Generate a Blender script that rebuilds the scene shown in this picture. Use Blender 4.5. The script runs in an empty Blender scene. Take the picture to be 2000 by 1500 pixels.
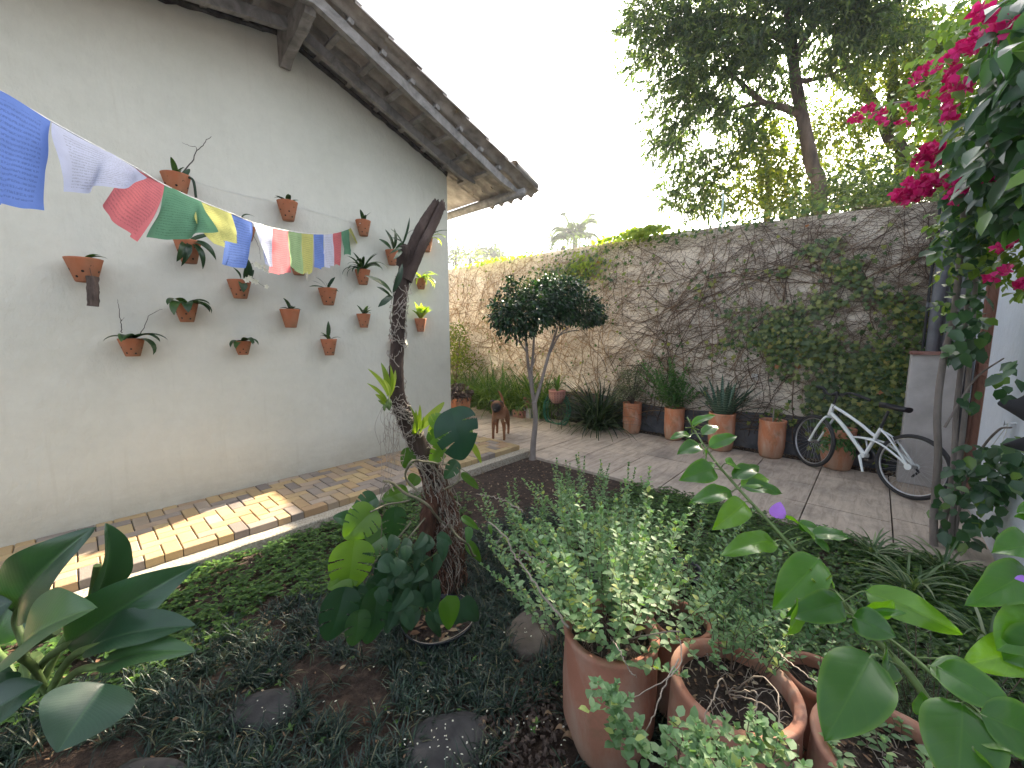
import bpy, bmesh, math, random
import numpy as np
from mathutils import Vector, Matrix, noise as mnoise
sin, cos, pi, R = math.sin, math.cos, math.pi, math.radians
rng = np.random.default_rng(11); random.seed(11)
SC = bpy.context.scene; COL = SC.collection

# ------------------------------------------------------------------ camera, sky, sun, exposure
CAM_H = 1.6; YAW = R(42.3); PITCH = math.atan(95/780.)
cd = bpy.data.cameras.new('camera'); cam = bpy.data.objects.new('camera', cd); COL.objects.link(cam)
cd.sensor_width = 36.0; cd.lens = 36.0*780/2000; cd.clip_start = .02; cd.clip_end = 2000
cam.location = (0, 0, CAM_H); cam.rotation_euler = (pi/2-PITCH, 0, YAW-pi/2)
SC.camera = cam
SUN_EL, SUN_AZ = R(30.3), R(7.0)            # azimuth measured from +X towards +Y
w = bpy.data.worlds.new('World'); SC.world = w; w.use_nodes = True
nt = w.node_tree; bg = nt.nodes['Background']; sk = nt.nodes.new('ShaderNodeTexSky')
sk.sky_type = 'NISHITA'; sk.sun_disc = False; sk.sun_elevation = SUN_EL; sk.sun_rotation = pi/2-SUN_AZ
sk.air_density = 1.0; sk.dust_density = 4.0; sk.ozone_density = 1.0; sk.altitude = 0
hs = nt.nodes.new('ShaderNodeHueSaturation'); hs.inputs['Saturation'].default_value = .5       # thin white morning haze
nt.links.new(sk.outputs[0], hs.inputs['Color']); nt.links.new(hs.outputs[0], bg.inputs[0]); bg.inputs[1].default_value = 0.10
ld = bpy.data.lights.new('sun', 'SUN'); sun = bpy.data.objects.new('sun', ld); COL.objects.link(sun)
ld.energy = 5.0; ld.angle = R(.5); ld.color = (1.0, .86, .66)
sd = Vector((cos(SUN_EL)*cos(SUN_AZ), cos(SUN_EL)*sin(SUN_AZ), sin(SUN_EL)))
sun.rotation_euler = sd.to_track_quat('Z', 'Y').to_euler(); sun.location = (8, 2, 12)
vs = SC.view_settings; vs.view_transform = 'Standard'; vs.look = 'None'; vs.gamma = 1; vs.use_curve_mapping = False
vs.exposure = 2.6
SC.cycles.max_bounces = 8; SC.cycles.diffuse_bounces = 5; SC.cycles.transparent_max_bounces = 8
SC.cycles.use_denoising = True

# ------------------------------------------------------------------ measuring helpers (survey of the real place)
_F = np.array([cos(YAW)*cos(PITCH), sin(YAW)*cos(PITCH), -sin(PITCH)])
_R = np.array([sin(YAW), -cos(YAW), 0.]); _U = np.cross(_R, _F); _C = np.array([0, 0, CAM_H])
def sight(a, b): return _R*(a-1000)+_U*(750-b)+_F*780.
def on_z(a, b, z=0.): d = sight(a, b); return _C+d*(z-CAM_H)/d[2]
def on_x(a, b, x): d = sight(a, b); return _C+d*x/d[0]
def on_y(a, b, y): d = sight(a, b); return _C+d*y/d[1]
def on_d(a, b, depth): return _C+sight(a, b)*depth/780.

# ------------------------------------------------------------------ mesh builder
class MB:
    def __init__(s): s.V = []; s.F = {3: [], 4: []}; s.n = 0; s.UV = []
    def add(s, v, f, smooth=True):
        v = np.asarray(v, float).reshape(-1, 3); f = np.asarray(f, int)
        if len(f): s.F[f.shape[1]].append(f+s.n)
        s.V.append(v); s.n += len(v); return s
    def poly(s, v, faces):
        v = np.asarray(v, float)
        for k in (3, 4):
            q = [f for f in faces if len(f) == k]
            if q: s.F[k].append(np.array(q)+s.n)
        for f in faces:
            if len(f) > 4:
                s.F[3].append(np.array([[f[0], f[i], f[i+1]] for i in range(1, len(f)-1)])+s.n)
        s.V.append(v); s.n += len(v); return s
    def box(s, c, size, rot=None, taper=1.):
        hx, hy, hz = [q/2 for q in size]
        v = np.array([[x*hx*(taper if z > 0 else 1), y*hy*(taper if z > 0 else 1), z*hz] for z in (-1, 1) for y in (-1, 1) for x in (-1, 1)])
        if rot is not None: v = v @ np.array(rot.to_3x3() if hasattr(rot, 'to_3x3') else rot).T
        f = [[0, 2, 3, 1], [4, 5, 7, 6], [0, 1, 5, 4], [2, 6, 7, 3], [0, 4, 6, 2], [1, 3, 7, 5]]
        return s.add(v+np.asarray(c, float), f)
    def beam(s, a, b, w, h, up=(0, 0, 1)):
        a = np.asarray(a, float); b = np.asarray(b, float); d = b-a; L = np.linalg.norm(d); d = d/L
        x = np.cross(d, up); x /= np.linalg.norm(x); z = np.cross(x, d)
        return s.box((a+b)/2, (w, L, h), np.stack([x, d, z], 1))
    def tube(s, pts, r, k=6, cap=True, wob=0.):
        P = np.asarray(pts, float); n = len(P); r = np.broadcast_to(np.asarray(r, float), (n,))
        T = np.gradient(P, axis=0); T /= np.linalg.norm(T, axis=1)[:, None]+1e-12
        ref = np.array([0, 0, 1.]) if abs(T[:, 2]).mean() < .8 else np.array([1., .3, 0])
        A = np.cross(T, ref); A /= np.linalg.norm(A, axis=1)[:, None]+1e-12; B = np.cross(T, A)
        th = np.arange(k)*2*pi/k
        rr = r[:, None]*(1+wob*rng.standard_normal((n, k))) if wob else np.repeat(r[:, None], k, 1)
        V = P[:, None]+rr[..., None]*(A[:, None]*np.cos(th)[None, :, None]+B[:, None]*np.sin(th)[None, :, None])
        i = np.arange(n-1)[:, None]*k; j = np.arange(k)[None]; j2 = (j+1) % k
        f = np.stack([i+j, i+j2, i+k+j2, i+k+j], -1).reshape(-1, 4)
        V = V.reshape(-1, 3); s.add(V, f)
        if cap and k >= 3:
            for o, e in ((0, 0), ((n-1)*k, n-1)):
                c = V[o:o+k]; fs = [[a, (a+1) % k, k] for a in range(k)]
                s.add(np.vstack([c, P[e]]), fs)
        return s
    def lathe(s, prof, c=(0, 0, 0), k=32, axis=None, squash=(1, 1), wob=0.):
        pr = np.asarray(prof, float); n = len(pr); th = np.arange(k)*2*pi/k
        V = np.zeros((n, k, 3)); V[..., 0] = pr[:, 0, None]*np.cos(th)*squash[0]; V[..., 1] = pr[:, 0, None]*np.sin(th)*squash[1]; V[..., 2] = pr[:, 1, None]
        if wob: V[..., :2] *= (1+wob*np.sin(th*2+1.3)+wob*.6*np.sin(3*th+pr[:, 1, None]*7))[..., None]
        V = V.reshape(-1, 3)
        if axis is not None: V = V @ np.array(axis).T
        i = np.arange(n-1)[:, None]*k; j = np.arange(k)[None]; j2 = (j+1) % k
        return s.add(V+np.asarray(c, float), np.stack([i+j, i+j2, i+k+j2, i+k+j], -1).reshape(-1, 4))
    def grid(s, G):
        G = np.asarray(G, float); n, m = G.shape[:2]
        i = np.arange(n-1)[:, None]*m; j = np.arange(m-1)[None]
        return s.add(G.reshape(-1, 3), np.stack([i+j, i+j+1, i+m+j+1, i+m+j], -1).reshape(-1, 4))
    def build(s, name, mat, T=None, parent=None, smooth=True, label=None, uv=None):
        V = np.vstack(s.V) if s.V else np.zeros((0, 3)); loc = np.array(T.location if T is not None else (0, 0, 0))
        me = bpy.data.meshes.new(name); V = V-loc
        tr = np.vstack(s.F[3]) if s.F[3] else np.zeros((0, 3), int); qd = np.vstack(s.F[4]) if s.F[4] else np.zeros((0, 4), int)
        me.vertices.add(len(V)); me.vertices.foreach_set('co', V.astype(np.float32).ravel())
        li = np.concatenate([tr.ravel(), qd.ravel()]).astype(np.int32)
        me.loops.add(len(li)); me.loops.foreach_set('vertex_index', li)
        st = np.concatenate([np.arange(len(tr))*3, len(tr)*3+np.arange(len(qd))*4]).astype(np.int32)
        me.polygons.add(len(st)); me.polygons.foreach_set('loop_start', st)
        me.polygons.foreach_set('use_smooth', np.full(len(st), bool(smooth)))
        if uv is None and s.UV and sum(len(q) for q in s.UV) == s.n: uv = np.vstack(s.UV)
        if uv is not None:
            ul = me.uv_layers.new(name='UVMap'); ul.data.foreach_set('uv', np.asarray(uv, np.float32)[li].ravel())
        me.update(calc_edges=True); me.validate()
        for m in (mat if isinstance(mat, (list, tuple)) else [mat]): me.materials.append(m)
        o = bpy.data.objects.new(name, me); COL.objects.link(o)
        if parent is not None: o.parent = parent
        elif T is not None: o.parent = T
        if label: o['label'] = label
        return o
def tag(o, label=None, cat=None, group=None, kind=None):
    if label: o['label'] = label
    if cat: o['category'] = cat
    if group: o['group'] = group
    if kind: o['kind'] = kind
    return o
def thing(name, loc, label, cat, group=None):
    o = bpy.data.objects.new(name, None); COL.objects.link(o); o.location = tuple(float(q) for q in loc); o.empty_display_size = .1
    return tag(o, label, cat, group)
def bevel(o, w=.004, seg=2):
    m = o.modifiers.new('bevel', 'BEVEL'); m.width = w; m.segments = seg; m.limit_method = 'ANGLE'; return o
def crumple(G, amp, sc=5., seed=0):
    G = np.array(G, float); sh = G.shape; g = G.reshape(-1, 3)
    for q in g: q += amp*np.array(mnoise.noise_vector(Vector(q*sc)+Vector((seed, 0, 0))))
    return g.reshape(sh)

# ------------------------------------------------------------------ vectorised foliage
def unit(a): return a/(np.linalg.norm(a, axis=-1, keepdims=True)+1e-12)
def rdir(n):
    return unit(rng.standard_normal((n, 3)))
DIAMOND = (np.array([[0, 0, 0], [-.5, .42, .07], [0, 1, -.03], [.5, .42, .07]]), np.array([[0, 3, 2], [0, 2, 1]]))
OVATE = (np.array([[0, 0, 0], [-.42, .28, .06], [-.36, .66, .05], [0, 1, -.08], [.36, .66, .05], [.42, .28, .06], [0, .5, 0]]),
         np.array([[0, 6, 1], [1, 6, 2], [2, 6, 3], [3, 6, 4], [4, 6, 5], [5, 6, 0]]))
LANCE = (np.array([[0, 0, 0], [-.5, .45, .1], [0, 1, -.12], [.5, .45, .1], [0, .5, 0]]), np.array([[0, 4, 1], [1, 4, 2], [2, 4, 3], [3, 4, 0]]))
IVY = (np.array([[0, 0, 0], [-.5, -.08, .03], [-.34, .3, 0], [-.55, .55, -.03], [-.2, .62, .02], [0, 1, -.05], [.2, .62, .02], [.55, .55, -.03], [.34, .3, 0], [.5, -.08, .03], [0, .4, .04]]),
       np.array([[0, 10, 1], [1, 10, 2], [2, 10, 3], [3, 10, 4], [4, 10, 5], [5, 10, 6], [6, 10, 7], [7, 10, 8], [8, 10, 9], [9, 10, 0]]))
def leaves(mb, P, D, N, L, Wd, tpl=DIAMOND):
    """n leaves: base P, direction D, approximate upper normal N, length L, width Wd"""
    P = np.atleast_2d(P); n = len(P)
    if n == 0: return mb
    D = unit(np.broadcast_to(D, (n, 3))); N = np.broadcast_to(N, (n, 3)); X = unit(np.cross(D, N)+1e-9); Z = np.cross(X, D)
    L = np.broadcast_to(L, (n,))[:, None, None]; Wd = np.broadcast_to(Wd, (n,))[:, None, None]
    v, f = tpl; m = len(v)
    V = P[:, None]+v[None, :, 0, None]*Wd*X[:, None]+v[None, :, 1, None]*L*D[:, None]+v[None, :, 2, None]*L*Z[:, None]
    Fx = (f[None]+np.arange(n)[:, None, None]*m).reshape(-1, f.shape[1])
    return mb.add(V.reshape(-1, 3), Fx)
def prof_strap(t): return np.minimum(1, 3.2*(1-t))**.8*np.minimum(1, .55+t*2)
def prof_oval(t): return np.sin(np.pi*np.clip(t, 0, 1)**.85)**.75+.04
def prof_grass(t): return (1-t)**.6
def blades(mb, P, az, el, L, W, droop, seg=6, prof=prof_grass, fold=.25, twist=0., sway=0.):
    """n ribbon leaves that rise at elevation el and arc over by droop (radians over their length)"""
    P = np.atleast_2d(np.asarray(P, float)); n = max(len(P), np.size(az)); P = np.broadcast_to(P, (n, 3))
    az, el, L, W, droop = [np.broadcast_to(np.asarray(q, float), (n,)) for q in (az, el, L, W, droop)]
    t = np.linspace(0, 1, seg+1); e = el[:, None]-droop[:, None]*t[None]**1.2
    a = az[:, None]+sway*t[None]*rng.standard_normal((n, 1)); dl = L[:, None]/seg
    T = np.stack([np.cos(e)*np.cos(a), np.cos(e)*np.sin(a), np.sin(e)], -1)
    C = np.concatenate([np.zeros((n, 1, 3)), np.cumsum((T[:, :-1]+T[:, 1:])/2*dl[..., None], 1)], 1)+P[:, None]
    S = np.stack([-np.sin(a), np.cos(a), 0*a], -1); Nn = np.cross(S, T)*-1
    tw = twist*rng.standard_normal((n, 1, 1))*t[None, :, None]
    S = S*np.cos(tw)+Nn*np.sin(tw)
    h = W[:, None]*.5*prof(t)[None]
    Lf = C-S*h[..., None]+Nn*(h*fold)[..., None]; Rt = C+S*h[..., None]+Nn*(h*fold)[..., None]
    V = np.stack([Lf, C, Rt], 2); m = (seg+1)*3
    i = np.arange(seg)[:, None]*3; j = np.arange(2)[None]
    f = np.stack([i+j, i+j+1, i+3+j+1, i+3+j], -1).reshape(-1, 4)
    Fx = (f[None]+np.arange(n)[:, None, None]*m).reshape(-1, 4)
    mb.add(V.reshape(-1, 3), Fx); return C
def bez(pts, n):
    """smooth curve through points (Catmull-Rom)"""
    P = np.asarray(pts, float); P = np.vstack([2*P[0]-P[1], P, 2*P[-1]-P[-2]]); out = []
    m = len(P)-3; per = max(1, n//m)
    for i in range(m):
        a, b, c, d = P[i:i+4]
        for t in np.arange(per)/per: out.append(.5*((2*b)+(-a+c)*t+(2*a-5*b+4*c-d)*t*t+(-a+3*b-3*c+d)*t**3))
    out.append(P[-2]); return np.array(out)
def bigleaf(mb, base, tip, width, normal=(0, 0, 1), fold=.25, arch=.12, nl=12, nw=5, prof=prof_oval, wave=.0, cup=0., bend=None):
    base = np.asarray(base, float); tip = np.asarray(tip, float); D = tip-base; L = np.linalg.norm(D); D = D/L
    X = np.cross(D, normal); X /= np.linalg.norm(X); Z = np.cross(X, D)
    t = np.linspace(0, 1, nl+1); u = np.linspace(-1, 1, 2*nw+1); ph = rng.uniform(0, 6)
    h = width*.5*prof(t)
    G = np.zeros((nl+1, 2*nw+1, 3))
    for i in range(nl+1):
        for j, q in enumerate(u):
            z = arch*L*4*t[i]*(1-t[i])+fold*h[i]*abs(q)*(1-.35*abs(q))+wave*L*abs(q)**1.5*sin(ph+t[i]*11+(1 if q > 0 else 2.2))
            G[i, j] = base+D*(t[i]*L)+X*(q*h[i])+Z*z
    mb.grid(G); mb.UV.append(np.array([(.5+.5*q, tt) for tt in t for q in u])); return G
# ------------------------------------------------------------------ materials
def _mat(name):
    m = bpy.data.materials.new(name); m.use_nodes = True; n = m.node_tree; b = n.nodes['Principled BSDF']; return m, n, b
def nd(n, t, **k):
    x = n.nodes.new(t)
    for a, v in k.items():
        if a.startswith('i_'): x.inputs[a[2:].replace('_', ' ')].default_value = v
        else: setattr(x, a, v)
    return x
def ramp(n, fac, stops):
    r = n.nodes.new('ShaderNodeValToRGB'); e = r.color_ramp.elements
    while len(e) < len(stops): e.new(.5)
    for k, (p, c) in enumerate(stops): e[k].position = p; e[k].color = (*c, 1)
    n.links.new(fac, r.inputs[0]); return r.outputs[0]
def coords(n, scale=(1, 1, 1), kind='Object', rot=(0, 0, 0)):
    tc = n.nodes.new('ShaderNodeTexCoord'); mp = n.nodes.new('ShaderNodeMapping')
    mp.inputs['Scale'].default_value = scale; mp.inputs['Rotation'].default_value = rot
    n.links.new(tc.outputs[kind], mp.inputs[0]); return mp.outputs[0]
def noise(n, vec, scale=5., detail=5., rough=.55, dist=0.):
    x = nd(n, 'ShaderNodeTexNoise'); x.inputs['Scale'].default_value = scale; x.inputs['Detail'].default_value = detail
    x.inputs['Roughness'].default_value = rough; x.inputs['Distortion'].default_value = dist
    n.links.new(vec, x.inputs['Vector']); return x.outputs['Fac']
def mixc(n, fac, a, b, mode='MIX'):
    x = n.nodes.new('ShaderNodeMix'); x.data_type = 'RGBA'; x.blend_type = mode
    for sock, v in ((x.inputs[0], fac), (x.inputs[6], a), (x.inputs[7], b)):
        if isinstance(v, (int, float)): sock.default_value = v
        elif isinstance(v, tuple): sock.default_value = (*v, 1)
        else: n.links.new(v, sock)
    return x.outputs[2]
def bump(n, b, h, strength=.3, dist=.01):
    x = n.nodes.new('ShaderNodeBump'); x.inputs['Strength'].default_value = strength; x.inputs['Distance'].default_value = dist
    n.links.new(h, x.inputs['Height']); n.links.new(x.outputs[0], b.inputs['Normal']); return x
def mat_surface(name, stops, scale=4., rough=.8, bs=.4, bd=.004, bscale=60., detail=6., stretch=(1, 1, 1), spec=.3, island=None, dist=0.):
    m, n, b = _mat(name); v = coords(n, stretch); c = ramp(n, noise(n, v, scale, detail, .6, dist), stops)
    if island:
        g = n.nodes.new('ShaderNodeNewGeometry'); c = mixc(n, .6, c, ramp(n, g.outputs['Random Per Island'], island), 'MULTIPLY') if island[0][1][0] > .5 else mixc(n, .7, c, ramp(n, g.outputs['Random Per Island'], island))
    n.links.new(c, b.inputs['Base Color']); b.inputs['Roughness'].default_value = rough; b.inputs['Specular IOR Level'].default_value = spec
    if bs: bump(n, b, noise(n, v, bscale, 6, .65), bs, bd)
    return m
def mat_leaf(name, stops, trans=.35, rough=.45, tcol=None, vary=.25, vscale=9., spec=.4, coat=0., per='island'):
    """leaf: colour varies from leaf to leaf; part of the light passes through"""
    m, n, b = _mat(name); g = n.nodes.new('ShaderNodeNewGeometry' if per == 'island' else 'ShaderNodeObjectInfo'); c = ramp(n, g.outputs['Random Per Island' if per == 'island' else 'Random'], stops)
    nz = noise(n, coords(n), vscale, 3, .5); k = n.nodes.new('ShaderNodeMapRange'); k.inputs[3].default_value = 1-vary; k.inputs[4].default_value = 1+vary
    n.links.new(nz, k.inputs[0]); c = mixc(n, 1., c, k.outputs[0], 'MULTIPLY')
    n.links.new(c, b.inputs['Base Color']); b.inputs['Roughness'].default_value = rough; b.inputs['Specular IOR Level'].default_value = spec
    if coat: b.inputs['Coat Weight'].default_value = coat; b.inputs['Coat Roughness'].default_value = .25
    t = n.nodes.new('ShaderNodeBsdfTranslucent'); tc = mixc(n, 1., c, tcol or (1.9, 2.1, .55), 'MULTIPLY')
    n.links.new(tc, t.inputs[0]); mx = n.nodes.new('ShaderNodeMixShader'); mx.inputs[0].default_value = trans
    n.links.new(b.outputs[0], mx.inputs[1]); n.links.new(t.outputs[0], mx.inputs[2])
    n.links.new(mx.outputs[0], n.nodes['Material Output'].inputs[0]); return m
def mat_plain(name, col, rough=.5, metal=0., spec=.5, coat=0., var=.12, vs=30.):
    m, n, b = _mat(name)
    c = ramp(n, noise(n, coords(n), vs, 4), [(.3, tuple(q*(1-var) for q in col)), (.7, tuple(min(1, q*(1+var)) for q in col))])
    n.links.new(c, b.inputs['Base Color']); b.inputs['Roughness'].default_value = rough; b.inputs['Metallic'].default_value = metal
    b.inputs['Specular IOR Level'].default_value = spec; b.inputs['Coat Weight'].default_value = coat; return m

def mat_bigleaf(name, stops, trans, rough, tcol, coat, rib=(1.7, 1.5, 1.2), veins=9., vb=.35, edge=None):
    m = mat_leaf(name, stops, trans, rough, tcol, .12, 10, .5, coat, per='object'); n = m.node_tree; b = n.nodes['Principled BSDF']
    sep = n.nodes.new('ShaderNodeSeparateXYZ'); n.links.new(coords(n, (1, 1, 1), 'UV'), sep.inputs[0])
    def mt(op, a, b_=None, c=None):
        q = n.nodes.new('ShaderNodeMath'); q.operation = op
        for k, v in enumerate((a, b_, c)):
            if v is None: continue
            if isinstance(v, (int, float)): q.inputs[k].default_value = v
            else: n.links.new(v, q.inputs[k])
        return q.outputs[0]
    au = mt('ABSOLUTE', mt('SUBTRACT', sep.outputs[0], .5)); ph = mt('SUBTRACT', sep.outputs[1], mt('MULTIPLY', au, .55)); wv = mt('ABSOLUTE', mt('SINE', mt('MULTIPLY', ph, veins*3.1416)))
    vein = mt('MULTIPLY', mt('SUBTRACT', 1., mt('MINIMUM', mt('MULTIPLY', wv, 4.), 1.)), .35); mid = mt('SUBTRACT', 1., mt('MINIMUM', mt('MULTIPLY', au, 38.), 1.)); f = mt('MAXIMUM', vein, mid)
    src = b.inputs['Base Color'].links[0].from_socket; c = mixc(n, 1., src, rib, 'MULTIPLY'); c = mixc(n, f, src, c)
    if edge: c = mixc(n, mt('MULTIPLY', mt('MAXIMUM', mt('SUBTRACT', au, .40), 0.), 8.), c, edge)
    tr = [x for x in n.nodes if x.type == 'BSDF_TRANSLUCENT'][0]; tm = tr.inputs[0].links[0].from_node
    n.links.new(c, b.inputs['Base Color']); n.links.new(c, tm.inputs[6])
    h = mt('SUBTRACT', mt('MULTIPLY', wv, .5), mt('MULTIPLY', mid, -.4)); bump(n, b, h, vb, .003); return m
M = {}
# painted house wall: trowelled plaster with soft waviness, damp marks low down
def _plaster(name, c0, c1, dirt, bsd=.006, low=True):
    m, n, b = _mat(name); v = coords(n)
    base = ramp(n, noise(n, v, .9, 5, .6), [(.3, c0), (.7, c1)])
    sp = ramp(n, noise(n, v, 26., 4, .7), [(.62, (0, 0, 0)), (.78, (1, 1, 1))])
    sep = n.nodes.new('ShaderNodeSeparateXYZ'); tc = n.nodes.new('ShaderNodeTexCoord'); n.links.new(tc.outputs['Object'], sep.inputs[0])
    if low:
        mr = n.nodes.new('ShaderNodeMapRange'); mr.inputs[1].default_value = .55; mr.inputs[2].default_value = .1
        n.links.new(sep.outputs[2], mr.inputs[0]); mu = n.nodes.new('ShaderNodeMath'); mu.operation = 'MULTIPLY'
        n.links.new(mr.outputs[0], mu.inputs[0]); n.links.new(noise(n, coords(n, (1, 1, 2.5)), 5, 6, .7), mu.inputs[1])
        base = mixc(n, mu.outputs[0], base, dirt)
    sm = n.nodes.new('ShaderNodeMath'); sm.operation = 'MULTIPLY'; sm.inputs[1].default_value = .16; n.links.new(sp, sm.inputs[0])
    base = mixc(n, sm.outputs[0], base, dirt)
    dr = ramp(n, noise(n, coords(n, (5, 5, .35)), 3., 7, .65), [(.58, (0, 0, 0)), (.76, (.2, .2, .2))]); base = mixc(n, dr, base, dirt)
    base = mixc(n, 1., base, ramp(n, noise(n, v, 9., 6, .7), [(.35, (.965, .965, .965)), (.65, (1.02, 1.02, 1.02))]), 'MULTIPLY')
    n.links.new(base, b.inputs['Base Color']); b.inputs['Roughness'].default_value = .75; b.inputs['Specular IOR Level'].default_value = .25
    h1 = noise(n, v, 3.2, 3, .5); h2 = noise(n, v, 38, 5, .7); h3 = noise(n, coords(n, (1, 1, .6)), 16, 4, .6)
    a = n.nodes.new('ShaderNodeMath'); a.operation = 'MULTIPLY_ADD'; a.inputs[1].default_value = .22; n.links.new(h2, a.inputs[0]); n.links.new(h3, a.inputs[2])
    a2 = n.nodes.new('ShaderNodeMath'); a2.operation = 'MULTIPLY_ADD'; a2.inputs[1].default_value = 2.2; n.links.new(h1, a2.inputs[0]); n.links.new(a.outputs[0], a2.inputs[2])
    bump(n, b, a2.outputs[0], .9, bsd*1.6); return m
M['house'] = _plaster('house plaster', (.56, .55, .47), (.63, .615, .535), (.36, .32, .24))
M['blue_plaster'] = _plaster('pale plaster', (.66, .72, .80), (.74, .79, .86), (.42, .42, .40))
M['ivywall'] = mat_surface('garden wall plaster', [(.25, (.46, .39, .31)), (.5, (.68, .60, .50)), (.8, (.80, .73, .63))], 2.2, .9, .6, .008, 40, 8)
M['greywall'] = mat_surface('grey render', [(.3, (.13, .13, .14)), (.7, (.24, .24, .25))], 3, .9, .5, .006)
M['block'] = mat_surface('concrete block render', [(.25, (.34, .32, .31)), (.7, (.55, .53, .52))], 3.5, .85, .5, .005)
M['brick'] = mat_surface('paver', [(.3, (.26, .19, .12)), (.55, (.36, .28, .19)), (.8, (.42, .34, .24))], 5., .85, .6, .004, 90, 8, stretch=(1, 1, 1), island=[(0, (.12, .11, .12)), (.2, (.24, .21, .19)), (.42, (.40, .27, .12)), (.62, (.44, .33, .16)), (.82, (.33, .20, .10)), (1, (.34, .30, .26))])
M['kerb'] = mat_surface('exposed aggregate', [(.3, (.20, .17, .13)), (.5, (.38, .34, .27)), (.75, (.52, .48, .40))], 70., .95, .8, .006, 110, 4)
M['soil'] = mat_surface('soil', [(.3, (.022, .015, .011)), (.55, (.06, .04, .03)), (.8, (.12, .085, .062))], 22., .95, .9, .02, 60, 10)
M['potsoil'] = mat_surface('potting soil', [(.3, (.012, .009, .007)), (.6, (.045, .032, .025)), (.85, (.12, .09, .07))], 60., .95, 1., .012, 90, 8)
M['litter'] = mat_leaf('dry leaves', [(0, (.10, .05, .025)), (.5, (.20, .12, .07)), (.85, (.32, .24, .15)), (1, (.5, .42, .3))], .05, .8)
M['slate'] = mat_surface('stepping stone', [(.3, (.02, .02, .022)), (.7, (.06, .058, .058))], 9., .8, .5, .004, 45)
M['brownstone'] = mat_surface('brown stone', [(.3, (.07, .055, .045)), (.7, (.17, .14, .115))], 6., .85, .7, .006, 45)
def _terracotta(name, c0, c1, lime=(.55, .5, .42), amt=.5):
    m, n, b = _mat(name); v = coords(n)
    c = ramp(n, noise(n, v, 3.5, 6, .6), [(.3, c0), (.7, c1)])
    st = ramp(n, noise(n, coords(n, (1, 1, .35)), 4., 7, .65, .8), [(.44, (0, 0, 0)), (.62, (amt, amt, amt))])
    c = mixc(n, st, c, lime)
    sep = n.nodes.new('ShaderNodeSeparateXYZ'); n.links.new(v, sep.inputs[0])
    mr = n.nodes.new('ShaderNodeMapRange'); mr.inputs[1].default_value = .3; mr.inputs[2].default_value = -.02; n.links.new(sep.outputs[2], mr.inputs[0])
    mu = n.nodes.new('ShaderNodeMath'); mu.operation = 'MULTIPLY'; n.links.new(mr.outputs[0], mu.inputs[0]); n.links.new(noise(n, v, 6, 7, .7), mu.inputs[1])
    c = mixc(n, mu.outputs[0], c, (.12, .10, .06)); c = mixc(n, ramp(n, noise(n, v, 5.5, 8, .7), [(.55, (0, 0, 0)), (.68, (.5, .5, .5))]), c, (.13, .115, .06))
    n.links.new(c, b.inputs['Base Color']); b.inputs['Roughness'].default_value = .8; b.inputs['Specular IOR Level'].default_value = .25
    bump(n, b, noise(n, v, 70, 5, .6), .35, .003); return m
M['terra'] = _terracotta('terracotta weathered', (.42, .155, .075), (.52, .22, .12))
M['terra_dusty'] = _terracotta('terracotta dusty', (.29, .125, .08), (.38, .175, .12), (.42, .36, .29), .42)
M['terra_wall'] = _terracotta('terracotta small', (.40, .115, .05), (.50, .165, .075), (.5, .3, .2), .22)
M['terra_pink'] = _terracotta('terracotta pink', (.42, .17, .14), (.5, .22, .18), (.5, .4, .36), .3)
M['hole'] = mat_plain('drain hole', (.012, .008, .006), .95)
M['wood'] = mat_surface('weathered timber', [(.25, (.12, .115, .11)), (.5, (.25, .235, .22)), (.8, (.40, .38, .36))], 7., .85, .7, .006, 40, 9, stretch=(1, 1, 1), dist=1.2)
M['slatwood'] = mat_surface('red brown slats', [(.3, (.16, .075, .05)), (.7, (.28, .14, .10))], 7., .6, .3, .003, 60, stretch=(1, 1, .2))
M['tile'] = mat_surface('roof tile', [(.3, (.2, .18, .16)), (.55, (.38, .34, .30)), (.8, (.52, .47, .42))], 6., .9, .6, .006, 50)
M['bark'] = mat_surface('dead bark', [(.3, (.022, .015, .012)), (.55, (.065, .043, .034)), (.8, (.15, .11, .09))], 9., .9, 1., .012, 38, 8, stretch=(1, 1, .3), dist=.6)
M['barkred'] = mat_surface('tree bark', [(.3, (.045, .032, .025)), (.7, (.14, .105, .08))], 9., .9, 1., .012, 30, 8, stretch=(1, 1, .3))
M['barkgrey'] = mat_surface('grey bark', [(.3, (.15, .125, .11)), (.7, (.30, .26, .235))], 9., .85, .7, .006, 40, 8, stretch=(1, 1, .35))
M['cork'] = mat_surface('cork block', [(.3, (.03, .022, .018)), (.7, (.15, .11, .09))], 40., .95, 1., .01, 60, 8, stretch=(1, 1, .25))
M['root'] = mat_plain('aerial root', (.34, .29, .24), .8, var=.3, vs=20)
M['rootred'] = mat_plain('reddish aerial root', (.16, .075, .05), .85, var=.35, vs=20)
M['matted'] = mat_surface('matted root fibre', [(.3, (.035, .018, .012)), (.6, (.11, .05, .032)), (.85, (.22, .13, .09))], 60., .95, 1., .012, 120, 6, stretch=(1, 1, .15))
M['vinewood'] = mat_plain('greenish vine', (.17, .155, .10), .8, var=.35, vs=14)
M['twig'] = mat_plain('dry twig', (.28, .235, .19), .85, var=.3, vs=15)
M['darktwig'] = mat_plain('dark twig', (.06, .045, .035), .85, var=.3)
M['greenstem'] = mat_plain('green stem', (.11, .17, .05), .6, var=.25)
M['brownstem'] = mat_plain('brown stem', (.13, .085, .06), .8, var=.3)
M['vinestem'] = mat_leaf('creeper stem', [(0, (.05, .03, .022)), (.4, (.10, .062, .042)), (.7, (.17, .11, .072)), (1, (.27, .18, .11))], .0, .85)
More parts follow.
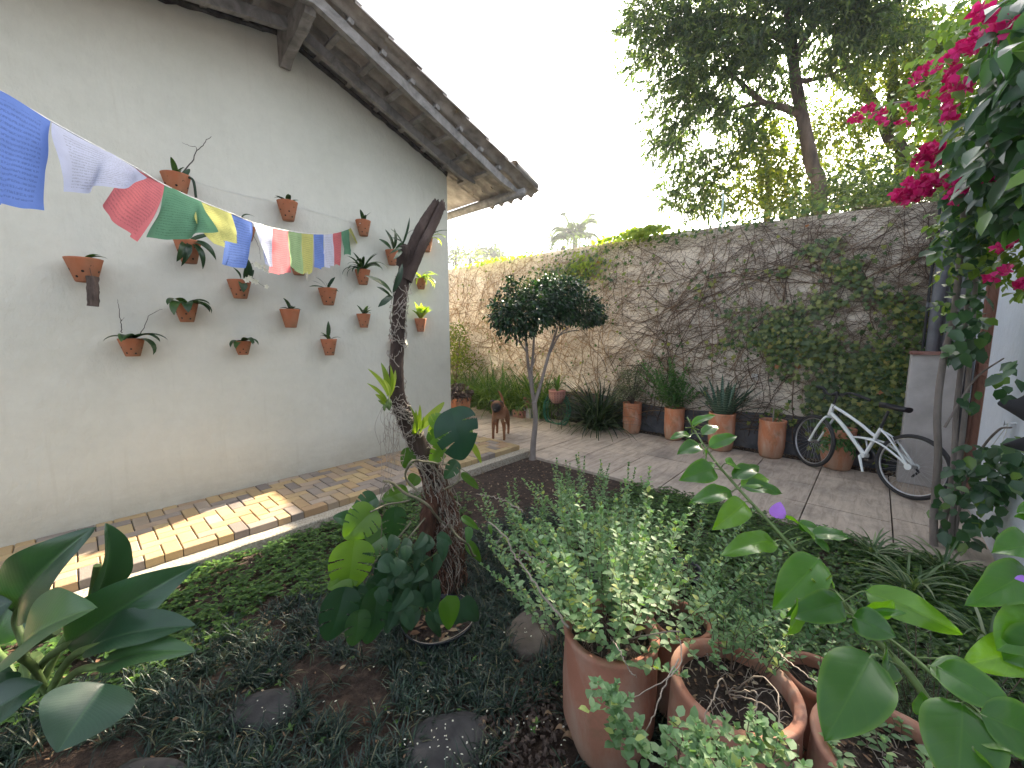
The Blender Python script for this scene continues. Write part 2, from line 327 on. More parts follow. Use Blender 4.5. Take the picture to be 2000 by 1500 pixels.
M['vinetan'] = mat_leaf('dry sunlit-tan creeper stem', [(0, (.16, .09, .05)), (.5, (.30, .18, .09)), (1, (.48, .32, .17))], .0, .85)  # dry stems at the left end, bounced sunlight partly put into the tan
M['ivygreen'] = mat_leaf('creeper leaf', [(0, (.03, .07, .02)), (.45, (.07, .12, .03)), (.75, (.15, .19, .04)), (.985, (.26, .25, .06)), (1, (.30, .06, .03))], .35, .5)
M['ivydark'] = mat_leaf('creeper leaf dark', [(0, (.035, .07, .028)), (.5, (.08, .125, .04)), (1, (.24, .26, .08))], .25, .5)
M['ivylime'] = mat_leaf('creeper leaf lime', [(0, (.16, .24, .03)), (1, (.32, .36, .05))], .5, .5)
M['tree'] = mat_leaf('canopy leaf', [(0, (.03, .055, .028)), (.5, (.06, .095, .045)), (1, (.13, .165, .06))], .48, .45, (1.9, 2.1, .85))
M['tree2'] = mat_leaf('canopy leaf yellowish', [(0, (.05, .08, .015)), (.5, (.10, .14, .02)), (1, (.19, .2, .035))], .5, .45, (2.1, 2.2, .5))
M['fartree'] = mat_leaf('far foliage', [(0, (.05, .08, .05)), (1, (.10, .14, .08))], .3, .6)
M['bonsai'] = mat_leaf('dark glossy leaf', [(0, (.006, .022, .012)), (.6, (.014, .045, .02)), (1, (.04, .10, .03))], .2, .4)
M['orchid'] = mat_leaf('orchid leaf', [(0, (.012, .035, .016)), (.6, (.025, .06, .022)), (1, (.05, .10, .03))], .3, .35, coat=.2)
M['lime'] = mat_leaf('sunlit-tint lime leaf', [(0, (.12, .19, .03)), (.6, (.2, .27, .045)), (1, (.3, .36, .09))], .5, .4)  # lime leaf, sunlit yellow of the corner pots put into the colour
M['philo'] = mat_bigleaf('large paddle leaf', [(0, (.018, .05, .026)), (.6, (.028, .075, .036)), (1, (.05, .11, .035))], .20, .34, (1.9, 2.6, .4), .2, (1.6, 1.5, 1.2), 22., .12)
M['bougbig'] = mat_bigleaf('glossy bougainvillea leaf', [(0, (.032, .11, .014)), (.6, (.05, .16, .016)), (1, (.12, .27, .02))], .42, .26, (2.3, 2.2, .35), .25, (1.35, 1.2, 1.05), 7., .10, (.10, .22, .03))
M['monstera'] = mat_leaf('monstera leaf', [(0, (.018, .055, .028)), (.5, (.03, .085, .035)), (1, (.06, .13, .035))], .3, .32, (2., 2.4, .35), .15, 9, .5, .3, per='object')
M['monstera_lime'] = mat_leaf('young monstera leaf', [(0, (.05, .12, .02)), (1, (.12, .23, .025))], .42, .34, (2., 2.2, .35), .15, 9, .5, .3, per='object')
M['monstera_waxy'] = mat_leaf('waxy monstera leaf', [(0, (.012, .05, .035)), (1, (.02, .06, .04))], .12, .22, (1.5, 2.4, .6), .15, 9, .6, .5, per='object')  # dark teal, glossier leaf
M['heartleaf'] = mat_leaf('heart leaf', [(0, (.016, .045, .03)), (.7, (.03, .075, .04)), (1, (.05, .10, .05))], .25, .45)
M['boug'] = mat_leaf('bougainvillea leaf', [(0, (.035, .10, .016)), (.5, (.055, .15, .02)), (.85, (.10, .22, .025)), (1, (.18, .32, .03))], .42, .28, (2.2, 2.3, .35), .12, 12, .6, .45)
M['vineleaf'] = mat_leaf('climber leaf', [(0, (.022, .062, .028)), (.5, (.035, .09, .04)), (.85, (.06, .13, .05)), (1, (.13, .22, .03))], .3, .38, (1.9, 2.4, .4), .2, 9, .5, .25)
M['vineleaf2'] = mat_leaf('climber leaf sunlit tint', [(0, (.06, .12, .02)), (1, (.16, .23, .035))], .45, .4)  # lighter copy of the climber leaf, sunlight put into its colour
M['pink'] = mat_leaf('magenta bract', [(0, (.46, .004, .10)), (.6, (.62, .012, .17)), (1, (.78, .05, .32))], .35, .5, (1.1, .6, .9), .15, 30)
M['purple'] = mat_leaf('violet bract', [(0, (.40, .17, .72)), (1, (.46, .22, .8))], .35, .5, (1, 1, 1), .12, 60)
M['petal'] = mat_leaf('white petal', [(0, (.75, .73, .55)), (1, (.85, .84, .74))], .35, .5, (1, 1, .9))
M['herb'] = mat_leaf('oregano leaf', [(0, (.11, .20, .09)), (.5, (.18, .30, .15)), (.85, (.26, .38, .21)), (1, (.36, .40, .10))], .3, .55, (1.6, 1.9, .6), .2, 20, .35)
M['herbdark'] = mat_leaf('basil leaf', [(0, (.045, .12, .04)), (.6, (.075, .17, .06)), (1, (.13, .24, .07))], .3, .5)
M['olive'] = mat_leaf('small olive leaf', [(0, (.06, .075, .04)), (.6, (.12, .14, .08)), (1, (.26, .28, .18))], .15, .5)
M['cover'] = mat_leaf('ground cover leaf', [(0, (.025, .065, .018)), (.6, (.05, .11, .025)), (1, (.11, .20, .035))], .3, .5)
M['mondo'] = mat_leaf('mondo grass', [(0, (.006, .017, .012)), (.6, (.015, .036, .026)), (.9, (.035, .07, .042)), (1, (.14, .12, .06))], .1, .4)
M['agap'] = mat_leaf('agapanthus leaf', [(0, (.045, .10, .025)), (.6, (.085, .16, .035)), (1, (.22, .28, .08))], .3, .4)
M['spider'] = mat_leaf('variegated blade', [(0, (.06, .12, .05)), (.6, (.13, .20, .09)), (1, (.34, .38, .24))], .25, .4)
M['agapdark'] = mat_leaf('dark strap leaf', [(0, (.008, .022, .010)), (.7, (.022, .05, .018)), (1, (.09, .12, .05))], .2, .4)
M['rosemary'] = mat_leaf('rosemary leaf', [(0, (.06, .10, .06)), (.6, (.12, .18, .11)), (1, (.28, .34, .2))], .15, .5)
M['purpleplant'] = mat_leaf('purple brown leaf', [(0, (.03, .018, .02)), (.7, (.075, .05, .05)), (1, (.16, .13, .12))], .15, .5)
def _striped(name, c0, c1, sc, axis=2, thr=.5, dist=2.):
    m, n, b = _mat(name); wv = n.nodes.new('ShaderNodeTexWave'); wv.bands_direction = 'XYZ'[axis]; wv.inputs['Scale'].default_value = sc
    wv.inputs['Distortion'].default_value = dist; wv.inputs['Detail'].default_value = 2; wv.inputs['Detail Scale'].default_value = 3.
    n.links.new(coords(n), wv.inputs[0]); n.links.new(ramp(n, wv.outputs['Fac'], [(thr-.12, c0), (thr+.12, c1)]), b.inputs['Base Color'])
    b.inputs['Roughness'].default_value = .45; return m
M['sanse'] = _striped('sansevieria', (.012, .045, .025), (.075, .14, .085), 9.)
# thin cotton with printed rows of script
def _flag(name, col):
    m, n, b = _mat(name); v = coords(n, (1, 1, 1), 'UV')
    wv = n.nodes.new('ShaderNodeTexWave'); wv.bands_direction = 'Y'; wv.inputs['Scale'].default_value = 6.2; wv.inputs['Distortion'].default_value = .5
    n.links.new(v, wv.inputs[0]); rows = ramp(n, wv.outputs['Fac'], [(.5, (0, 0, 0)), (.62, (1, 1, 1))])
    br = ramp(n, noise(n, coords(n, (55, 30, 1), 'UV'), 1.2, 3, .6), [(.42, (0, 0, 0)), (.55, (1, 1, 1))])
    rows = mixc(n, 1., rows, br, 'MULTIPLY')
    sep = n.nodes.new('ShaderNodeSeparateXYZ'); n.links.new(v, sep.inputs[0])
    ins = []
    for o, lo, hi in ((0, .10, .90), (1, .07, .93)):
        for op, val in (('GREATER_THAN', lo), ('LESS_THAN', hi)):
            q = n.nodes.new('ShaderNodeMath'); q.operation = op; q.inputs[1].default_value = val; n.links.new(sep.outputs[o], q.inputs[0]); ins.append(q.outputs[0])
    f = ins[0]
    for q in ins[1:]:
        x = n.nodes.new('ShaderNodeMath'); x.operation = 'MULTIPLY'; n.links.new(f, x.inputs[0]); n.links.new(q, x.inputs[1]); f = x.outputs[0]
    rows = mixc(n, 1., rows, f, 'MULTIPLY'); k = mixc(n, 1., rows, (.42, .42, .42), 'MULTIPLY')
    base = ramp(n, noise(n, coords(n, (1, 1, 1)), 14, 5, .6), [(.3, tuple(q*.85 for q in col)), (.7, col)])
    c = mixc(n, k, base, tuple(q*.28 for q in col))
    n.links.new(c, b.inputs['Base Color']); b.inputs['Roughness'].default_value = .9; b.inputs['Specular IOR Level'].default_value = .1
    t = n.nodes.new('ShaderNodeBsdfTranslucent'); n.links.new(c, t.inputs[0]); mx = n.nodes.new('ShaderNodeMixShader'); mx.inputs[0].default_value = .5
    n.links.new(b.outputs[0], mx.inputs[1]); n.links.new(t.outputs[0], mx.inputs[2]); n.links.new(mx.outputs[0], n.nodes['Material Output'].inputs[0])
    bump(n, b, noise(n, coords(n, (1, 1, 1)), 160, 2, .5), .25, .002); return m
for k_, c_ in dict(blue=(.17, .27, .66), white=(.62, .65, .80), red=(.66, .19, .21), green=(.14, .32, .20), yellow=(.58, .58, .20), lightgreen=(.36, .52, .27)).items(): M['flag_'+k_] = _flag('flag '+k_, c_)
M['cord'] = mat_plain('white cord', (.6, .6, .58), .8)
M['bikewhite'] = mat_plain('white bike paint', (.74, .78, .78), .25, coat=.6, var=.03)
M['rubber'] = mat_plain('black rubber', (.022, .022, .024), .75, var=.25, vs=40)
M['blackplastic'] = mat_plain('black plastic', (.016, .016, .02), .4)
M['steel'] = mat_plain('steel', (.55, .56, .58), .3, 1.)
M['alloy'] = mat_plain('rim alloy', (.5, .51, .53), .32, .8)
M['pipe'] = mat_plain('grey pvc pipe', (.13, .135, .15), .55, var=.3, vs=6)
M['hose'] = mat_plain('green hose', (.02, .13, .08), .4)
M['blacktub'] = mat_plain('black plastic tub', (.012, .015, .022), .45)
M['blackcloth'] = mat_plain('black cloth', (.012, .014, .022), .9)
M['sheet'] = mat_plain('grey roof sheet', (.40, .41, .44), .6)
M['pole'] = mat_plain('pale pole', (.35, .5, .48), .5)
# ------------------------------------------------------------------ ground, patio, brick path
def struct(o): o['kind'] = 'structure'; return o
HY = 4.45                                        # face of the house wall
g = MB(); xs = np.concatenate([[-60, -20, -8], np.linspace(-4, 4.1, 82), [8, 20, 60, 120]]); ys = np.concatenate([[-60, -20, -6], np.linspace(-3, 4.2, 73), [8, 20, 60, 120]])
G = np.zeros((len(xs), len(ys), 3)); G[..., 0] = xs[:, None]; G[..., 1] = ys[None]
for i, x in enumerate(xs):
    for j, y in enumerate(ys):
        G[i, j, 2] = -.03 + (.035*mnoise.noise(Vector((x*1.3, y*1.3, 0)))+.018*mnoise.noise(Vector((x*6, y*6, 3))) if (-4 < x < 3.7 and -2.9 < y < 3.3) else 0)
g.grid(G); struct(g.build('ground', M['soil']))
# stone patio: slabs with open joints, one sheet of thin slabs
p = MB(); X0, X1 = 4.0, 6.2
rows = np.arange(-1.42, 12, .6)
for k, y in enumerate(rows):
    x = X0-(0 if y < 3.3 else .4); cuts = [x]
    while cuts[-1] < X1: cuts.append(cuts[-1]+random.choice([.62, .74, .9, 1.1]))
    cuts[-1] = X1
    for a, b_ in zip(cuts[:-1], cuts[1:]):
        if b_-a < .1: continue
        z = random.uniform(-.002, .002)
        p.box(((a+b_)/2, y+.3, -.03+z), (b_-a-.012, .589, .06))
def _patio():
    m, n, b = _mat('patio stone'); v = coords(n, (1, 1, 1))
    c = ramp(n, noise(n, coords(n, (.8, 5, 1)), 3.5, 9, .7, .6), [(.3, (.29, .235, .185)), (.5, (.48, .40, .325)), (.72, (.60, .52, .43))])
    g = n.nodes.new('ShaderNodeNewGeometry'); c = mixc(n, .5, c, ramp(n, g.outputs['Random Per Island'], [(0, (.82, .8, .8)), (1, (1.1, 1.07, 1.02))]), 'MULTIPLY')
    dark = ramp(n, noise(n, v, 1.6, 8, .7), [(.48, (0, 0, 0)), (.68, (.62, .62, .62))]); c = mixc(n, dark, c, (.12, .10, .09))
    n.links.new(c, b.inputs['Base Color']); b.inputs['Roughness'].default_value = .7; bump(n, b, noise(n, coords(n, (1, 4, 1)), 30, 8, .7), .5, .005); return m
struct(p.build('patio', _patio(), smooth=False))
q = MB(); q.box((5.2, 5.4, -.062), (2.42, 14, .05)); struct(q.build('patio_bed', mat_surface('joint dirt', [(.3, (.03, .025, .02)), (.7, (.08, .065, .05))], 20, .95), smooth=False))
# soil strip with leaf litter at the foot of the garden wall
q = MB(); q.box((6.32, 4.5, -.02), (.26, 13, .04)); struct(q.build('wall_foot_soil', M['soil'], smooth=False))
# herringbone brick path
b = MB(); Lb, Wb, gap = .2, .1, .006; PX0, PX1, PY0, PY1 = -3.2, 3.97, 3.47, HY
def brick(x0, y0, x1, y1):
    x0, x1, y0, y1 = max(x0, PX0), min(x1, PX1), max(y0, PY0), min(y1, PY1)
    if x1-x0 < .03 or y1-y0 < .03: return
    z = random.uniform(-.0025, .0025); ang = random.uniform(-.006, .006)
    cx, cy, sx, sy = (x0+x1)/2, (y0+y1)/2, x1-x0-gap, y1-y0-gap; e = .005
    r = Matrix.Rotation(ang, 3, 'Z') @ Matrix.Rotation(random.uniform(-.008, .008), 3, 'X')
    v = []
    for (hx, hy, zz) in ((sx/2, sy/2, -.06), (sx/2, sy/2, -e), (sx/2-e, sy/2-e, 0)):
        v += [r @ Vector((a*hx, c*hy, zz)) for a, c in ((-1, -1), (1, -1), (1, 1), (-1, 1))]
    v = [(cx+a[0], cy+a[1], .12+z+a[2]) for a in v]
    f = [[0, 1, 5, 4], [1, 2, 6, 5], [2, 3, 7, 6], [3, 0, 4, 7], [4, 5, 9, 8], [5, 6, 10, 9], [6, 7, 11, 10], [7, 4, 8, 11], [8, 9, 10, 11]]
    b.add(v, f)
U = Wb
nx, ny = int((PX1-PX0)/U)+6, int((PY1-PY0)/U)+8
for cy_ in range(-4, ny):
    for cx_ in range(-6, nx):
        k = (cx_-cy_) % 4
        x, y = PX0+cx_*U, PY0+cy_*U
        if k == 0: brick(x, y, x+2*U, y+U)          # lies along the wall
        elif k == 3: brick(x, y, x+U, y+2*U)        # lies across
struct(b.build('brick_path', M['brick'], smooth=False))
q = MB(); q.box(((PX0+PX1)/2, (PY0+PY1)/2+.01, .03), (PX1-PX0-.02, PY1-PY0-.03, .14)); struct(q.build('path_bed', mat_surface('sand bed', [(.3, (.035, .03, .022)), (.7, (.09, .075, .055))], 30, .95), smooth=False))
q = MB(); xs = np.linspace(PX0, 4.08, 150)
for z, y in ((-.05, 3.35), (.055, 3.35), (.062, 3.36), (.062, 3.475)): pass
G = np.zeros((150, 4, 3))
for i, x in enumerate(xs):
    wv = .006*mnoise.noise(Vector((x*5, 0, 0))); wz = .004*mnoise.noise(Vector((x*7, 4, 0)))
    for j, (y, z) in enumerate(((3.352, -.07), (3.35, .052), (3.358, .06), (3.472, .061))): G[i, j] = (x, y+wv, z+wz)
q.grid(G); q.add([G[-1, 0], G[-1, 1], G[-1, 3], (4.08, 3.472, -.07)], [[0, 1, 2, 3]]); struct(q.build('kerb', M['kerb'], smooth=False))

# ------------------------------------------------------------------ the house
ridge = 1.62
def zr(x): return 4.36-(.36 if x > ridge else .20)*abs(x-ridge)          # lower edge of the rafters
H = thing('house', (0, HY, 0), 'white plastered gable house with grey timber eaves, flower pots on its wall', 'house')
wl = MB(); XL, XR, YB = -7.5, 3.59, 11.
def zt(x): return zr(x)+.118
pts = []
for x in (XL, -4, -1, 0, .8, ridge, 2.1, 2.6, 3.1, XR): pts.append((x, zt(x)))
nseg = len(pts); V = []
for y in (HY, YB):
    V += [(x, y, 0.) for x, z in pts]+[(x, y, z) for x, z in pts]
F = []
for i in range(nseg-1):
    F += [[i, i+1, nseg+i+1, nseg+i], [2*nseg+i, 3*nseg+i, 3*nseg+i+1, 2*nseg+i+1]]
F += [[nseg-1, 3*nseg-1, 4*nseg-1, 2*nseg-1], [0, nseg, 3*nseg, 2*nseg]]
wl.poly(V, F); wo = wl.build('wall', M['house'], H, smooth=False)
# broken mortar edge where the wall meets the roof
mo = MB(); xs = np.arange(-3.2, XR+.02, .035); pr = []
for x in xs:
    d = .022+.028*abs(mnoise.noise(Vector((x*6, 0, 0))))+.02*abs(mnoise.noise(Vector((x*23, 5, 0))))
    pr.append([(x, HY-.001, zt(x)-d-.02), (x, HY-.02, zt(x)-d), (x, HY-.022, zt(x)-.004), (x, HY+.05, zt(x)+.002)])
mo.grid(pr); mo.build('mortar_edge', mat_surface('dark mortar gap', [(.3, (.012, .011, .01)), (.7, (.10, .09, .08))], 14, .95), H)
EX = 4.22
def rafter(y, x0, x1, wdt=.055, h=.10, curl=False):
    m = MB(); n = 16; P = []
    for k in range(n+1):
        x = x0+(x1-x0)*k/n; P.append(x)
    G = []
    for x in P:
        z = zr(x); hh = h
        if curl and abs(x-x1) < .28: z += .0; hh = h*(.45+.55*abs(x-x1)/.28)
        w2 = wdt/2*(1+.06*mnoise.noise(Vector((x*3, y, 0)))); dz = .006*mnoise.noise(Vector((x*4, y*3, 2)))
        G.append([(x, y-w2, z+dz+(h-hh)), (x, y+w2, z+dz+(h-hh)), (x, y+w2, z+h), (x, y-w2, z+h), (x, y-w2, z+dz+(h-hh))])
    m.grid(G); m.add([G[0][i] for i in range(4)], [[0, 1, 2, 3]]); m.add([G[-1][i] for i in range(4)], [[0, 3, 2, 1]])
    return m
for y in (4.2, 3.74):
    rafter(y, ridge, EX if y < 4 else 3.85, curl=True).build('rafter', M['wood'], H, smooth=False)
    rafter(y, ridge-.001, -1.6).build('rafter', M['wood'], H, smooth=False)
for k in range(-8, 9):
    x = ridge+(.31+.315*(abs(k)-1))*(1 if k > 0 else -1) if k else None
    if x is None or x > 4.1: continue
    m = MB(); c = (x, (3.69+4.47)/2+.01*random.uniform(-1, 1), zr(x)+.1225); a = math.atan(.36)*(1 if x > ridge else -1)
    m.box(c, (.05, .80, .042), Matrix.Rotation(a, 3, 'Y')); m.build('batten', M['wood'], H, smooth=False)
m = MB(); m.box((EX-.02, 4.6, zr(EX)+.05), (.06, 2.0, .09), Matrix.Rotation(.36, 3, 'Y')); m.tube([(4.2, 5.6, 3.47), (4.2, 4.6, 3.48), (4.21, 3.74, 3.49), (4.22, 3.66, 3.5)], [.055, .06, .06, .03], 8, wob=.04)
m.build('eave_beam', M['wood'], H)
# carved ridge beam end
m = MB(); prof = [(0, .0), (.10, -.02), (.2, -.03), (.3, -.075), (.42, -.09), (.5, -.10), (.62, -.17), (.70, -.21), (.72, -.03), (.72, .10), (0, .12)]
v = [(ridge-.09+.0*t, 4.45-a, 4.30+z) for t in (0,) for a, z in prof]+[(ridge+.05, 4.45-a, 4.30+z) for a, z in prof]; n = len(prof)
# strut: sloping corbel from the wall out to the outer rafter
v = []; prof2 = [(4.47, 4.16), (4.40, 4.14), (4.33, 4.19), (4.2, 4.22), (4.08, 4.25), (3.95, 4.26), (3.86, 4.30), (3.80, 4.31), (3.77, 4.36), (3.77, 4.46), (4.47, 4.46)]
for sx in (-.045, .045): v += [(ridge+sx, y, z) for y, z in prof2]
n = len(prof2); F = [list(range(n)), list(range(2*n-1, n-1, -1))]+[[i, (i+1) % n, n+(i+1) % n, n+i] for i in range(n)]
m.poly(v, F); bevel(m.build('ridge_corbel', M['wood'], H, smooth=False), .008)
# tile courses: corrugated sheets, each course lifted over the one below
tl = MB(); step = .315; ys = np.linspace(3.58, 4.62, 53); zc = lambda y: .028*np.sin((y-3.58)*2*pi/.19)+.014*np.sin((y-3.58)*4*pi/.19+.8)
for side in (1, -1):
    for k in range(0, 9):
        xa = ridge+side*(k*step-.02 if k else 0); xb = ridge+side*(k*step+step+.05); off = random.uniform(-.006, .006)
        G = []
        for x, l in ((xa, .012), (xb, .040)):
            G.append([(x, y+off, zr(x)+.175+l+zc(y)) for y in ys])
        Gt = [[(a, b_, c+.016) for a, b_, c in r] for r in G]
        tl.grid(G); tl.grid(Gt); tl.grid([G[1], Gt[1]]); tl.grid([[G[0][0], G[1][0]], [Gt[0][0], Gt[1][0]]])
tl.build('roof_tiles', M['tile'], H)
tl = MB()
for side in (1, -1):
    G = []
    for x in (ridge, 4.3 if side > 0 else -6): G.append([(x, y, zr(x)+.20) for y in (4.6, 11.2)])
    tl.grid(G); Gt = [[(a, b_, c+.03) for a, b_, c in r] for r in G]; tl.grid(Gt)
tl.build('roof_deck', M['tile'], H, smooth=False)
# eave end tile and grey sheet under the last bay
m = MB(); cs = []
for x in (4.0, 4.42):
    cs.append([(x, 3.62+.085*cos(t), zr(x)+.24+.07*sin(t)) for t in np.linspace(-.3, pi+.3, 12)])
m.grid(cs); cs2 = [[(a, 3.62+(b_-3.62)*.8, c-.015) for a, b_, c in r] for r in cs]; m.grid(cs2); m.grid([cs[1], cs2[1]]); m.build('eave_tile', M['tile'], H)
# dry grass tuft stuck in the tiles
m = MB(); o = np.array([3.06, 3.6, 4.03]); blades(m, np.repeat(o[None], 26, 0), rng.uniform(0, 6.3, 26), rng.uniform(-.2, 1.4, 26), rng.uniform(.05, .13, 26), .004, .9, 4); 
t_ = thing('dry_grass_tuft', o, 'pale dry grass tuft caught on the edge of the roof tiles', 'grass tuft'); m.build('blades', M['litter'], t_)

# ------------------------------------------------------------------ garden wall with creeper
WX = 6.4
def wtop(y): return 3.2 if y > 3 else 3.2-.05*(3-y)
gw = thing('garden_wall', (WX, 3, 0), 'tall weathered plaster wall almost covered in creeper, behind the row of pots', 'wall')
m = MB(); ysw = np.linspace(-.9, 16, 60)
G = [[(WX, y, 0) for y in ysw], [(WX, y, 1) for y in ysw], [(WX, y, 2.) for y in ysw], [(WX, y, wtop(y)-.05) for y in ysw], [(WX-.0, y, wtop(y)) for y in ysw], [(WX+.2, y, wtop(y)) for y in ysw], [(WX+.2, y, 0) for y in ysw]]
m.grid(G); m.build('wall_face', M['ivywall'], gw, smooth=False)
m = MB(); G = [[(WX-.012, y, z) for z in (0, .2, .42+.05*sin(y*2), .5+.05*sin(y*2))] for y in np.linspace(-.3, 4.6, 40)]
for r in G: r[3] = (WX+.002, r[3][1], r[3][2])
m.grid(G); m.build('dark_plinth', mat_surface('damp dark plinth', [(.3, (.045, .045, .05)), (.7, (.14, .14, .15))], 4, .9, .6, .006), gw)
m = MB(); m.box((WX-.004, 1.22, 1.02), (.02, .10, .09)); m.build('outlet_plate', mat_plain('white plate', (.7, .68, .64), .5), gw)

cr = thing('wall_creeper', (WX-.02, 3, 0), 'brown stemmed creeper with green, yellow and a few red leaves clinging to the garden wall', 'creeper')
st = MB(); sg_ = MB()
def creeper_strand(y, z, ang, n, stp, r, curl):
    P = []; a = ang
    for k in range(n):
        P.append((WX-.012-random.random()*.035, y, z)); a += random.gauss(0, curl); y += cos(a)*stp; z += sin(a)*stp
        if z < .08 or z > wtop(y)+.05: break
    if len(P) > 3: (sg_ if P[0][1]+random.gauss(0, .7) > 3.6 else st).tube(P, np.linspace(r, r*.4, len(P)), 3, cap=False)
    return P
allP = []
for k in range(1000):                             # main runs, mostly sweeping sideways and down from the top right
    y = random.uniform(-.6, 14); side = random.random()
    ang = random.choice([pi*.5, pi*.62, pi*.72, .35*pi, -.1, pi*1.06, pi*.9])+random.gauss(0, .25)
    allP += creeper_strand(y, random.uniform(.15, 2.6), ang, random.randint(14, 42), .05, random.uniform(.003, .008), .13)
for k in range(8000):
    y = -.7+14*random.random()**1.4; ang = random.choice([0, pi])+random.gauss(0, .55)
    allP += creeper_strand(y, .25+2.9*random.random()**.8, ang, random.randint(6, 22), .035, random.uniform(.0015, .0035), .22)
for k in range(7):
    y = random.uniform(-.2, 5); creeper_strand(y, .2, pi/2+random.gauss(0, .1), 70, .045, .009, .05)
st.build('stems', M['vinestem'], cr); sg_.build('dry_sunlit_stems', M['vinetan'], cr)
allP = np.array(allP)
def lf_at(P, n_keep, fn, size, mat, name):
    s = P[rng.random(len(P)) < np.clip(fn(P[:, 1], P[:, 2]), 0, 1)]
    if len(s) > n_keep: s = s[rng.choice(len(s), n_keep, False)]
    n = len(s); s = s+rng.normal(0, .03, (n, 3))*[0, 1, 1]; s[:, 0] = WX-.03-rng.random(n)*.07
    D = np.stack([-rng.random(n)*.6, rng.normal(0, .7, n), -.5-rng.random(n)], -1); N = np.stack([-np.ones(n), rng.normal(0, .4, n), rng.random(n)*.8], -1)
    L = rng.uniform(size*.6, size*1.25, n); mb = MB(); leaves(mb, s, D, N, L, L*.95, IVY); return mb.build(name, mat, cr)
def nz(y, z, s, o=0): return np.array([mnoise.noise(Vector((float(a)*s, float(b_)*s, o))) for a, b_ in zip(y, z)])
lf_at(allP, 1500, lambda y, z: (nz(y, z, 1.3)*2.6-.28)*np.clip((2.0-y)/1.6, 0, 1)*(z < 2.75), .062, M['ivydark'], 'leaves')
lf_at(allP, 1300, lambda y, z: (nz(y, z, 1.7, 7)*2.4-.3)*np.clip((2.3-y)/2, 0, 1)*(z < 2.5), .06, M['ivygreen'], 'leaves')
lf_at(allP, 700, lambda y, z: .05+0*y, .05, M['ivygreen'], 'leaves')
# dense mats: beside the concrete block and above the tall tree
def leafmat(c, sy, sz, n, mat, size=.055, name='leaves', sx=.06):
    s = np.stack([WX-.05-rng.random(n)*sx*2, rng.normal(c[0], sy, n), rng.normal(c[1], sz, n)], -1); s = s[(s[:, 2] > .1)]; n = len(s)
    D = np.stack([-rng.random(n)*.8, rng.normal(0, .6, n), -.4-rng.random(n)], -1); N = np.stack([-np.ones(n), rng.normal(0, .5, n), .3+rng.random(n)], -1)
    L = rng.uniform(size*.6, size*1.3, n); mb = MB(); leaves(mb, s, D, N, L, L*.95, IVY); mb.build(name, mat, cr)
leafmat((-.1, 1.1), .12, .3, 700, M['ivygreen'], .05); leafmat((.05, .75), .22, .16, 420, M['ivydark'], .06); leafmat((.35, 1.35), .3, .2, 260, M['ivydark'], .065)
leafmat((-.15, .6), .15, .18, 300, M['ivygreen'], .05)
s_ = [((2.9, 3.24), 420, .2, .04), ((3.5, 3.21), 90, .2, .02), ((6.3, 3.2), 180, .6, .02)]
for c, n, sy, sz in s_: leafmat(c, sy, sz, n, M['ivylime'], .06, sx=.09)
leafmat((4.0, 2.85), .2, .12, 220, M['ivylime'], .055); leafmat((2.6, 3.1), 1.2, .05, 160, M['ivygreen'], .05); leafmat((1.2, 3.14), .9, .03, 120, M['ivygreen'], .05)
leafmat((4.35, 2.75), .5, .16, 420, M['ivygreen'], .06)
# loose upright shoots above the coping
mb = MB(); n = 420; yy = rng.uniform(-.5, 5, n); blades(mb, np.stack([np.full(n, WX+.05), yy, [wtop(a)-.02 for a in yy]], -1), rng.uniform(0, 6.3, n), rng.uniform(.2, 1.4, n), rng.uniform(.04, .14, n), .004, .7, 4); mb.build('top_shoots', M['vinestem'], cr)

# ------------------------------------------------------------------ corner by the pipes, right wall with slatted gate
gx_ = thing('corner_wall', (WX-.02, -.6, 0), 'dark grey rendered wall corner behind the pipes', 'wall')
m = MB(); m.box((6.36, -.74, 1.62), (.12, .56, 3.0)); m.build('render', M['greywall'], gx_, smooth=False)
cb = thing('concrete_block', (6.15, -.5, 0), 'pale rendered concrete block at the wall corner under the grey pipes', 'concrete block')
m = MB(); m.box((6.15, -.475, .70), (.34, .39, 1.40)); bevel(m.build('body', M['block'], cb, smooth=False), .01)
m = MB(); m.box((6.14, -.47, 1.415), (.38, .40, .03)); m.build('cap', mat_surface('red cap', [(.3, (.20, .08, .06)), (.7, (.34, .2, .17))], 9, .9), cb, smooth=False)
for nm, y, r, lab in (('drain_pipe', -.37, .012, 'thin black cable pipe beside the thick pipe at the wall corner'), ('drain_pipe', -.44, .05, 'thickest grey drain pipe rising from the concrete block'), ('drain_pipe', -.53, .018, 'slim pale grey conduit right of the thick drain pipe')):
    t = thing(nm, (6.24, y, 1.43), lab, 'pipe', 'pipes on the wall corner'); m = MB(); m.tube([(6.24, y, 1.43), (6.24, y+.003, 2.2), (6.24, y, 2.98)], r, 12); m.build('tube', M['rubber'] if r < .015 else M['pipe'], t)
    for z in (1.9, 2.6): m = MB(); m.tube([(6.24, y, z), (6.24, y, z+.05)], r*1.2+.002, 12); m.build('clamp', M['pipe'], t)
RY = -.75
rw = thing('side_wall', (3, RY, 0), 'pale blue-white side wall at the right edge with a wooden slatted gate', 'wall')
m = MB(); m.box((1.79, RY-.1, 1.6), (7.38, .2, 3.2)); m.box((6.29, RY-.1, 1.6), (.22, .2, 3.2)); m.box((5.83, RY-.1, 2.78), (.70, .2, .84)); m.build('wall_face', M['blue_plaster'], rw, smooth=False)
m = MB(); m.box((5.99, RY+.14, .6), (.1, .1, 1.2)); 
gt = thing('slatted_gate', (5.83, RY-.05, 0), 'red-brown wooden gate of narrow upright slats in the pale side wall', 'gate')
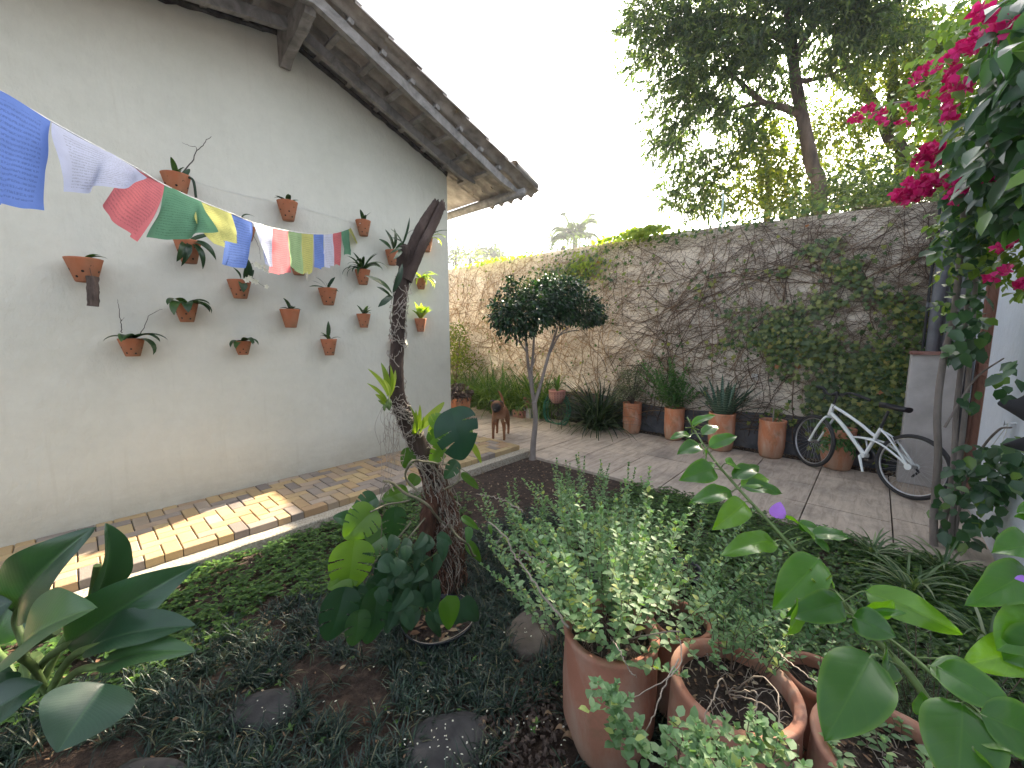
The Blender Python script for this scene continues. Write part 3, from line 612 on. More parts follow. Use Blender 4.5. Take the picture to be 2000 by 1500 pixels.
for x in (5.515, 6.145): m = MB(); m.box((x, RY-.03, 1.15), (.07, .05, 2.3)); bevel(m.build('stile', M['slatwood'], gt, smooth=False))
m = MB(); m.box((5.83, RY-.12, 1.15), (.66, .02, 2.3)); m.build('black_shade_panel', M['hole'], gt, smooth=False)  # added black panel, its colour stands in for the dark room behind the slats
for z in (.12, 1.28, 2.22): m = MB(); m.box((5.83, RY-.032, z), (.56, .046, .11)); bevel(m.build('rail', M['slatwood'], gt, smooth=False))
for k in range(9): m = MB(); m.box((5.595+k*.0585, RY-.034, 1.15), (.028, .028, 2.2)); m.build('slat', M['slatwood'], gt, smooth=False)
# hook with a black cloth hammock end slung from it
t = thing('hammock', (3.95, RY+.05, 1.1), 'black cloth hammock end hanging against the pale wall at the right edge', 'hammock')
h0 = on_y(1971, 826, RY+.03)
m = MB(); m.tube([h0+[0, -.05, 0], h0, h0+[0, .02, -.02], h0+[0, .02, .02]], .007, 6); m.build('hook', M['steel'], t)
m = MB(); pa = on_y(2040, 830, RY+.12); pb = on_y(1930, 890, RY+.1)
G = []
for s in np.linspace(0, 1, 10):
    a = on_y(1958+s*90, 780-s*30+8*sin(s*5), RY+.15); c = on_y(1966+s*90, 800+s*60, RY+.10)
    G.append([a+(c-a)*u+np.array([0, .03*sin(u*pi), 0]) for u in np.linspace(0, 1, 6)])
m.grid(G); G = []
for s in np.linspace(0, 1, 10):
    a = on_y(1963+s*80, 866-s*28, RY+.15); c = on_y(1990+s*60, 878+s*26, RY+.10)
    G.append([a+(c-a)*u+np.array([0, .03*sin(u*pi), 0]) for u in np.linspace(0, 1, 6)])
m.grid(G); m.build('cloth', M['blackcloth'], t)
m = MB()
for q in ((1940, 868), (1952, 880)): m.tube([h0, on_y(*q, RY+.08)], .003, 4)
m.build('rope', M['cord'], t)
# ------------------------------------------------------------------ generic plants
def setmat(o, v0, idx=1):
    me = o.data; vi = np.zeros(len(me.loops), np.int32); me.loops.foreach_get('vertex_index', vi)
    ls = np.zeros(len(me.polygons), np.int32); me.polygons.foreach_get('loop_start', ls)
    mi = (vi[ls] >= v0).astype(np.int32)*idx; me.polygons.foreach_set('material_index', mi); me.update()
def pot_prof(r, h, lip=.012, wall=.018, bulge=.04, fill=.88, foot=.92):
    return [(0, 0), (r*foot*.8, 0), (r*foot*.93, h*.02), (r*foot, h*.07), (r*(1+bulge*.6), h*.3), (r*(1+bulge), h*.6), (r*(1+bulge*.5), h*.9), (r+lip*.6, h-.03), (r+lip, h-.012), (r+lip*.8, h-.002), (r, h), (r-wall, h-.004), (r-wall*1.1, h-.02), (r-wall, h*fill-.03)]
def soil_disc(mb, c, r, amp=.008, n=9, k=28):
    G = []
    for i in range(n):
        rr = r*i/(n-1)+1e-4
        G.append([(c[0]+rr*cos(t), c[1]+rr*sin(t), c[2]+amp*mnoise.noise(Vector((rr*cos(t)*30+c[0], rr*sin(t)*30, c[1])))*(2 if i < n-1 else 0)) for t in np.linspace(0, 2*pi, k+1)])
    mb.grid(G)
def herb(stem, leaf, base, n, hmin, hmax, spread, lsize, r0=.05, lean=(0, 0), start=.3, pair=.02, tpl=OVATE, wide=.68, rs=.0018, bunch=1.):
    """upright stems carrying opposite pairs of leaves, crowded towards the tip"""
    base = np.asarray(base, float); Ps, Ds, Ns, Ls = [], [], [], []
    for _ in range(n):
        a = random.uniform(0, 2*pi); q = math.sqrt(random.random()); b0 = base+np.array([cos(a)*q*r0, sin(a)*q*r0, 0]); h = random.uniform(hmin, hmax)
        out = spread*q*random.uniform(.6, 1.2); e = b0+np.array([cos(a)*out+lean[0]*h, sin(a)*out+lean[1]*h, h])
        mid = (b0+e)/2+np.array([random.gauss(0, .02), random.gauss(0, .02), h*.08]); P = bez([b0, mid, e], 14)
        stem.tube(P, np.linspace(rs, rs*.5, len(P)), 3, cap=False)
        L = np.linalg.norm(e-b0); k = int(L*(1-start)/pair); ph = random.random()*pi
        for i in range(k):
            t = start+(1-start)*((i+.5)/k)**.8; f = t*(len(P)-1); j = min(int(f), len(P)-2); c = P[j]+(P[j+1]-P[j])*(f-j)
            s = lsize*(1.15-.55*t**3)*random.uniform(.7, 1.2)
            for sg in (0, pi):
                aa = ph+i*pi/2+sg+random.gauss(0, .25); el = .35+.5*t**2+random.gauss(0, .25)-.5*(t < .6)*random.random()
                Ps.append(c); Ds.append((cos(aa)*cos(el), sin(aa)*cos(el), sin(el))); Ns.append((-cos(aa)*.4, -sin(aa)*.4, 1)); Ls.append(s)
        for sg in range(4):
            aa = ph+sg*pi/2; Ps.append(e); Ds.append((cos(aa)*.7, sin(aa)*.7, .7)); Ns.append((-cos(aa), -sin(aa), 1)); Ls.append(lsize*.5)
    Ls = np.array(Ls); leaves(leaf, np.array(Ps), np.array(Ds), np.array(Ns, float), Ls, Ls*wide, tpl)
def cloud(mb, c, rad, n, size, wide=.5, tpl=DIAMOND, droop=.5, shell=.55, up=.6, clump=0, crad=.12, keep=None):
    c = np.asarray(c, float); rad = np.broadcast_to(np.asarray(rad, float), (3,))
    if clump:
        k = max(1, n//clump); d = rdir(k)*(shell+(1-shell)*rng.random((k, 1))**.5); cc = c+d*rad
        P = np.repeat(cc, clump, 0)+rng.normal(0, crad, (k*clump, 3)); n = len(P); out = np.repeat(d, clump, 0)+rdir(n)*.8
    else:
        d = rdir(n)*(shell+(1-shell)*rng.random((n, 1))**.6); P = c+d*rad; out = d+rdir(n)*.8
    if keep is not None: kk = keep(P); P = P[kk]; out = out[kk]; n = len(P)
    D = unit(out)+[0, 0, -droop]; N = rdir(n)*.6+[0, 0, up]; L = size*rng.uniform(.6, 1.2, n)
    leaves(mb, P, D, N, L, L*wide, tpl); return P
def twigs(mb, P, D, Lt, m, size, wide=.34, tpl=DIAMOND, droop=.5, stem=None, rs=.003):
    """n twigs at P pointing along D with m alternate drooping leaves each"""
    n = len(P); D = unit(D); t = (np.arange(m)+.7)/m; Lt = np.broadcast_to(Lt, (n,))
    B = P[:, None]+D[:, None]*(Lt[:, None]*t)[..., None]; B = B+np.array([0, 0, -1.])*(Lt[:, None]*t**2*.25*droop)[..., None]
    S = unit(np.cross(D, rdir(n))); sg = np.where(np.arange(m) % 2, 1, -1)
    dd = D[:, None]*.7+S[:, None]*sg[None, :, None]*.8+rng.normal(0, .25, (n, m, 3))+np.array([0, 0, -droop])
    N = np.array([0, 0, 1.])+rng.normal(0, .45, (n, m, 3)); L = size*rng.uniform(.65, 1.2, (n, m))
    leaves(mb, B.reshape(-1, 3), dd.reshape(-1, 3), N.reshape(-1, 3), L.ravel(), L.ravel()*wide, tpl)
    if stem is not None:
        for a, b_ in zip(P, B[:, -1]): stem.tube([a, (a+b_)/2+[0, 0, .01], b_], [rs, rs*.8, rs*.4], 3, cap=False)

# ------------------------------------------------------------------ perforated clay pots on the house wall
def wall_pot(px, ry, by, width, lab, kind, seed, holes=True, sz=1.35, n=5, mat='orchid'):
    random.seed(seed); yc = HY-width*.52; top = on_y(px, ry, yc); bot = on_y(px+1, by, yc); h = top[2]-bot[2]; r = width/2
    c = np.array([top[0], yc, bot[2]]); T = thing('wall_flower_pot', (c[0], HY, c[2]), lab, 'flower pot', 'clay pots hung on the house wall')
    m = MB(); prof = [(0, 0), (r*.52, 0), (r*.56, .006), (r*.97, h-.012), (r*1.0, h-.002), (r*.96, h), (r*.9, h-.004), (r*.86, h-.03), (0, h-.035)]
    m.lathe(prof, c, 28, squash=(1, 1)); v0 = m.n
    V = m.V[0]; V[:, 1] = np.minimum(V[:, 1], HY-.002)                        # flat back against the wall
    if holes:
        for (a, zz) in ((-2.35, .72), (-1.15, .66), (-1.75, .42), (-2.3, .2), (-1.3, .17), (-.5, .45), (-2.9, .5)):
            rr = r*(.56+.41*zz)+.001; p0 = c+np.array([cos(a)*rr, sin(a)*rr, h*zz]); d = np.array([cos(a), sin(a), -.3]); s = r*.085
            if p0[1] > HY-.03: continue
            X = np.array([-sin(a), cos(a), 0]); Z = np.cross(X, d/np.linalg.norm(d)); ring = [p0+(X*cos(q)+Z*sin(q))*s for q in np.linspace(0, 2*pi, 9)[:-1]]
            m.poly(np.array([*ring, p0]), [[i, (i+1) % 8, 8] for i in range(8)])
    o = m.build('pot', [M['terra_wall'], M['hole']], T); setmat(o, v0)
    sm = MB(); soil_disc(sm, c+[0, 0, h-.03], r*.85, .006, 5, 16); sm.V[0][:, 1] = np.minimum(sm.V[0][:, 1], HY-.004); sm.build('soil', M['potsoil'], T)
    tc = c+np.array([0, -.01, h-.025]); lf = MB()
    if kind == 'broad':      # moth orchid: few broad drooping leaves
        az = np.array([-2.9, -.3, -2.1, -1.0, -1.6, -.1, -3.0][:n])+rng.normal(0, .2, n); blades(lf, tc[None], az, rng.uniform(.5, 1.0, n), rng.uniform(.13, .2, n)*sz, .055*sz, rng.uniform(1.6, 2.6, n), 9, prof_oval, .3)
    elif kind == 'up':
        az = rng.uniform(-pi, 0, n); blades(lf, tc[None], az, rng.uniform(.9, 1.45, n), rng.uniform(.1, .17, n)*sz, .035*sz, rng.uniform(.2, 1.2, n), 8, prof_oval, .3)
    elif kind == 'strap':
        az = rng.uniform(-pi-.2, .2, n); blades(lf, tc[None], az, rng.uniform(.5, 1.4, n), rng.uniform(.14, .26, n)*sz, .022*sz, rng.uniform(.8, 2.6, n), 9, prof_strap, .35)
    elif kind == 'small':
        az = rng.uniform(-pi, 0, n); blades(lf, tc[None], az, rng.uniform(.7, 1.4, n), rng.uniform(.07, .12, n)*sz, .03*sz, rng.uniform(.4, 1.6, n), 7, prof_oval, .3)
    if lf.n: lf.build('leaves', M[mat], T)
    return T, tc, c, r, h
def bare_twig(T, pts, y, name='dry_stem', r=.004, mat='darktwig'):
    m = MB(); P = [on_y(a, b_, y) for a, b_ in pts]; P = bez(P, 18); P += rng.normal(0, .002, P.shape); m.tube(P, np.linspace(r, r*.35, len(P)), 4); m.build(name, M[mat], T)
ypot = HY-.11
T, *_ = wall_pot(163, 505, 551, .21, 'clay wall pot at the far left with a block of bark hanging beneath it', 'small', 1, n=3)
m = MB(); a = on_y(181, 540, HY-.19); b_ = on_y(182, 598, HY-.19); m.tube(bez([a, (a+b_)/2, b_], 10), .033, 12, wob=.08); m.build('bark_block', M['cork'], T)
m = MB(); m.tube([on_y(172, 508, HY-.18), on_y(179, 541, HY-.2)], .0015, 4); m.build('wire', M['darktwig'], T)
T, *_ = wall_pot(343, 341, 385, .20, 'highest clay wall pot, half behind the red flag, with a long bare branching stem', 'small', 2, n=3)
bare_twig(T, [(352, 342), (366, 325), (378, 311), (384, 295), (396, 284), (404, 273), (414, 267)], ypot, r=.005); bare_twig(T, [(384, 297), (383, 287), (372, 286), (362, 281), (356, 279)], ypot, r=.0025)
lf = MB(); bigleaf(lf, on_y(357, 347, ypot-.03), on_y(371, 330, ypot-.03), .035, (0, -1, .3)); P = bez([on_y(360, 345, ypot-.04), on_y(377, 352, ypot-.06), on_y(383, 386, ypot-.05)], 12); lf.tube(P, .010, 6); lf.build('upright_leaf', M['orchid'], T)
T, tc, *_ = wall_pot(366, 470, 514, .19, 'clay wall pot under the green flag with long drooping dark leaves', 'none', 3)
lf = MB()
for bt in (((360, 471), (345, 511), .06), ((368, 471), (354, 520), .045), ((372, 472), (396, 526), .05), ((372, 470), (422, 508), .06), ((370, 470), (414, 458), .035), ((366, 470), (352, 462), .03)): bigleaf(lf, on_y(*bt[0], ypot-.03), on_y(*bt[1], ypot-.08), bt[2], (.3, -1, .5), arch=.28 if bt[1][1] > 480 else .1, fold=.3)
lf.build('leaves', M['orchid'], T)
wall_pot(561, 394, 431, .185, 'clay wall pot high up above the flags mid wall with a tiny sprouting orchid', 'small', 4, n=5)
wall_pot(709, 431, 461, .165, 'clay wall pot at the end of the flag string with small arching leaves', 'small', 5, n=5)
T, tc, *_ = wall_pot(766, 489, 518, .165, 'clay wall pot left of the dead trunk top with upright dark leaves', 'none', 6)
lf = MB()
for b0, t0, w_ in (((765, 489), (740, 467), .06), ((768, 488), (752, 448), .06), ((769, 487), (770, 446), .05), ((771, 489), (790, 470), .04), ((768, 489), (783, 496), .04)): bigleaf(lf, on_y(*b0, ypot), on_y(*t0, ypot-.05), w_, (.2, -1, .4), arch=.1)
lf.build('leaves', M['orchid'], T)
T, tc, *_ = wall_pot(833, 463, 492, .165, 'clay wall pot behind the broken trunk tip near the wall corner, pale drooping leaves', 'strap', 7, n=6, mat='orchid')
lf = MB(); blades(lf, (tc+[.02, -.03, 0])[None], [-.6, -.2, -1.2, -2.8, -2.4], [.9, .6, .4, 1.2, 1.0], [.24, .22, .2, .2, .16], .035, [1.8, 2.2, 2.2, 1.9, 2.1], 9, prof_oval); lf.build('pale_leaves', M['lime'], T)
T, *_ = wall_pot(480, 443, 470, .16, 'clay wall pot hidden behind the blue flag with one dark leaf arching above it', 'small', 8, n=2)
lf = MB(); bigleaf(lf, on_y(470, 436, ypot), on_y(499, 424, ypot-.04), .04, (0, -.5, 1), arch=.35); lf.build('arching_leaf', M['orchid'], T)
bare_twig(T, [(484, 445), (497, 462), (507, 488), (509, 508)], ypot, r=.003)
T, *_ = wall_pot(362, 592, 629, .175, 'clay wall pot with broad glossy leaves spreading over its rim, below the green flag', 'broad', 9, n=6, sz=1.5)
T, *_ = wall_pot(467, 547, 583, .19, 'clay wall pot with cream orchid blossoms and one leaf hanging over its front', 'none', 10)
lf = MB()
for b0, t0, w_ in (((470, 546), (475, 571), .07), ((478, 546), (485, 507), .07), ((480, 545), (496, 527), .05), ((470, 545), (455, 522), .025)): bigleaf(lf, on_y(*b0, ypot-.03), on_y(*t0, ypot-.1), w_, (.2, -1, .4), arch=.15)
lf.build('leaves', M['orchid'], T)
bare_twig(T, [(476, 545), (490, 516), (508, 520), (524, 529)], ypot-.05, 'flower_spike', .0025, 'greenstem'); bare_twig(T, [(478, 548), (492, 542), (510, 556), (520, 562)], ypot-.05, 'flower_spike', .0025, 'greenstem')
for q in ((481, 547, .05), (487, 543, .045), (493, 549, .045), (500, 551, .045), (520, 560, .04), (500, 517, .05), (507, 521, .04), (517, 527, .035), (524, 531, .03), (515, 520, .03)):
    m = MB(); c = on_y(q[0], q[1], ypot-.08); a = rng.random()+np.arange(5)*2*pi/5
    leaves(m, np.repeat(c[None], 5, 0), np.stack([np.cos(a)*.8, 0*a-.35, np.sin(a)], -1), np.array([0, -1., 0]), q[2]*.62, q[2]*.55, OVATE); m.lathe([(0, .006), (.005, 0), (0, -.006)], c+[0, -.006, 0], 6); m.build('blossom', M['petal'], T)
wall_pot(582, 505, 537, .18, 'clay wall pot almost hidden behind the hanging red and green flags', 'small', 11, n=3)
T, *_ = wall_pot(640, 563, 596, .19, 'clay wall pot below the small red flag with stiff narrow leaves spread sideways', 'none', 12)
lf = MB()
for b0, t0, w_ in (((636, 563), (603, 560), .03), ((638, 562), (616, 541), .03), ((641, 562), (655, 541), .04), ((643, 562), (662, 570), .03), ((641, 562), (650, 552), .04), ((634, 562), (608, 548), .012), ((640, 562), (632, 548), .02)): bigleaf(lf, on_y(*b0, ypot-.03), on_y(*t0, ypot-.07), w_, (0, -.6, 1), arch=.08, prof=prof_strap)
lf.build('leaves', M['orchid'], T)
T, *_ = wall_pot(708, 527, 556, .17, 'clay wall pot with a full tuft of arching strap leaves left of the trunk', 'strap', 13, n=26, sz=1.4)
T, *_ = wall_pot(822, 544, 565, .15, 'small clay wall pot right of the trunk, upper one with sunlit yellow-green straps', 'strap', 14, n=20, mat='lime', sz=1.2)
wall_pot(566, 604, 640, .185, 'plain clay wall pot without holes holding a tiny dark plant', 'small', 15, holes=False, n=6)
wall_pot(710, 613, 640, .155, 'smallest clay wall pot with a sprig of short leaves, left of the trunk', 'small', 16, n=6)
T, *_ = wall_pot(821, 622, 648, .155, 'small clay wall pot nearest the wall corner bursting with bright lime leaves', 'up', 17, n=34, sz=1.5, mat='lime')
T, *_ = wall_pot(256, 661, 696, .165, 'lower left clay wall pot with two dead flower stems above drooping leaves', 'broad', 18, n=6, sz=1.3)
bare_twig(T, [(238, 650), (236, 630), (233, 605), (229, 585)], ypot, r=.0035); bare_twig(T, [(236, 628), (243, 620)], ypot, r=.002)
bare_twig(T, [(272, 655), (281, 640), (290, 618), (302, 610), (317, 604)], ypot, r=.003)
T, *_ = wall_pot(473, 666, 693, .15, 'lowest middle clay wall pot with one leaf arching right', 'broad', 19, n=5, sz=1.1)
T, *_ = wall_pot(642, 662, 694, .165, 'low clay wall pot with a single upright oval leaf and pale sprouts', 'small', 20, n=5)
lf = MB(); bigleaf(lf, on_y(640, 661, ypot), on_y(641, 627, ypot-.02), .05, (.2, -1, 0), arch=.03); lf.build('upright_leaf', M['orchid'], T)
T, *_ = wall_pot(775, 663, 694, .165, 'clay wall pot mostly behind the dead trunk with one white leaf at its side', 'none', 21)
lf = MB(); bigleaf(lf, on_y(786, 658, ypot-.04), on_y(797, 678, ypot-.08), .035, (.3, -1, 0), arch=.1); lf.build('white_leaf', M['petal'], T)

# ------------------------------------------------------------------ string of prayer flags
FT = thing('flag_string', on_y(708, 430, 4.25), 'string of thin prayer flags in faded colours sagging across the wall', 'flag string')
topx = [-62, 98, 262, 321, 394, 452, 493, 532, 563, 588, 612, 632, 650, 666, 680, 692]; topy = [140, 236, 326, 361, 394, 417, 434, 445, 451, 455, 457, 457.5, 456, 452, 447.5, 443]
dep = [1.06+.236*s for s in range(16)]
m = MB(); Pn = [on_d(a, b_, d) for a, b_, d in zip(topx, topy, dep)]; Pn.append(on_y(704, 436, HY-.16)); m.tube(bez(Pn, 90), .0032, 5); m.build('cord', M['cord'], FT)
#  per flag: colour, bottom-left px, bottom-right px, top-right override, depth offsets, ripple
FL = [('blue', (-80, 370), (80, 407), None, .05, .010), ('white', (117, 371), (282, 346), None, .1, .014), ('red', (196, 397), (272, 473), None, .12, .012), ('green', (299, 468), (424, 451), None, .1, .012),
      ('yellow', (425, 478), (456, 468), None, .1, .022), ('blue', (431, 514), (484, 521), None, .06, .010), ('white', (522, 517), (533, 516), None, .06, .016), ('red', (527, 533), (566, 531), None, .04, .010),
      ('lightgreen', (569, 520), (590, 534), None, .05, .014), ('yellow', (588, 534), (611, 530), None, .05, .012), ('blue', (614, 522), (634, 521), None, .04, .012), ('white', (636, 521), (652, 517), None, .04, .016),
      ('red', (648, 516), (665, 515), None, .04, .018), ('green', (671, 497), (687, 492), None, .06, .02), ('yellow', (697, 475), (698, 474), None, .06, .01)]
for i, (c, bl, br, _, off, rip) in enumerate(FL):
    a = on_d(topx[i]+(6 if i == 1 else 0), topy[i]+(4 if i == 1 else 0), dep[i]); b_ = on_d(topx[i+1], topy[i+1], dep[i+1]); c0 = on_d(*bl, dep[i]-off*.5); c1 = on_d(*br, dep[i+1]-off)
    if i == 0: a = on_d(-62, 140, 1.06)
    nu, nv = 22, 26; G = np.zeros((nv+1, nu+1, 3)); uv = []
    for r_ in range(nv+1):
        v = r_/nv
        for k in range(nu+1):
            u = k/nu; q = (a*(1-u)+b_*u)*(1-v)+(c0*(1-u)+c1*u)*v
            bulge = 4*u*(1-u)
            if i == 2:      # blown over: hem curls to the left with a scalloped notch
                q = q+(c0-a)*(-.42*(1-u)*v*(1-v)*2)+(b_-a)*(-.18*sin(v*pi)*(1-u)+.16*sin(v*pi)*u)
            if i == 3: q = q+(c1-c0)*(.18*v*v*(1-u)*-.2)
            if i == 4: q = q+(b_-a)*(-.35*sin(v*pi)*(1-u)); 
            if i == 1: q = q+np.array([0, 0, -.01])*bulge*v
            s = rip*(.3+v)*(sin(u*9+i*1.7+v*2)+.6*sin(u*17+v*5+i)); q = q-_F*s+_U*(-.012*bulge*v); G[r_, k] = q; uv.append((u, 1-v))
    m = MB(); m.grid(crumple(G, .006, 9, i)); o = m.build('flag', M['flag_'+c], FT, uv=uv)
    o['label'] = {'blue': 'blue', 'white': 'white', 'red': 'red', 'green': 'green', 'yellow': 'yellow', 'lightgreen': 'pale green'}[c]+' flag'
m = MB(); blades(m, np.repeat(on_d(600, 531, dep[9])[None], 7, 0), rng.uniform(0, 6, 7), -1.3, rng.uniform(.04, .09, 7), .003, .2, 3); m.build('frayed_threads', M['petal'], FT)
# thin wire strung along the wall
t = thing('wall_wire', on_y(400, 372, HY-.02), 'thin wire stretched between the upper wall pots', 'wire'); m = MB(); m.tube(bez([on_y(372, 352, HY-.01), on_y(450, 375, HY-.012), on_y(545, 396, HY-.01)], 20), .0012, 4); m.build('strand', M['cord'], t)
m = MB(); m.tube(bez([on_y(580, 404, HY-.01), on_y(640, 420, HY-.012), on_y(698, 437, HY-.01)], 16), .0012, 4); m.build('strand', M['cord'], t)

# ------------------------------------------------------------------ dead trunk with climbing plants
TY = 1.9
base = on_y(872, 1150, TY); base[2] = 0
TR = thing('dead_tree', base, 'leaning dead tree stump with a snapped top, wrapped in pale aerial roots', 'tree trunk')
def ty(a, b_, dy=0.): return on_y(a, b_, TY+dy)
path = [ty(872, 1175), ty(870, 1100), ty(864, 1030), ty(852, 960), ty(832, 900), ty(802, 838), ty(779, 785), ty(774, 735), ty(776, 680), ty(778, 630), ty(781, 590), ty(787, 550), ty(796, 512), ty(808, 478), ty(823, 445), ty(838, 420), ty(852, 396)]
rad = [.10, .095, .085, .066, .056, .049, .043, .039, .036, .035, .035, .035, .034, .031, .029, .028, .022]
m = MB(); P = bez(path, 96); r_ = np.interp(np.linspace(0, 1, len(P)), np.linspace(0, 1, len(rad)), rad); P[-5:] += 0
m.tube(P, r_, 18, wob=.035)
tip = P[-1]; 
for k in range(4): a = k*1.6; m.tube([tip+[.008*cos(a), .008*sin(a), -.03], tip+[.012*cos(a), .010*sin(a), .0], tip+[.014*cos(a)+.006, .01*sin(a), .008+.022*random.random()]], [.016, .011, .002], 6, wob=.1)
m.build('stem', M['bark'], TR)
m = MB(); P2 = bez([ty(795, 548, -.03), ty(808, 520, -.04), ty(823, 485, -.04), ty(842, 448, -.04), ty(856, 418, -.04), ty(864, 398, -.04)], 36); m.tube(P2, np.interp(np.linspace(0, 1, len(P2)), [0, .2, .8, 1], [.028, .025, .024, .018]), 14, wob=.04)
for k in range(3): a = k*2.1; m.tube([P2[-1]+[.006*cos(a), .006*sin(a), -.03], P2[-1]+[.009*cos(a), .008*sin(a), .0], P2[-1]+[.01*cos(a)+.006, .008*sin(a), .008+.02*random.random()]], [.014, .009, .002], 6, wob=.1)
m.build('branch', M['bark'], TR)
m = MB(); P3 = bez([ty(785, 520), ty(788, 495, -.02), ty(791, 478, -.02)], 8); m.tube(P3, [.03]*(len(P3)-2)+[.02, .012], 8, wob=.06); m.build('snag', M['bark'], TR)
# the mass of aerial roots around the foot and the bands tied around the stem
AR = thing('aerial_roots', base+[.0, -.02, .0], 'tangle of reddish and pale aerial roots draped over the trunk foot', 'roots')
def rootmass(n, x0, x1, y0, y1, z0, z1, rr, mat, name, wig=.012, parent=AR, tw=.5):
    m = MB()
    for _ in range(n):
        u = random.random(); a = random.uniform(-pi*1.0, 0)+.0; zt_ = random.uniform(*z1); zb = random.uniform(*z0); k = 12; Q = []
        for i in range(k):
            t = i/(k-1); z = zt_+(zb-zt_)*t; j = np.argmin(abs(P[:, 2]-z)) if z < P[:, 2].max() else 0; ax = P[j]; rr_ = r_[j]+.008+t*random.uniform(0, .02)
            aa = a+tw*(t-.5)*random.uniform(.4, 1.2); Q.append((ax[0]+cos(aa)*rr_+random.gauss(0, wig), ax[1]+sin(aa)*rr_+random.gauss(0, wig), z))
        m.tube(bez(Q, 22), np.linspace(rr, rr*.6, 23)[:len(bez(Q, 22))], 4, cap=False)
    m.build(name, M[mat], parent)
rootmass(150, 0, 0, 0, 0, (-.02, .25), (.45, .85), .0030, 'rootred', 'fibrous_roots', .012)
rootmass(70, 0, 0, 0, 0, (.0, .4), (.5, .95), .0034, 'root', 'pale_roots', .014)
rootmass(26, 0, 0, 0, 0, (.0, .1), (.35, .6), .006, 'darktwig', 'thick_roots', .01)
# reddish matted hump to the left of the stem
m = MB(); Q = bez([ty(868, 950, .02), ty(846, 980, -.04), ty(834, 1030, -.05), ty(828, 1075, -.05), ty(826, 1095, -.04)], 20); m.tube(Q, np.interp(np.linspace(0, 1, len(Q)), [0, .4, .8, 1], [.03, .05, .04, .015]), 12, wob=.07); m.build('matted_hump', M['matted'], AR)
def wraps(zlo, zhi, n, name):
    m = MB()
    for _ in range(n):
        z0 = random.uniform(zlo, zhi); a0 = random.uniform(0, 6.3); Q = []; tr = random.uniform(.5, 3.5)*random.choice([-1, 1]); dz = random.uniform(-.18, .1)
        for i in range(14):
            t = i/13; z = z0+dz*t; j = np.argmin(abs(P[:, 2]-z)); a = a0+tr*t; rr = r_[j]+.004+abs(random.gauss(0, .005)); Q.append((P[j][0]+cos(a)*rr, P[j][1]+sin(a)*rr, z+random.gauss(0, .006)))
        m.tube(Q, .0019, 4, cap=False)
    m.build(name, M['root'], TR)
wraps(1.45, 1.9, 44, 'root_wrap'); wraps(1.0, 1.3, 60, 'root_wrap'); wraps(.7, 1.05, 30, 'root_wrap')
m = MB()
for _ in range(26):                                # roots hanging free on the left of the stem
    a = ty(random.uniform(748, 785), random.uniform(790, 850), -.05); L = random.uniform(.08, .3); m.tube(bez([a, a+[random.gauss(0, .03), 0, -L*.5], a+[random.gauss(0, .04), 0, -L]], 10), .0012, 3, cap=False)
for x0 in (752, 757, 764, 742): m.tube(bez([ty(x0, 850, -.05), ty(x0+3, 900, -.05), ty(x0+random.uniform(-8, 10), 970, -.05), ty(x0+12, 1040, -.05)], 20), .0012, 3, cap=False)
m.build('hanging_roots', M['root'], TR)
# orchids tied to the trunk
def tied(lab, px, py, specs, mat, pn='leaves', nrm=(0, -1, .5), bulbs=0):
    t = thing('tied_orchid', ty(px, py, -.05), lab, 'orchid', 'orchids tied to the dead trunk'); lf = MB()
    for b0, t0, w_ in specs: bigleaf(lf, ty(*b0, -.05), ty(*t0, -.05+random.uniform(-.1, .02)), w_, nrm, arch=.1, prof=prof_strap if w_ < .03 else prof_oval)
    lf.build(pn, M[mat], t)
    if bulbs:
        m = MB()
        for k in range(bulbs): c = ty(px+random.uniform(-8, 8), py+random.uniform(-4, 10), -.05); m.lathe([(0, -.01), (.007, 0), (.009, .012), (.004, .03), (0, .032)], c, 7)
        m.build('bulbs', M['greenstem'], t)
tied('orchid with pale green straps tied to the trunk at mid height, on its left', 755, 790, [((758, 775), (718, 720), .03), ((758, 772), (744, 708), .035), ((760, 772), (762, 712), .022), ((756, 785), (716, 748), .022), ((755, 790), (733, 770), .03), ((757, 795), (738, 782), .02), ((760, 780), (748, 740), .03), ((762, 772), (772, 722), .02)], 'lime', bulbs=8)
tied('orchid with long olive leaves tied to the upper trunk, on its left', 768, 578, [((766, 575), (712, 538), .03), ((765, 578), (738, 600), .028), ((767, 572), (786, 515), .03), ((763, 580), (735, 560), .02)], 'orchid')
tied('thin leaved orchid near the snapped top of the trunk', 786, 478, [((786, 478), (762, 446), .012), ((786, 478), (800, 424), .012), ((788, 476), (764, 464), .01), ((785, 484), (760, 496), .012), ((784, 490), (768, 508), .018)], 'orchid')
tied('orchid with lime leaves tied on the right of the lower trunk', 812, 842, [((808, 850), (820, 790), .03), ((812, 850), (800, 792), .02), ((806, 848), (812, 800), .025), ((815, 850), (826, 812), .02)], 'lime', bulbs=4)

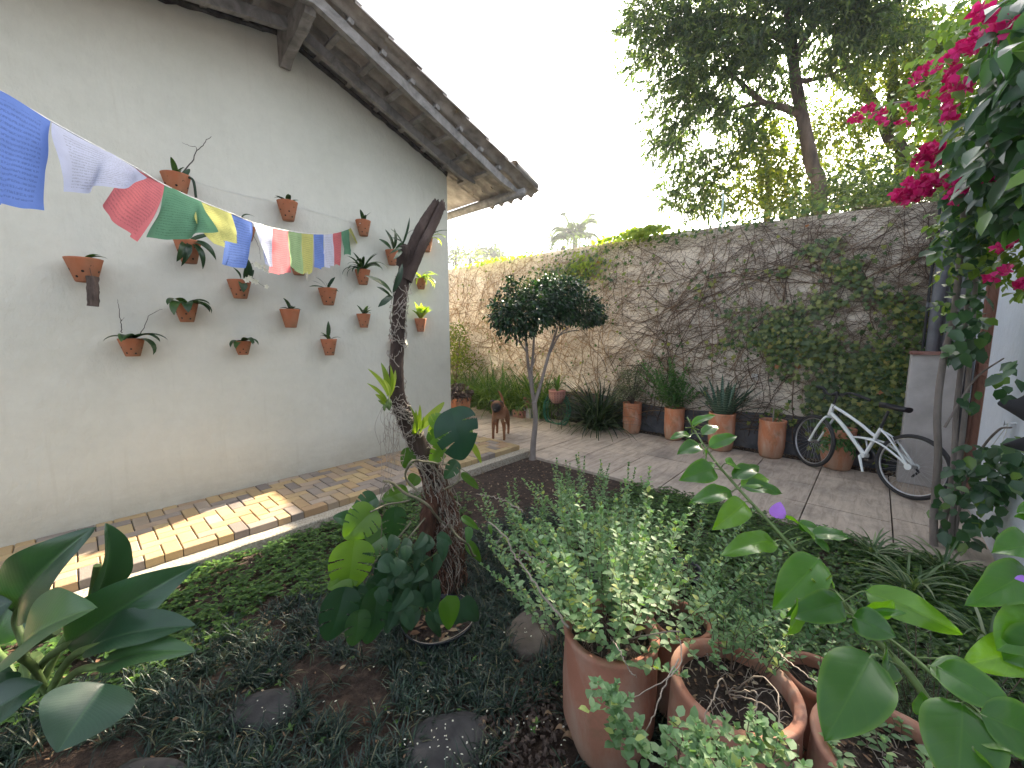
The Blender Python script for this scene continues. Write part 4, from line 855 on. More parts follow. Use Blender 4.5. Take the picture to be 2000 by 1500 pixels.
# ------------------------------------------------------------------ monstera climbing at the trunk foot
MN = thing('monstera', base+[-.12, -.2, .05], 'split leaved monstera sprawling around the trunk foot in a sunken black tub', 'monstera')
def split_leaf(b0, t0, w_, mat='monstera', nrm=(0, -1, .6), dy=-.1, slits=4, lab=None, heart=True, fold=.18, arch=.06, name='leaf', dy2=None):
    m = MB(); b_ = ty(*b0, dy); t = ty(*t0, dy if dy2 is None else dy2); D = t-b_; L = np.linalg.norm(D); D /= L; X = np.cross(D, nrm); X /= np.linalg.norm(X); Z = np.cross(X, D)
    def pt(s, u): # s along, u across in half widths
        tt = max(0, min(1, s)); h = w_*.5*(max(0, sin(pi*tt**.62))**.62)
        back = -.16*abs(u)**1.2*(1-tt)**2 if heart else 0
        return b_+D*(L*(s+back-.10*abs(u)*tt*0))+X*(u*h)+Z*(L*arch*4*tt*(1-tt)+fold*h*abs(u)-.10*h*u*u)
    n = 96; us = np.linspace(0, 1, 12)
    for sg in (-1, 1):
        cuts = sorted([.28+.5*(k+.5*(sg > 0))/max(1, slits)+random.uniform(-.02, .02) for k in range(slits)])
        ss = np.linspace(0, 1, n+1); G = np.array([[pt(s, sg*u) for u in us] for s in ss]); V = G.reshape(-1, 3); F = []
        for i in range(n):
            mid = (ss[i]+ss[i+1])/2
            for j in range(11):
                um = us[j]+.045; cutit = any(abs(mid+.20*(1-um)-.06*(1-um)**2-c) < (.006+.030*(um-.3))*(.6+.8*((c*37) % 1)) and um > .25+.3*((c*91) % 1) for c in cuts) and slits
                if cutit: continue
                q = [i*12+j, i*12+j+1, (i+1)*12+j+1, (i+1)*12+j]; F.append(q if sg > 0 else q[::-1])
        m.add(V, np.array(F))
    return m.build(name, M[mat], MN, label=lab)
split_leaf((884, 812), (905, 898), .26, 'monstera_waxy', dy=-.25, slits=2, lab='largest dark glossy leaf', nrm=(-.4, -.8, .7), fold=.1)
split_leaf((690, 1068), (676, 1158), .19, 'monstera_lime', dy=-.3, slits=3, lab='lime green split leaf', nrm=(-.2, -1, .5))
split_leaf((736, 1160), (718, 1258), .15, dy=-.35, slits=3, nrm=(0, -1, .5)); split_leaf((670, 1160), (640, 1252), .16, dy=-.35, slits=2, nrm=(0, -1, .4)); split_leaf((724, 1000), (672, 1052), .17, 'monstera_lime', dy=-.15, slits=3, nrm=(0, -1, .6))
split_leaf((770, 1000), (760, 1065), .14, dy=-.1, slits=3); split_leaf((730, 975), (690, 1000), .12, dy=-.05, slits=2); split_leaf((700, 1080), (725, 1095), .06, 'heartleaf', dy=-.3, slits=0)
split_leaf((770, 1090), (740, 1150), .16, dy=-.2, slits=3); split_leaf((700, 1140), (655, 1180), .11, dy=-.3, slits=2); split_leaf((700, 1150), (684, 1200), .10, dy=-.32, slits=1)
split_leaf((845, 830), (870, 812), .10, 'monstera_lime', dy=-.2, slits=2); split_leaf((842, 860), (872, 832), .09, 'monstera_lime', dy=-.15, slits=2); split_leaf((826, 830), (868, 785), .05, 'lime', dy=-.1, slits=0)
split_leaf((900, 830), (925, 850), .08, 'monstera_lime', dy=-.2, slits=1); split_leaf((862, 875), (840, 905), .10, 'monstera_lime', dy=-.1, slits=2); split_leaf((920, 868), (940, 905), .05, 'lime', dy=-.2, slits=0)
split_leaf((800, 880), (790, 915), .10, 'monstera_lime', dy=.0, slits=2); split_leaf((850, 830), (838, 862), .07, 'lime', dy=-.1, slits=1); split_leaf((812, 930), (800, 950), .08, 'monstera_lime', dy=-.05, slits=0)
for b0, t0, w_, mt_, dy, sl in (((868, 850), (846, 812), .09, 'monstera_lime', -.12, 1), ((890, 905), (868, 935), .09, 'monstera', -.15, 2), ((905, 840), (882, 800), .10, 'monstera_lime', -.2, 2), ((745, 1050), (700, 1080), .13, 'monstera', -.15, 3), ((760, 1130), (700, 1215), .15, 'monstera', -.3, 3), ((720, 1020), (650, 1010), .11, 'monstera', -.1, 2), ((690, 1120), (640, 1150), .10, 'monstera_lime', -.3, 2), ((790, 960), (745, 975), .09, 'monstera_lime', -.05, 1), ((905, 930), (935, 955), .06, 'monstera_lime', -.15, 0), ((700, 1200), (690, 1262), .11, 'monstera', -.38, 2)):
    split_leaf(b0, t0, w_, mt_, dy=dy, slits=sl)
m = MB()
for pp, rr in (([(855, 905), (830, 900), (800, 905), (792, 930), (812, 955)], .009), ([(884, 812), (868, 870), (862, 905)], .006), ([(745, 940), (790, 960), (830, 985), (870, 1020), (905, 1060), (930, 1085)], .010), ([(862, 905), (885, 900), (898, 915), (895, 940), (870, 955)], .008),
               ([(760, 1090), (730, 1100), (700, 1150), (672, 1160)], .006), ([(735, 1160), (770, 1110), (800, 1050), (830, 1010)], .006), ([(690, 1068), (730, 1080), (760, 1070), (800, 1020)], .006), ([(900, 915), (930, 935), (940, 950)], .003), ([(724, 1000), (760, 985), (800, 975)], .006),
               ([(770, 960), (752, 945), (742, 980), (745, 1030), (744, 1080)], .003), ([(640, 1185), (655, 1230), (690, 1255)], .005)): Q = bez([ty(a, b_, -.12+random.uniform(-.06, .05)) for a, b_ in pp], 26); Q += np.array([mnoise.noise_vector(Vector(q*9)) for q in Q])*.02; m.tube(Q, rr*.75, 6, wob=.05)
m.build('vine_stem', M['vinewood'], MN)
HP = thing('heart_leaf_plant', base+[-.1, -.3, .1], 'low heart shaped leaves clustered in front of the trunk foot', 'leafy plant')
def hleaf(b0, t0, w_, mat, dy, lab=None):
    m = MB(); b_ = ty(*b0, dy); t = ty(*t0, dy-.03)
    hp = lambda q: np.clip(np.sin(np.pi*np.clip(q, 0, 1)**.55), 0, 1)**.7+.02
    G = bigleaf(m, b_, t, w_, (random.uniform(-.3, .3), -1, .5), fold=.22, arch=.07, prof=hp, nl=12, nw=5); m.build('leaf', M[mat], HP, label=lab)
hleaf((873, 1163), (877, 1230), .115, 'boug', -.45, 'yellow-green heart leaf'); hleaf((898, 1172), (935, 1212), .095, 'heartleaf', -.45); hleaf((914, 1028), (912, 1062), .07, 'herbdark', -.25); hleaf((900, 1010), (935, 1035), .05, 'boug', -.2); hleaf((955, 1025), (960, 1045), .03, 'boug', -.2)
hleaf((908, 1060), (940, 1098), .08, 'boug', -.1)
for k in range(60):
    a = random.gauss(800, 36); b_ = random.uniform(1040, 1205); s = random.uniform(28, 52)*(.8+.4*(b_-1040)/150); an = random.uniform(.1, 3.0)
    hleaf((a, b_), (a+cos(an)*s*.8*(1 if random.random() > .5 else 1), b_+abs(sin(an))*s*.9+8), random.uniform(.05, .085), 'heartleaf', random.uniform(-.42, -.2))
m = MB()
for k in range(20): m.tube(bez([ty(random.gauss(825, 15), 1200, -.25), ty(random.gauss(815, 20), 1120, -.25), ty(random.gauss(800, 26), random.uniform(1050, 1120), -.3)], 10), .003, 4)
m.build('stalks', M['greenstem'], HP)
tub = thing('sunken_tub', on_z(856, 1198, .05), 'round black plastic tub sunk in the grass, holding soil and dead leaves', 'tub')
m = MB(); tc = np.array(on_z(856, 1205, .05)); m.lathe([(.15, -.16), (.19, -.02), (.197, -.004), (.2, 0), (.197, .003), (.19, 0), (.185, -.03)], tc, 44); m.build('rim', M['blacktub'], tub)
m = MB(); soil_disc(m, tc-[0, 0, .03], .19, .014, 12, 40); m.build('soil', M['potsoil'], tub)
m = MB(); m.tube([tc+[.2*cos(a), .2*sin(a), .012+.006*sin(a*3)] for a in np.linspace(-2.9, .2, 26)], .002, 5); m.build('cord', M['twig'], tub)
m = MB(); n = 46; a = rng.uniform(0, 6.3, n); q = .17*np.sqrt(rng.random(n)); Pp = tc+np.stack([q*np.cos(a), q*np.sin(a), np.full(n, -.018)], -1); leaves(m, Pp, rdir(n)*[1, 1, .2], rdir(n)*.4+[0, 0, 1], rng.uniform(.02, .07, n), rng.uniform(.015, .04, n), OVATE); m.build('dead_leaves', M['litter'], tub)
# ------------------------------------------------------------------ patio things
BS = np.array([3.97, 3.25, -.03])
T = thing('clipped_tree', BS, 'small clipped tree with a forked grey trunk and dark double domed crown', 'tree')
def bs(a, b_, dx=0.): q = on_y(a, b_, 3.25+dx); return q
m = MB(); tp = bez([(3.97, 3.25, -.05), bs(1042, 860), bs(1046, 820), bs(1043, 785)], 18); m.tube(tp, np.interp(np.linspace(0, 1, len(tp)), [0, .1, .5, 1], [.055, .042, .036, .034]), 10, wob=.03)
for q, r0 in (([(1043, 790), (1036, 745), (1030, 700), (1027, 660), (1026, 630)], .024), ([(1043, 788), (1038, 730), (1041, 690), (1044, 650), (1050, 620)], .02), ([(1045, 785), (1056, 750), (1068, 705), (1082, 660), (1088, 640)], .026),
              ([(1074, 690), (1092, 655), (1110, 640)], .012), ([(1082, 660), (1108, 648), (1130, 645)], .010), ([(1030, 690), (1012, 665), (1000, 655)], .010), ([(1030, 740), (1045, 700), (1040, 680)], .008)):
    P = bez([bs(a, b_, random.uniform(-.05, .05)) for a, b_ in q], 16); m.tube(P, np.linspace(r0, r0*.6, len(P)), 7, wob=.04)
m.build('trunk', M['barkgrey'], T)
m = MB()
for (a, b_, rx, rz, n) in ((1010, 620, .36, .29, 1500), (1035, 600, .34, .34, 1400), (1065, 585, .36, .30, 1500), (1100, 575, .36, .26, 1400), (1135, 605, .33, .26, 1400), (1080, 610, .30, .22, 800), (1155, 618, .20, .16, 500), (1085, 555, .3, .16, 500), (985, 608, .2, .2, 400)):
    c = bs(a, b_); cloud(m, c, (rx*.78, rx*.9, rz*.78), n, .062, .5, OVATE, .5, .5, .8, clump=9, crad=.038)
for k in range(70): a = random.uniform(975, 1150); c = bs(a, random.uniform(545, 575)); cloud(m, c, .04, 9, .055, .5, OVATE, .2)
m.build('crown', M['bonsai'], T)

# strap leaved clumps along the foot of the wall
def clump(loc, n, L, W, lab, mat, r=.12, el=(.6, 1.5), droop=(.9, 2.2), name='strap_leaf_clump', cat='grass clump', grp='strap leaved clumps along the garden wall', fold=.3, azr=(0, 2*pi), tw=.3, extra=None, seg=8):
    t = thing(name, loc, lab, cat, grp); m = MB(); a = rng.uniform(azr[0], azr[1], n); q = r*np.sqrt(rng.random(n)); b0 = rng.uniform(0, 6.3, n)
    P = np.array(loc, float)+np.stack([q*np.cos(b0), q*np.sin(b0), np.zeros(n)], -1); blades(m, P, a, rng.uniform(*el, n), rng.uniform(.6, 1.1, n)*L, rng.uniform(.7, 1.2, n)*W, rng.uniform(*droop, n), seg, prof_strap, fold, tw, .15)
    m.build('leaves', M[mat], t)
    if extra: extra(t)
    return t
gl = [(6.05, 7.4, 'furthest pale green strap clump at the house corner end of the wall'), (5.95, 6.75, 'strap clump second from the house corner, bright arching leaves'), (6.0, 6.2, 'bright strap clump behind and left of the dog'), (5.85, 5.7, 'strap clump with long arching leaves right behind the dog tail'), (6.05, 5.3, 'strap clump behind the broad leaved pot'), (6.1, 4.75, 'darker strap clump between dog and hanging perforated pot')]
for k, (x, y, lab) in enumerate(gl): clump((x, y, -.02), 170, 1.3, .020, lab, 'agap', .22, (.85, 1.52), (.6, 2.2))
clump((5.98, 3.45, -.02), 340, 1.12, .020, 'largest dark clump of long strap leaves, left of the first terracotta cylinder pot', 'agapdark', .16, (.5, 1.55), (.5, 1.9))
t = thing('wild_bush', (5.75, 6.95, 0), 'yellow-green leafy bush far behind the house corner', 'bush'); m = MB(); s_ = MB()
for k in range(16): e = np.array([5.75+random.gauss(0, .2), 6.95+random.gauss(0, .3), random.uniform(.9, 1.75)]); s_.tube(bez([(5.75, 6.95, 0), (5.75, 6.95, .5), e], 10), .008, 4); cloud(m, e, .24, 110, .07, .5, LANCE, .3, .2)
s_.build('stems', M['brownstem'], t); m.build('foliage', M['tree2'], t)
# dog: one continuous body
def dog():
    loc = np.array([4.42, 4.27, 0.0]); T = thing('dog', loc, 'brown dog with a black muzzle and raised tail standing on the patio facing the camera', 'dog')
    f = np.array([-.80, -.60, 0]); f /= np.linalg.norm(f); f = np.array([-.82, -.57, 0]); f /= np.linalg.norm(f); s = np.array([-f[1], f[0], 0]); up = np.array([0, 0, 1.])
    def q(a, b_, c): return loc+f*a+s*b_+up*c
    S = 1.06; V = []; Rr = []; E = []
    def v(a, b_, c, r, par=None):
        V.append(q(a*S, b_*S, c*S)-loc); Rr.append(r*S); i = len(V)-1
        if par is not None: E.append((par, i))
        return i
    pel = v(-.20, 0, .40, .082); mid = v(-.04, 0, .395, .078, pel); che = v(.12, 0, .375, .105, mid); sh = v(.19, 0, .41, .090, che); nk = v(.24, 0, .47, .080, sh); hd = v(.27, 0, .535, .102, nk); hf = v(.32, 0, .53, .086, hd); mz = v(.37, 0, .495, .050, hf); ns = v(.42, 0, .485, .040, mz)
    for sg in (-1, 1):
        a = v(.15, sg*.065, .33, .042, che); b_ = v(.145, sg*.078, .21, .028, a); c = v(.155, sg*.080, .11, .021, b_); d = v(.150, sg*.082, .03, .020, c); v(.178, sg*.082, .014, .021, d)
        a = v(-.20, sg*.070, .31, .055, pel); b_ = v(-.165, sg*.085, .225, .038, a); c = v(-.245, sg*.088, .125, .022, b_); d = v(-.235, sg*.088, .03, .019, c); v(-.208, sg*.088, .014, .021, d)
    t1 = v(-.27, 0, .44, .026, pel); t2 = v(-.31, -.01, .50, .022, t1); t3 = v(-.325, -.03, .57, .022, t2); t4 = v(-.31, -.06, .63, .018, t3); v(-.28, -.08, .665, .008, t4)
    me = bpy.data.meshes.new('body'); me.from_pydata([tuple(x) for x in V], E, []); o = bpy.data.objects.new('body', me); COL.objects.link(o); o.parent = T
    sk_ = o.modifiers.new('skin', 'SKIN'); sk_.use_smooth_shade = True
    for i, r in enumerate(Rr): me.skin_vertices[0].data[i].radius = (r, r)
    me.skin_vertices[0].data[0].use_root = True
    sb = o.modifiers.new('sub', 'SUBSURF'); sb.levels = 2; sb.render_levels = 2
    m, n, b = _mat('dog coat'); tc = n.nodes.new('ShaderNodeTexCoord')
    def dist(p, r0, r1):
        d = n.nodes.new('ShaderNodeVectorMath'); d.operation = 'DISTANCE'; n.links.new(tc.outputs['Object'], d.inputs[0]); d.inputs[1].default_value = tuple(p); mr = n.nodes.new('ShaderNodeMapRange'); mr.inputs[1].default_value = r1; mr.inputs[2].default_value = r0; n.links.new(d.outputs['Value'], mr.inputs[0]); return mr.outputs[0]
    sn = q(.41*S, 0, .50*S)-loc; c = ramp(n, noise(n, coords(n, (6, 6, 14)), 9, 6), [(.3, (.13, .05, .02)), (.7, (.26, .11, .045))])
    c = mixc(n, dist(q(.18*S, 0, .36*S)-loc, .05, .13), c, (.34, .2, .12)); c = mixc(n, dist(sn, .085, .14), c, (.012, .009, .008))
    n.links.new(c, b.inputs['Base Color']); b.inputs['Roughness'].default_value = .8; bump(n, b, noise(n, coords(n), 160, 3), .6, .006); me.materials.append(m)
    dk = mat_plain('dark fur', (.02, .014, .012), .8)
    for sg in (-1, 1):
        mb = MB(); r0 = q(.26*S, sg*.035*S, .595*S); mid_ = q(.29*S, sg*.095*S, .60*S); tip = q(.335*S, sg*.108*S, .515*S); fr = q(.33*S, sg*.045*S, .585*S)
        G = [[r0, r0+f*.02, fr], [(r0+mid_)/2+up*.012, (r0+mid_)/2+up*.01+f*.02, (fr+mid_)/2], [mid_, mid_+f*.012, (fr+mid_)/2+f*.02+s*sg*.012], [tip, tip+f*.004, tip+f*.008]]
        mb.grid(G); o2 = mb.build('ear', dk, T); so = o2.modifiers.new('s', 'SOLIDIFY'); so.thickness = .014; o2.modifiers.new('b', 'SUBSURF').levels = 2
        mb = MB(); c = q(.372*S, sg*.032*S, .545*S); mb.lathe([(0, -.010), (.008, -.006), (.010, 0), (.008, .006), (0, .010)], c, 10); mb.build('eye', M['blackplastic'], T)
    mb = MB(); c = q(.452*S, 0, .50*S); mb.lathe([(0, -.012), (.012, -.006), (.016, .002), (.010, .011), (0, .013)], c, 10); mb.build('nose', M['blackplastic'], T)
    mb = MB(); mb.tube([q(.44*S, -.02*S, .475*S), q(.452*S, 0, .468*S), q(.44*S, .02*S, .475*S)], .006, 5); mb.build('mouth', M['hole'], T)
dog()

# terracotta cylinders in a row
def cyl_pot(c, r, h, mat, T, lip=.008, bulge=.03, soil=.9, foot=.9):
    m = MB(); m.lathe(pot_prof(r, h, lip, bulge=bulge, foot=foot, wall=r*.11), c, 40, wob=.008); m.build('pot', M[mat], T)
    m = MB(); soil_disc(m, np.array(c)+[0, 0, h*soil], r*.93, .01); m.build('soil', M['potsoil'], T); return np.array(c)+[0, 0, h*soil]
rp = [(6.12, 2.89, .145, .51), (6.16, 2.22, .142, .50), (6.04, 1.52, .165, .53), (6.12, .93, .15, .50), (6.12, .25, .16, .50)]
T = thing('potted_shrub', rp[0][:2]+(0,), 'furthest terracotta cylinder, ochre stained, with a small dark twiggy shrub', 'potted plant', 'tall terracotta pots along the garden wall'); tp = cyl_pot(rp[0][:2]+(0,), .145, .51, 'terra', T)
s_ = MB(); m = MB()
for k in range(34): a = random.uniform(0, 6.3); e = tp+[.28*cos(a)*random.random(), .36*sin(a)*random.random()+.02, random.uniform(.12, .62)]; s_.tube(bez([tp, (tp+e)/2+[0, 0, .05], e], 9), .004, 4); cloud(m, e, .10, 80, .032, .5, DIAMOND, .1, .1)
s_.build('branches', M['darktwig'], T); m.build('foliage', M['olive'], T)
T = thing('potted_herb', rp[1][:2]+(0,), 'second terracotta cylinder from the left with a tall fresh green herb', 'potted plant', 'tall terracotta pots along the garden wall'); tp = cyl_pot(rp[1][:2]+(0,), .142, .5, 'terra', T)
s_ = MB(); m = MB(); herb(s_, m, tp, 60, .22, .82, .42, .055, .08, (-.1, .15), .12, .035, OVATE, .7); s_.build('stems', M['greenstem'], T); m.build('foliage', M['herbdark'], T)
T = thing('potted_snake_plant', rp[2][:2]+(0,), 'terracotta cylinder with banded sword leaves of a snake plant', 'potted plant', 'tall terracotta pots along the garden wall'); tp = cyl_pot(rp[2][:2]+(0,), .165, .53, 'terra', T)
m = MB(); n = 30; a = rng.uniform(0, 6.3, n); blades(m, tp+np.stack([.08*np.cos(a), .08*np.sin(a), 0*a], -1), a, rng.uniform(.75, 1.5, n), rng.uniform(.36, .66, n), rng.uniform(.035, .05, n), rng.uniform(-.1, .35, n), 8, prof_strap, .35, .3); m.build('leaves', M['sanse'], T)
m = MB(); n = 9; blades(m, np.repeat(tp[None], n, 0), rng.uniform(-2.4, -.4, n), rng.uniform(.4, .9, n), rng.uniform(.45, .68, n), .03, rng.uniform(.1, .6, n), 8, prof_strap, .3); m.build('narrow_leaves', M['agapdark'], T)
T = thing('potted_stick', rp[3][:2]+(0,), 'pale terracotta cylinder holding only a bare stick and a sprig, left of the bicycle', 'potted plant', 'tall terracotta pots along the garden wall'); tp = cyl_pot(rp[3][:2]+(0,), .15, .5, 'terra', T)
m = MB(); m.tube([tp, tp+[0, .0, .2], tp+[.01, 0, .36]], [.010, .008, .006], 6); m.build('stick', M['twig'], T); m = MB(); cloud(m, tp+[0, -.05, .06], (.03, .03, .06), 26, .04, .6, OVATE, .2, .2); m.build('sprig', M['herbdark'], T)
T = thing('potted_creeper', rp[4][:2]+(0,), 'terracotta cylinder behind the bicycle frame with dark leaves trailing down its side', 'potted plant', 'tall terracotta pots along the garden wall'); tp = cyl_pot(rp[4][:2]+(0,), .16, .5, 'terra', T)
m = MB(); cloud(m, tp+[-.02, .06, .05], (.13, .14, .1), 200, .065, .55, OVATE, .5, .3)
for k in range(16): a = random.uniform(2.2, 4.4); cloud(m, tp+[.17*cos(a), .17*sin(a), -random.uniform(.02, .22)], (.03, .03, .06), 14, .07, .5, OVATE, .9, .2)
m.build('foliage', M['herbdark'], T)

# broad leaved plant, perforated pots, hose, purple plant
t = thing('hanging_pot', (5.55, 3.99, .47), 'round pink clay pot pierced with many small holes, on a low iron stand', 'flower pot')
c = np.array(on_x(1088, 787, 5.55)); c[2] -= .0; R_ = .155
m = MB(); m.lathe([(0, 0), (.07, .0), (.105, .03), (.135, .09), (.145, .15), (.140, .20), (.148, .205), (.148, .225), (.135, .225), (.13, .2), (.1, .19)], c, 30); v0 = m.n
for zz, rr in ((.19, .1435), (.165, .146), (.135, .145), (.105, .1405), (.075, .130), (.05, .118)):
    for a in np.linspace(0, 2*pi, 19)[:-1]: 
        p0 = c+np.array([cos(a)*rr, sin(a)*rr, zz]); X = np.array([-sin(a), cos(a), 0]); m.poly(np.array([*(p0+np.array([cos(a), sin(a), 0])*.0015+(X*cos(q)+np.array([0, 0, 1.])*sin(q))*.007 for q in np.linspace(0, 2*pi, 7)[:-1]), p0+np.array([cos(a), sin(a), 0])*.0018]), [[i, (i+1) % 6, 6] for i in range(6)])
o = m.build('pot', [M['terra_pink'], M['hole']], t); setmat(o, v0)
m = MB(); tc = c+[0, 0, .19]; blades(m, tc[None], [-2.2, -1.2, .4, 2.0, 3.0, -.4, 1.2], [1.35, 1.2, 1.0, 1.4, 1.1, .6, 1.3], [.34, .36, .2, .3, .2, .2, .28], .055, [.2, .3, .9, .2, .8, 1.2, .3], 8, prof_oval, .3); m.build('leaves', M['agap'], t)
sd_ = thing('plant_stand', (c[0], c[1], 0), 'thin dark iron stand under the pierced pink pot', 'plant stand')
for a in (.4, 2.5, 4.6): m = MB(); m.tube([(c[0]+.11*cos(a), c[1]+.11*sin(a), 0), (c[0]+.09*cos(a), c[1]+.09*sin(a), c[2]+.02)], .006, 5); m.build('leg', M['darktwig'], sd_)
m = MB(); m.tube([c+[.1*cos(a), .1*sin(a), .0] for a in np.linspace(0, 2*pi, 20)], .006, 5); m.build('ring', M['darktwig'], sd_)
t = thing('garden_hose', (5.7, 4.15, .05), 'coiled green garden hose hanging below the pierced pot', 'hose'); m = MB(); Q = []
for k in range(70): a = k*.42; r0 = .16+.03*sin(k*.3); Q.append(on_x(1088+(r0*190)*cos(a)*.75, 800+(r0*190)*sin(a)*1.05, 5.78)+[0, 0, 0])
Q = np.array(Q); Q[:, 2] = np.maximum(Q[:, 2], .02); Q[:, 0] += rng.normal(0, .012, len(Q)); m.tube(bez(Q, 210), .010, 6); m.build('coil', M['hose'], t)
t = thing('broad_leaf_pot', on_x(1030, 790, 6.0), 'pink clay pot with tall upright broad green leaves behind the clipped tree', 'potted plant'); c = np.array(on_x(1035, 785, 5.95)); c[2] = .2
m = MB(); m.lathe(pot_prof(.12, .2), c, 26); m.build('pot', M['terra_pink'], t); m = MB(); n = 13; blades(m, (c+[0, 0, .2])[None], rng.uniform(0, 6.3, n), rng.uniform(.9, 1.45, n), rng.uniform(.4, .62, n), .07, rng.uniform(.1, .8, n), 9, prof_oval, .3); m.build('leaves', M['agap'], t)
m = MB(); blades(m, (c+[-.05, .1, .1])[None], [2.4], [.9], [.3], .03, [.2], 6, prof_strap); m.build('white_leaf', M['petal'], t)
m = MB(); m.box(c-[0, 0, .1], (.2, .2, .2)); bevel(m.build('block', M['block'], t, smooth=False))
t = thing('brick_pot', on_z(1027, 810, 0), 'low pink clay pot with round holes on the patio right of the dog', 'flower pot'); c = np.array(on_z(1027, 812, 0)); c[0] -= .15
m = MB(); m.box(c+[0, 0, .07], (.20, .26, .14), taper=1.05); v0 = m.n
for a in (-.07, .07): m.poly([c+[-.103, a+.02*cos(q), .07+.02*sin(q)] for q in np.linspace(0, 2*pi, 9)[:-1]]+[c+[-.104, a, .07]], [[i, (i+1) % 8, 8] for i in range(8)])
o = m.build('pot', [M['terra_pink'], M['hole']], t, smooth=False); setmat(o, v0); m = MB(); cloud(m, c+[0, 0, .2], (.1, .13, .08), 160, .06, .4, LANCE, .3); m.build('foliage', M['agap'], t)
c = np.array(on_z(893, 818, 0)); t = thing('purple_leaf_pot', c, 'square terracotta pot of purple-brown leaves peeping from behind the house corner', 'potted plant'); m = MB()
m.box(c+[0, 0, .2], (.34, .34, .40), taper=1.12); bevel(m.build('pot', M['terra'], t, smooth=False), .012); m = MB(); m.box(c+[0, 0, .385], (.4, .4, .06)); bevel(m.build('rim', M['terra'], t, smooth=False), .01)
m = MB(); cloud(m, c+[0, 0, .50], (.3, .3, .16), 900, .07, .6, OVATE, .4, .2); m.build('foliage', M['purpleplant'], t)

# ------------------------------------------------------------------ bicycle
A0, B0 = np.array([5.43, -.335, 0]), np.array([6.0, .50, 0]); bd = (B0-A0)/np.linalg.norm(B0-A0); WB = np.linalg.norm(B0-A0); lean = np.array([bd[1], -bd[0], 0])*.085
BK = thing('bicycle', (A0+B0)/2, 'white step through bicycle with black tyres and saddle leaning near the creeper wall', 'bicycle')
def bp(s, z, o=0.): return A0+bd*s+np.array([0, 0, z])+lean*z+np.array([bd[1], -bd[0], 0])*o
# read frame joints off the plane of the bicycle
pn = np.cross(bd, np.array([0, 0, 1.])+lean); pn /= np.linalg.norm(pn)
def bq(a, b_, o=0.): d = sight(a, b_); t = ((A0-_C)@pn)/(d@pn); return _C+d*t+pn*o
RW = .318
def wheel(c, ax, name):
    o_ = []; ax = ax/np.linalg.norm(ax); X = np.cross(ax, [0, 0, 1.]); X /= np.linalg.norm(X); Z = np.cross(X, ax)
    Z = Z if Z[2] > 0 else -Z; k = 48
    def ring(r0, r1, rad_, n=8):
        mb = MB(); P = [c+(X*cos(a)+Z*sin(a))*r0 for a in np.linspace(0, 2*pi, k+1)]
        G = []
        for a in np.linspace(0, 2*pi, k+1):
            e = X*cos(a)+Z*sin(a); G.append([c+e*(r0+cos(q)*rad_)+ax*(sin(q)*r1) for q in np.linspace(0, 2*pi, n+1)])
        mb.grid(G); return mb
    W_ = thing('x', c, None, None); COL.objects.unlink(W_); bpy.data.objects.remove(W_)
    rim = ring(RW-.040, .011, .010).build(name, M['alloy'], BK)
    ring(RW-.020, .021, .021, 10).build('tyre', M['rubber'], BK, parent=rim)
    mb = MB()
    for i in range(32):
        a = i*2*pi/32; e = X*cos(a)+Z*sin(a); h = X*cos(a+(.5 if i % 2 else -.5))+Z*sin(a+(.5 if i % 2 else -.5)); mb.tube([c+h*.022+ax*(.03 if i % 4 < 2 else -.03), c+e*(RW-.045)], .0011, 3, cap=False)
    mb.build('spokes', M['steel'], BK, parent=rim)
    mb = MB(); mb.tube([c-ax*.05, c-ax*.045, c+ax*.045, c+ax*.05], [.008, .018, .018, .008], 12); mb.build('hub', M['steel'], BK, parent=rim); return X, Z
rc = bp(0, RW-.0); fc = bp(WB, RW); sideA = np.array([bd[1], -bd[0], 0])+np.array([0, 0, -.085]); ang = R(-12)
fa = np.array([sideA[0]*cos(ang)-sideA[1]*sin(ang), sideA[0]*sin(ang)+sideA[1]*cos(ang), sideA[2]])
wheel(rc, sideA, 'wheel'); wheel(fc, fa, 'wheel')
hb, ht_ = bq(1622, 806), bq(1627, 793); BBp = bq(1688, 890); sc = bq(1721, 836); st2 = bq(1710, 850)
fr = MB()
fr.tube([hb-(ht_-hb)*.35, ht_+(ht_-hb)*.25], .024, 12)
fr.tube(bez([ht_, bq(1650, 807), bq(1680, 828), bq(1700, 845), bq(1711, 853)], 22), .017, 10); fr.tube(bez([hb, bq(1642, 826), bq(1664, 855), bq(1688, 889)], 22), .022, 10)
fr.tube([BBp, sc], .018, 10)
for o in (-.05, .05):
    fr.tube(bez([bq(1665, 853), bq(1690, 856, o*.6), bq(1722, 865, o), bq(1752, 886, o), rc+pn*o], 22), .011, 8); fr.tube(bez([sc-(sc-BBp)*.05, bq(1745, 860, o*.8), rc+pn*o], 14), .010, 8)
fr.tube([BBp-pn*.035, BBp+pn*.035], .026, 12)
for o in (-.055, .055): fr.tube([rc+pn*(o-.004), rc+pn*(o+.004)], .032, 12)
fo = fr.build('frame', M['bikewhite'], BK)
m = MB(); fx = fa/np.linalg.norm(fa); cr_ = hb-(ht_-hb)*.6
for o in (-.055, .055):
    e = fc+fx*o; m.tube(bez([cr_, cr_+fx*o-[0, 0, .02], (cr_+e)/2+fx*o*.6+bd*(-.005)+np.array([0, 0, .01]), e+[0, 0, .03]-bd*.02, e], 20), [.015]*17+[.012]*4 if False else .0135, 8)
m.build('fork', M['bikewhite'], BK)
m = MB(); stt = ht_+(ht_-hb)*1.9; m.tube([ht_, stt], .013, 8); m.tube([stt, stt+[0, 0, .01], bq(1626, 770)], .014, 8); m.build('stem', M['blackplastic'], BK)
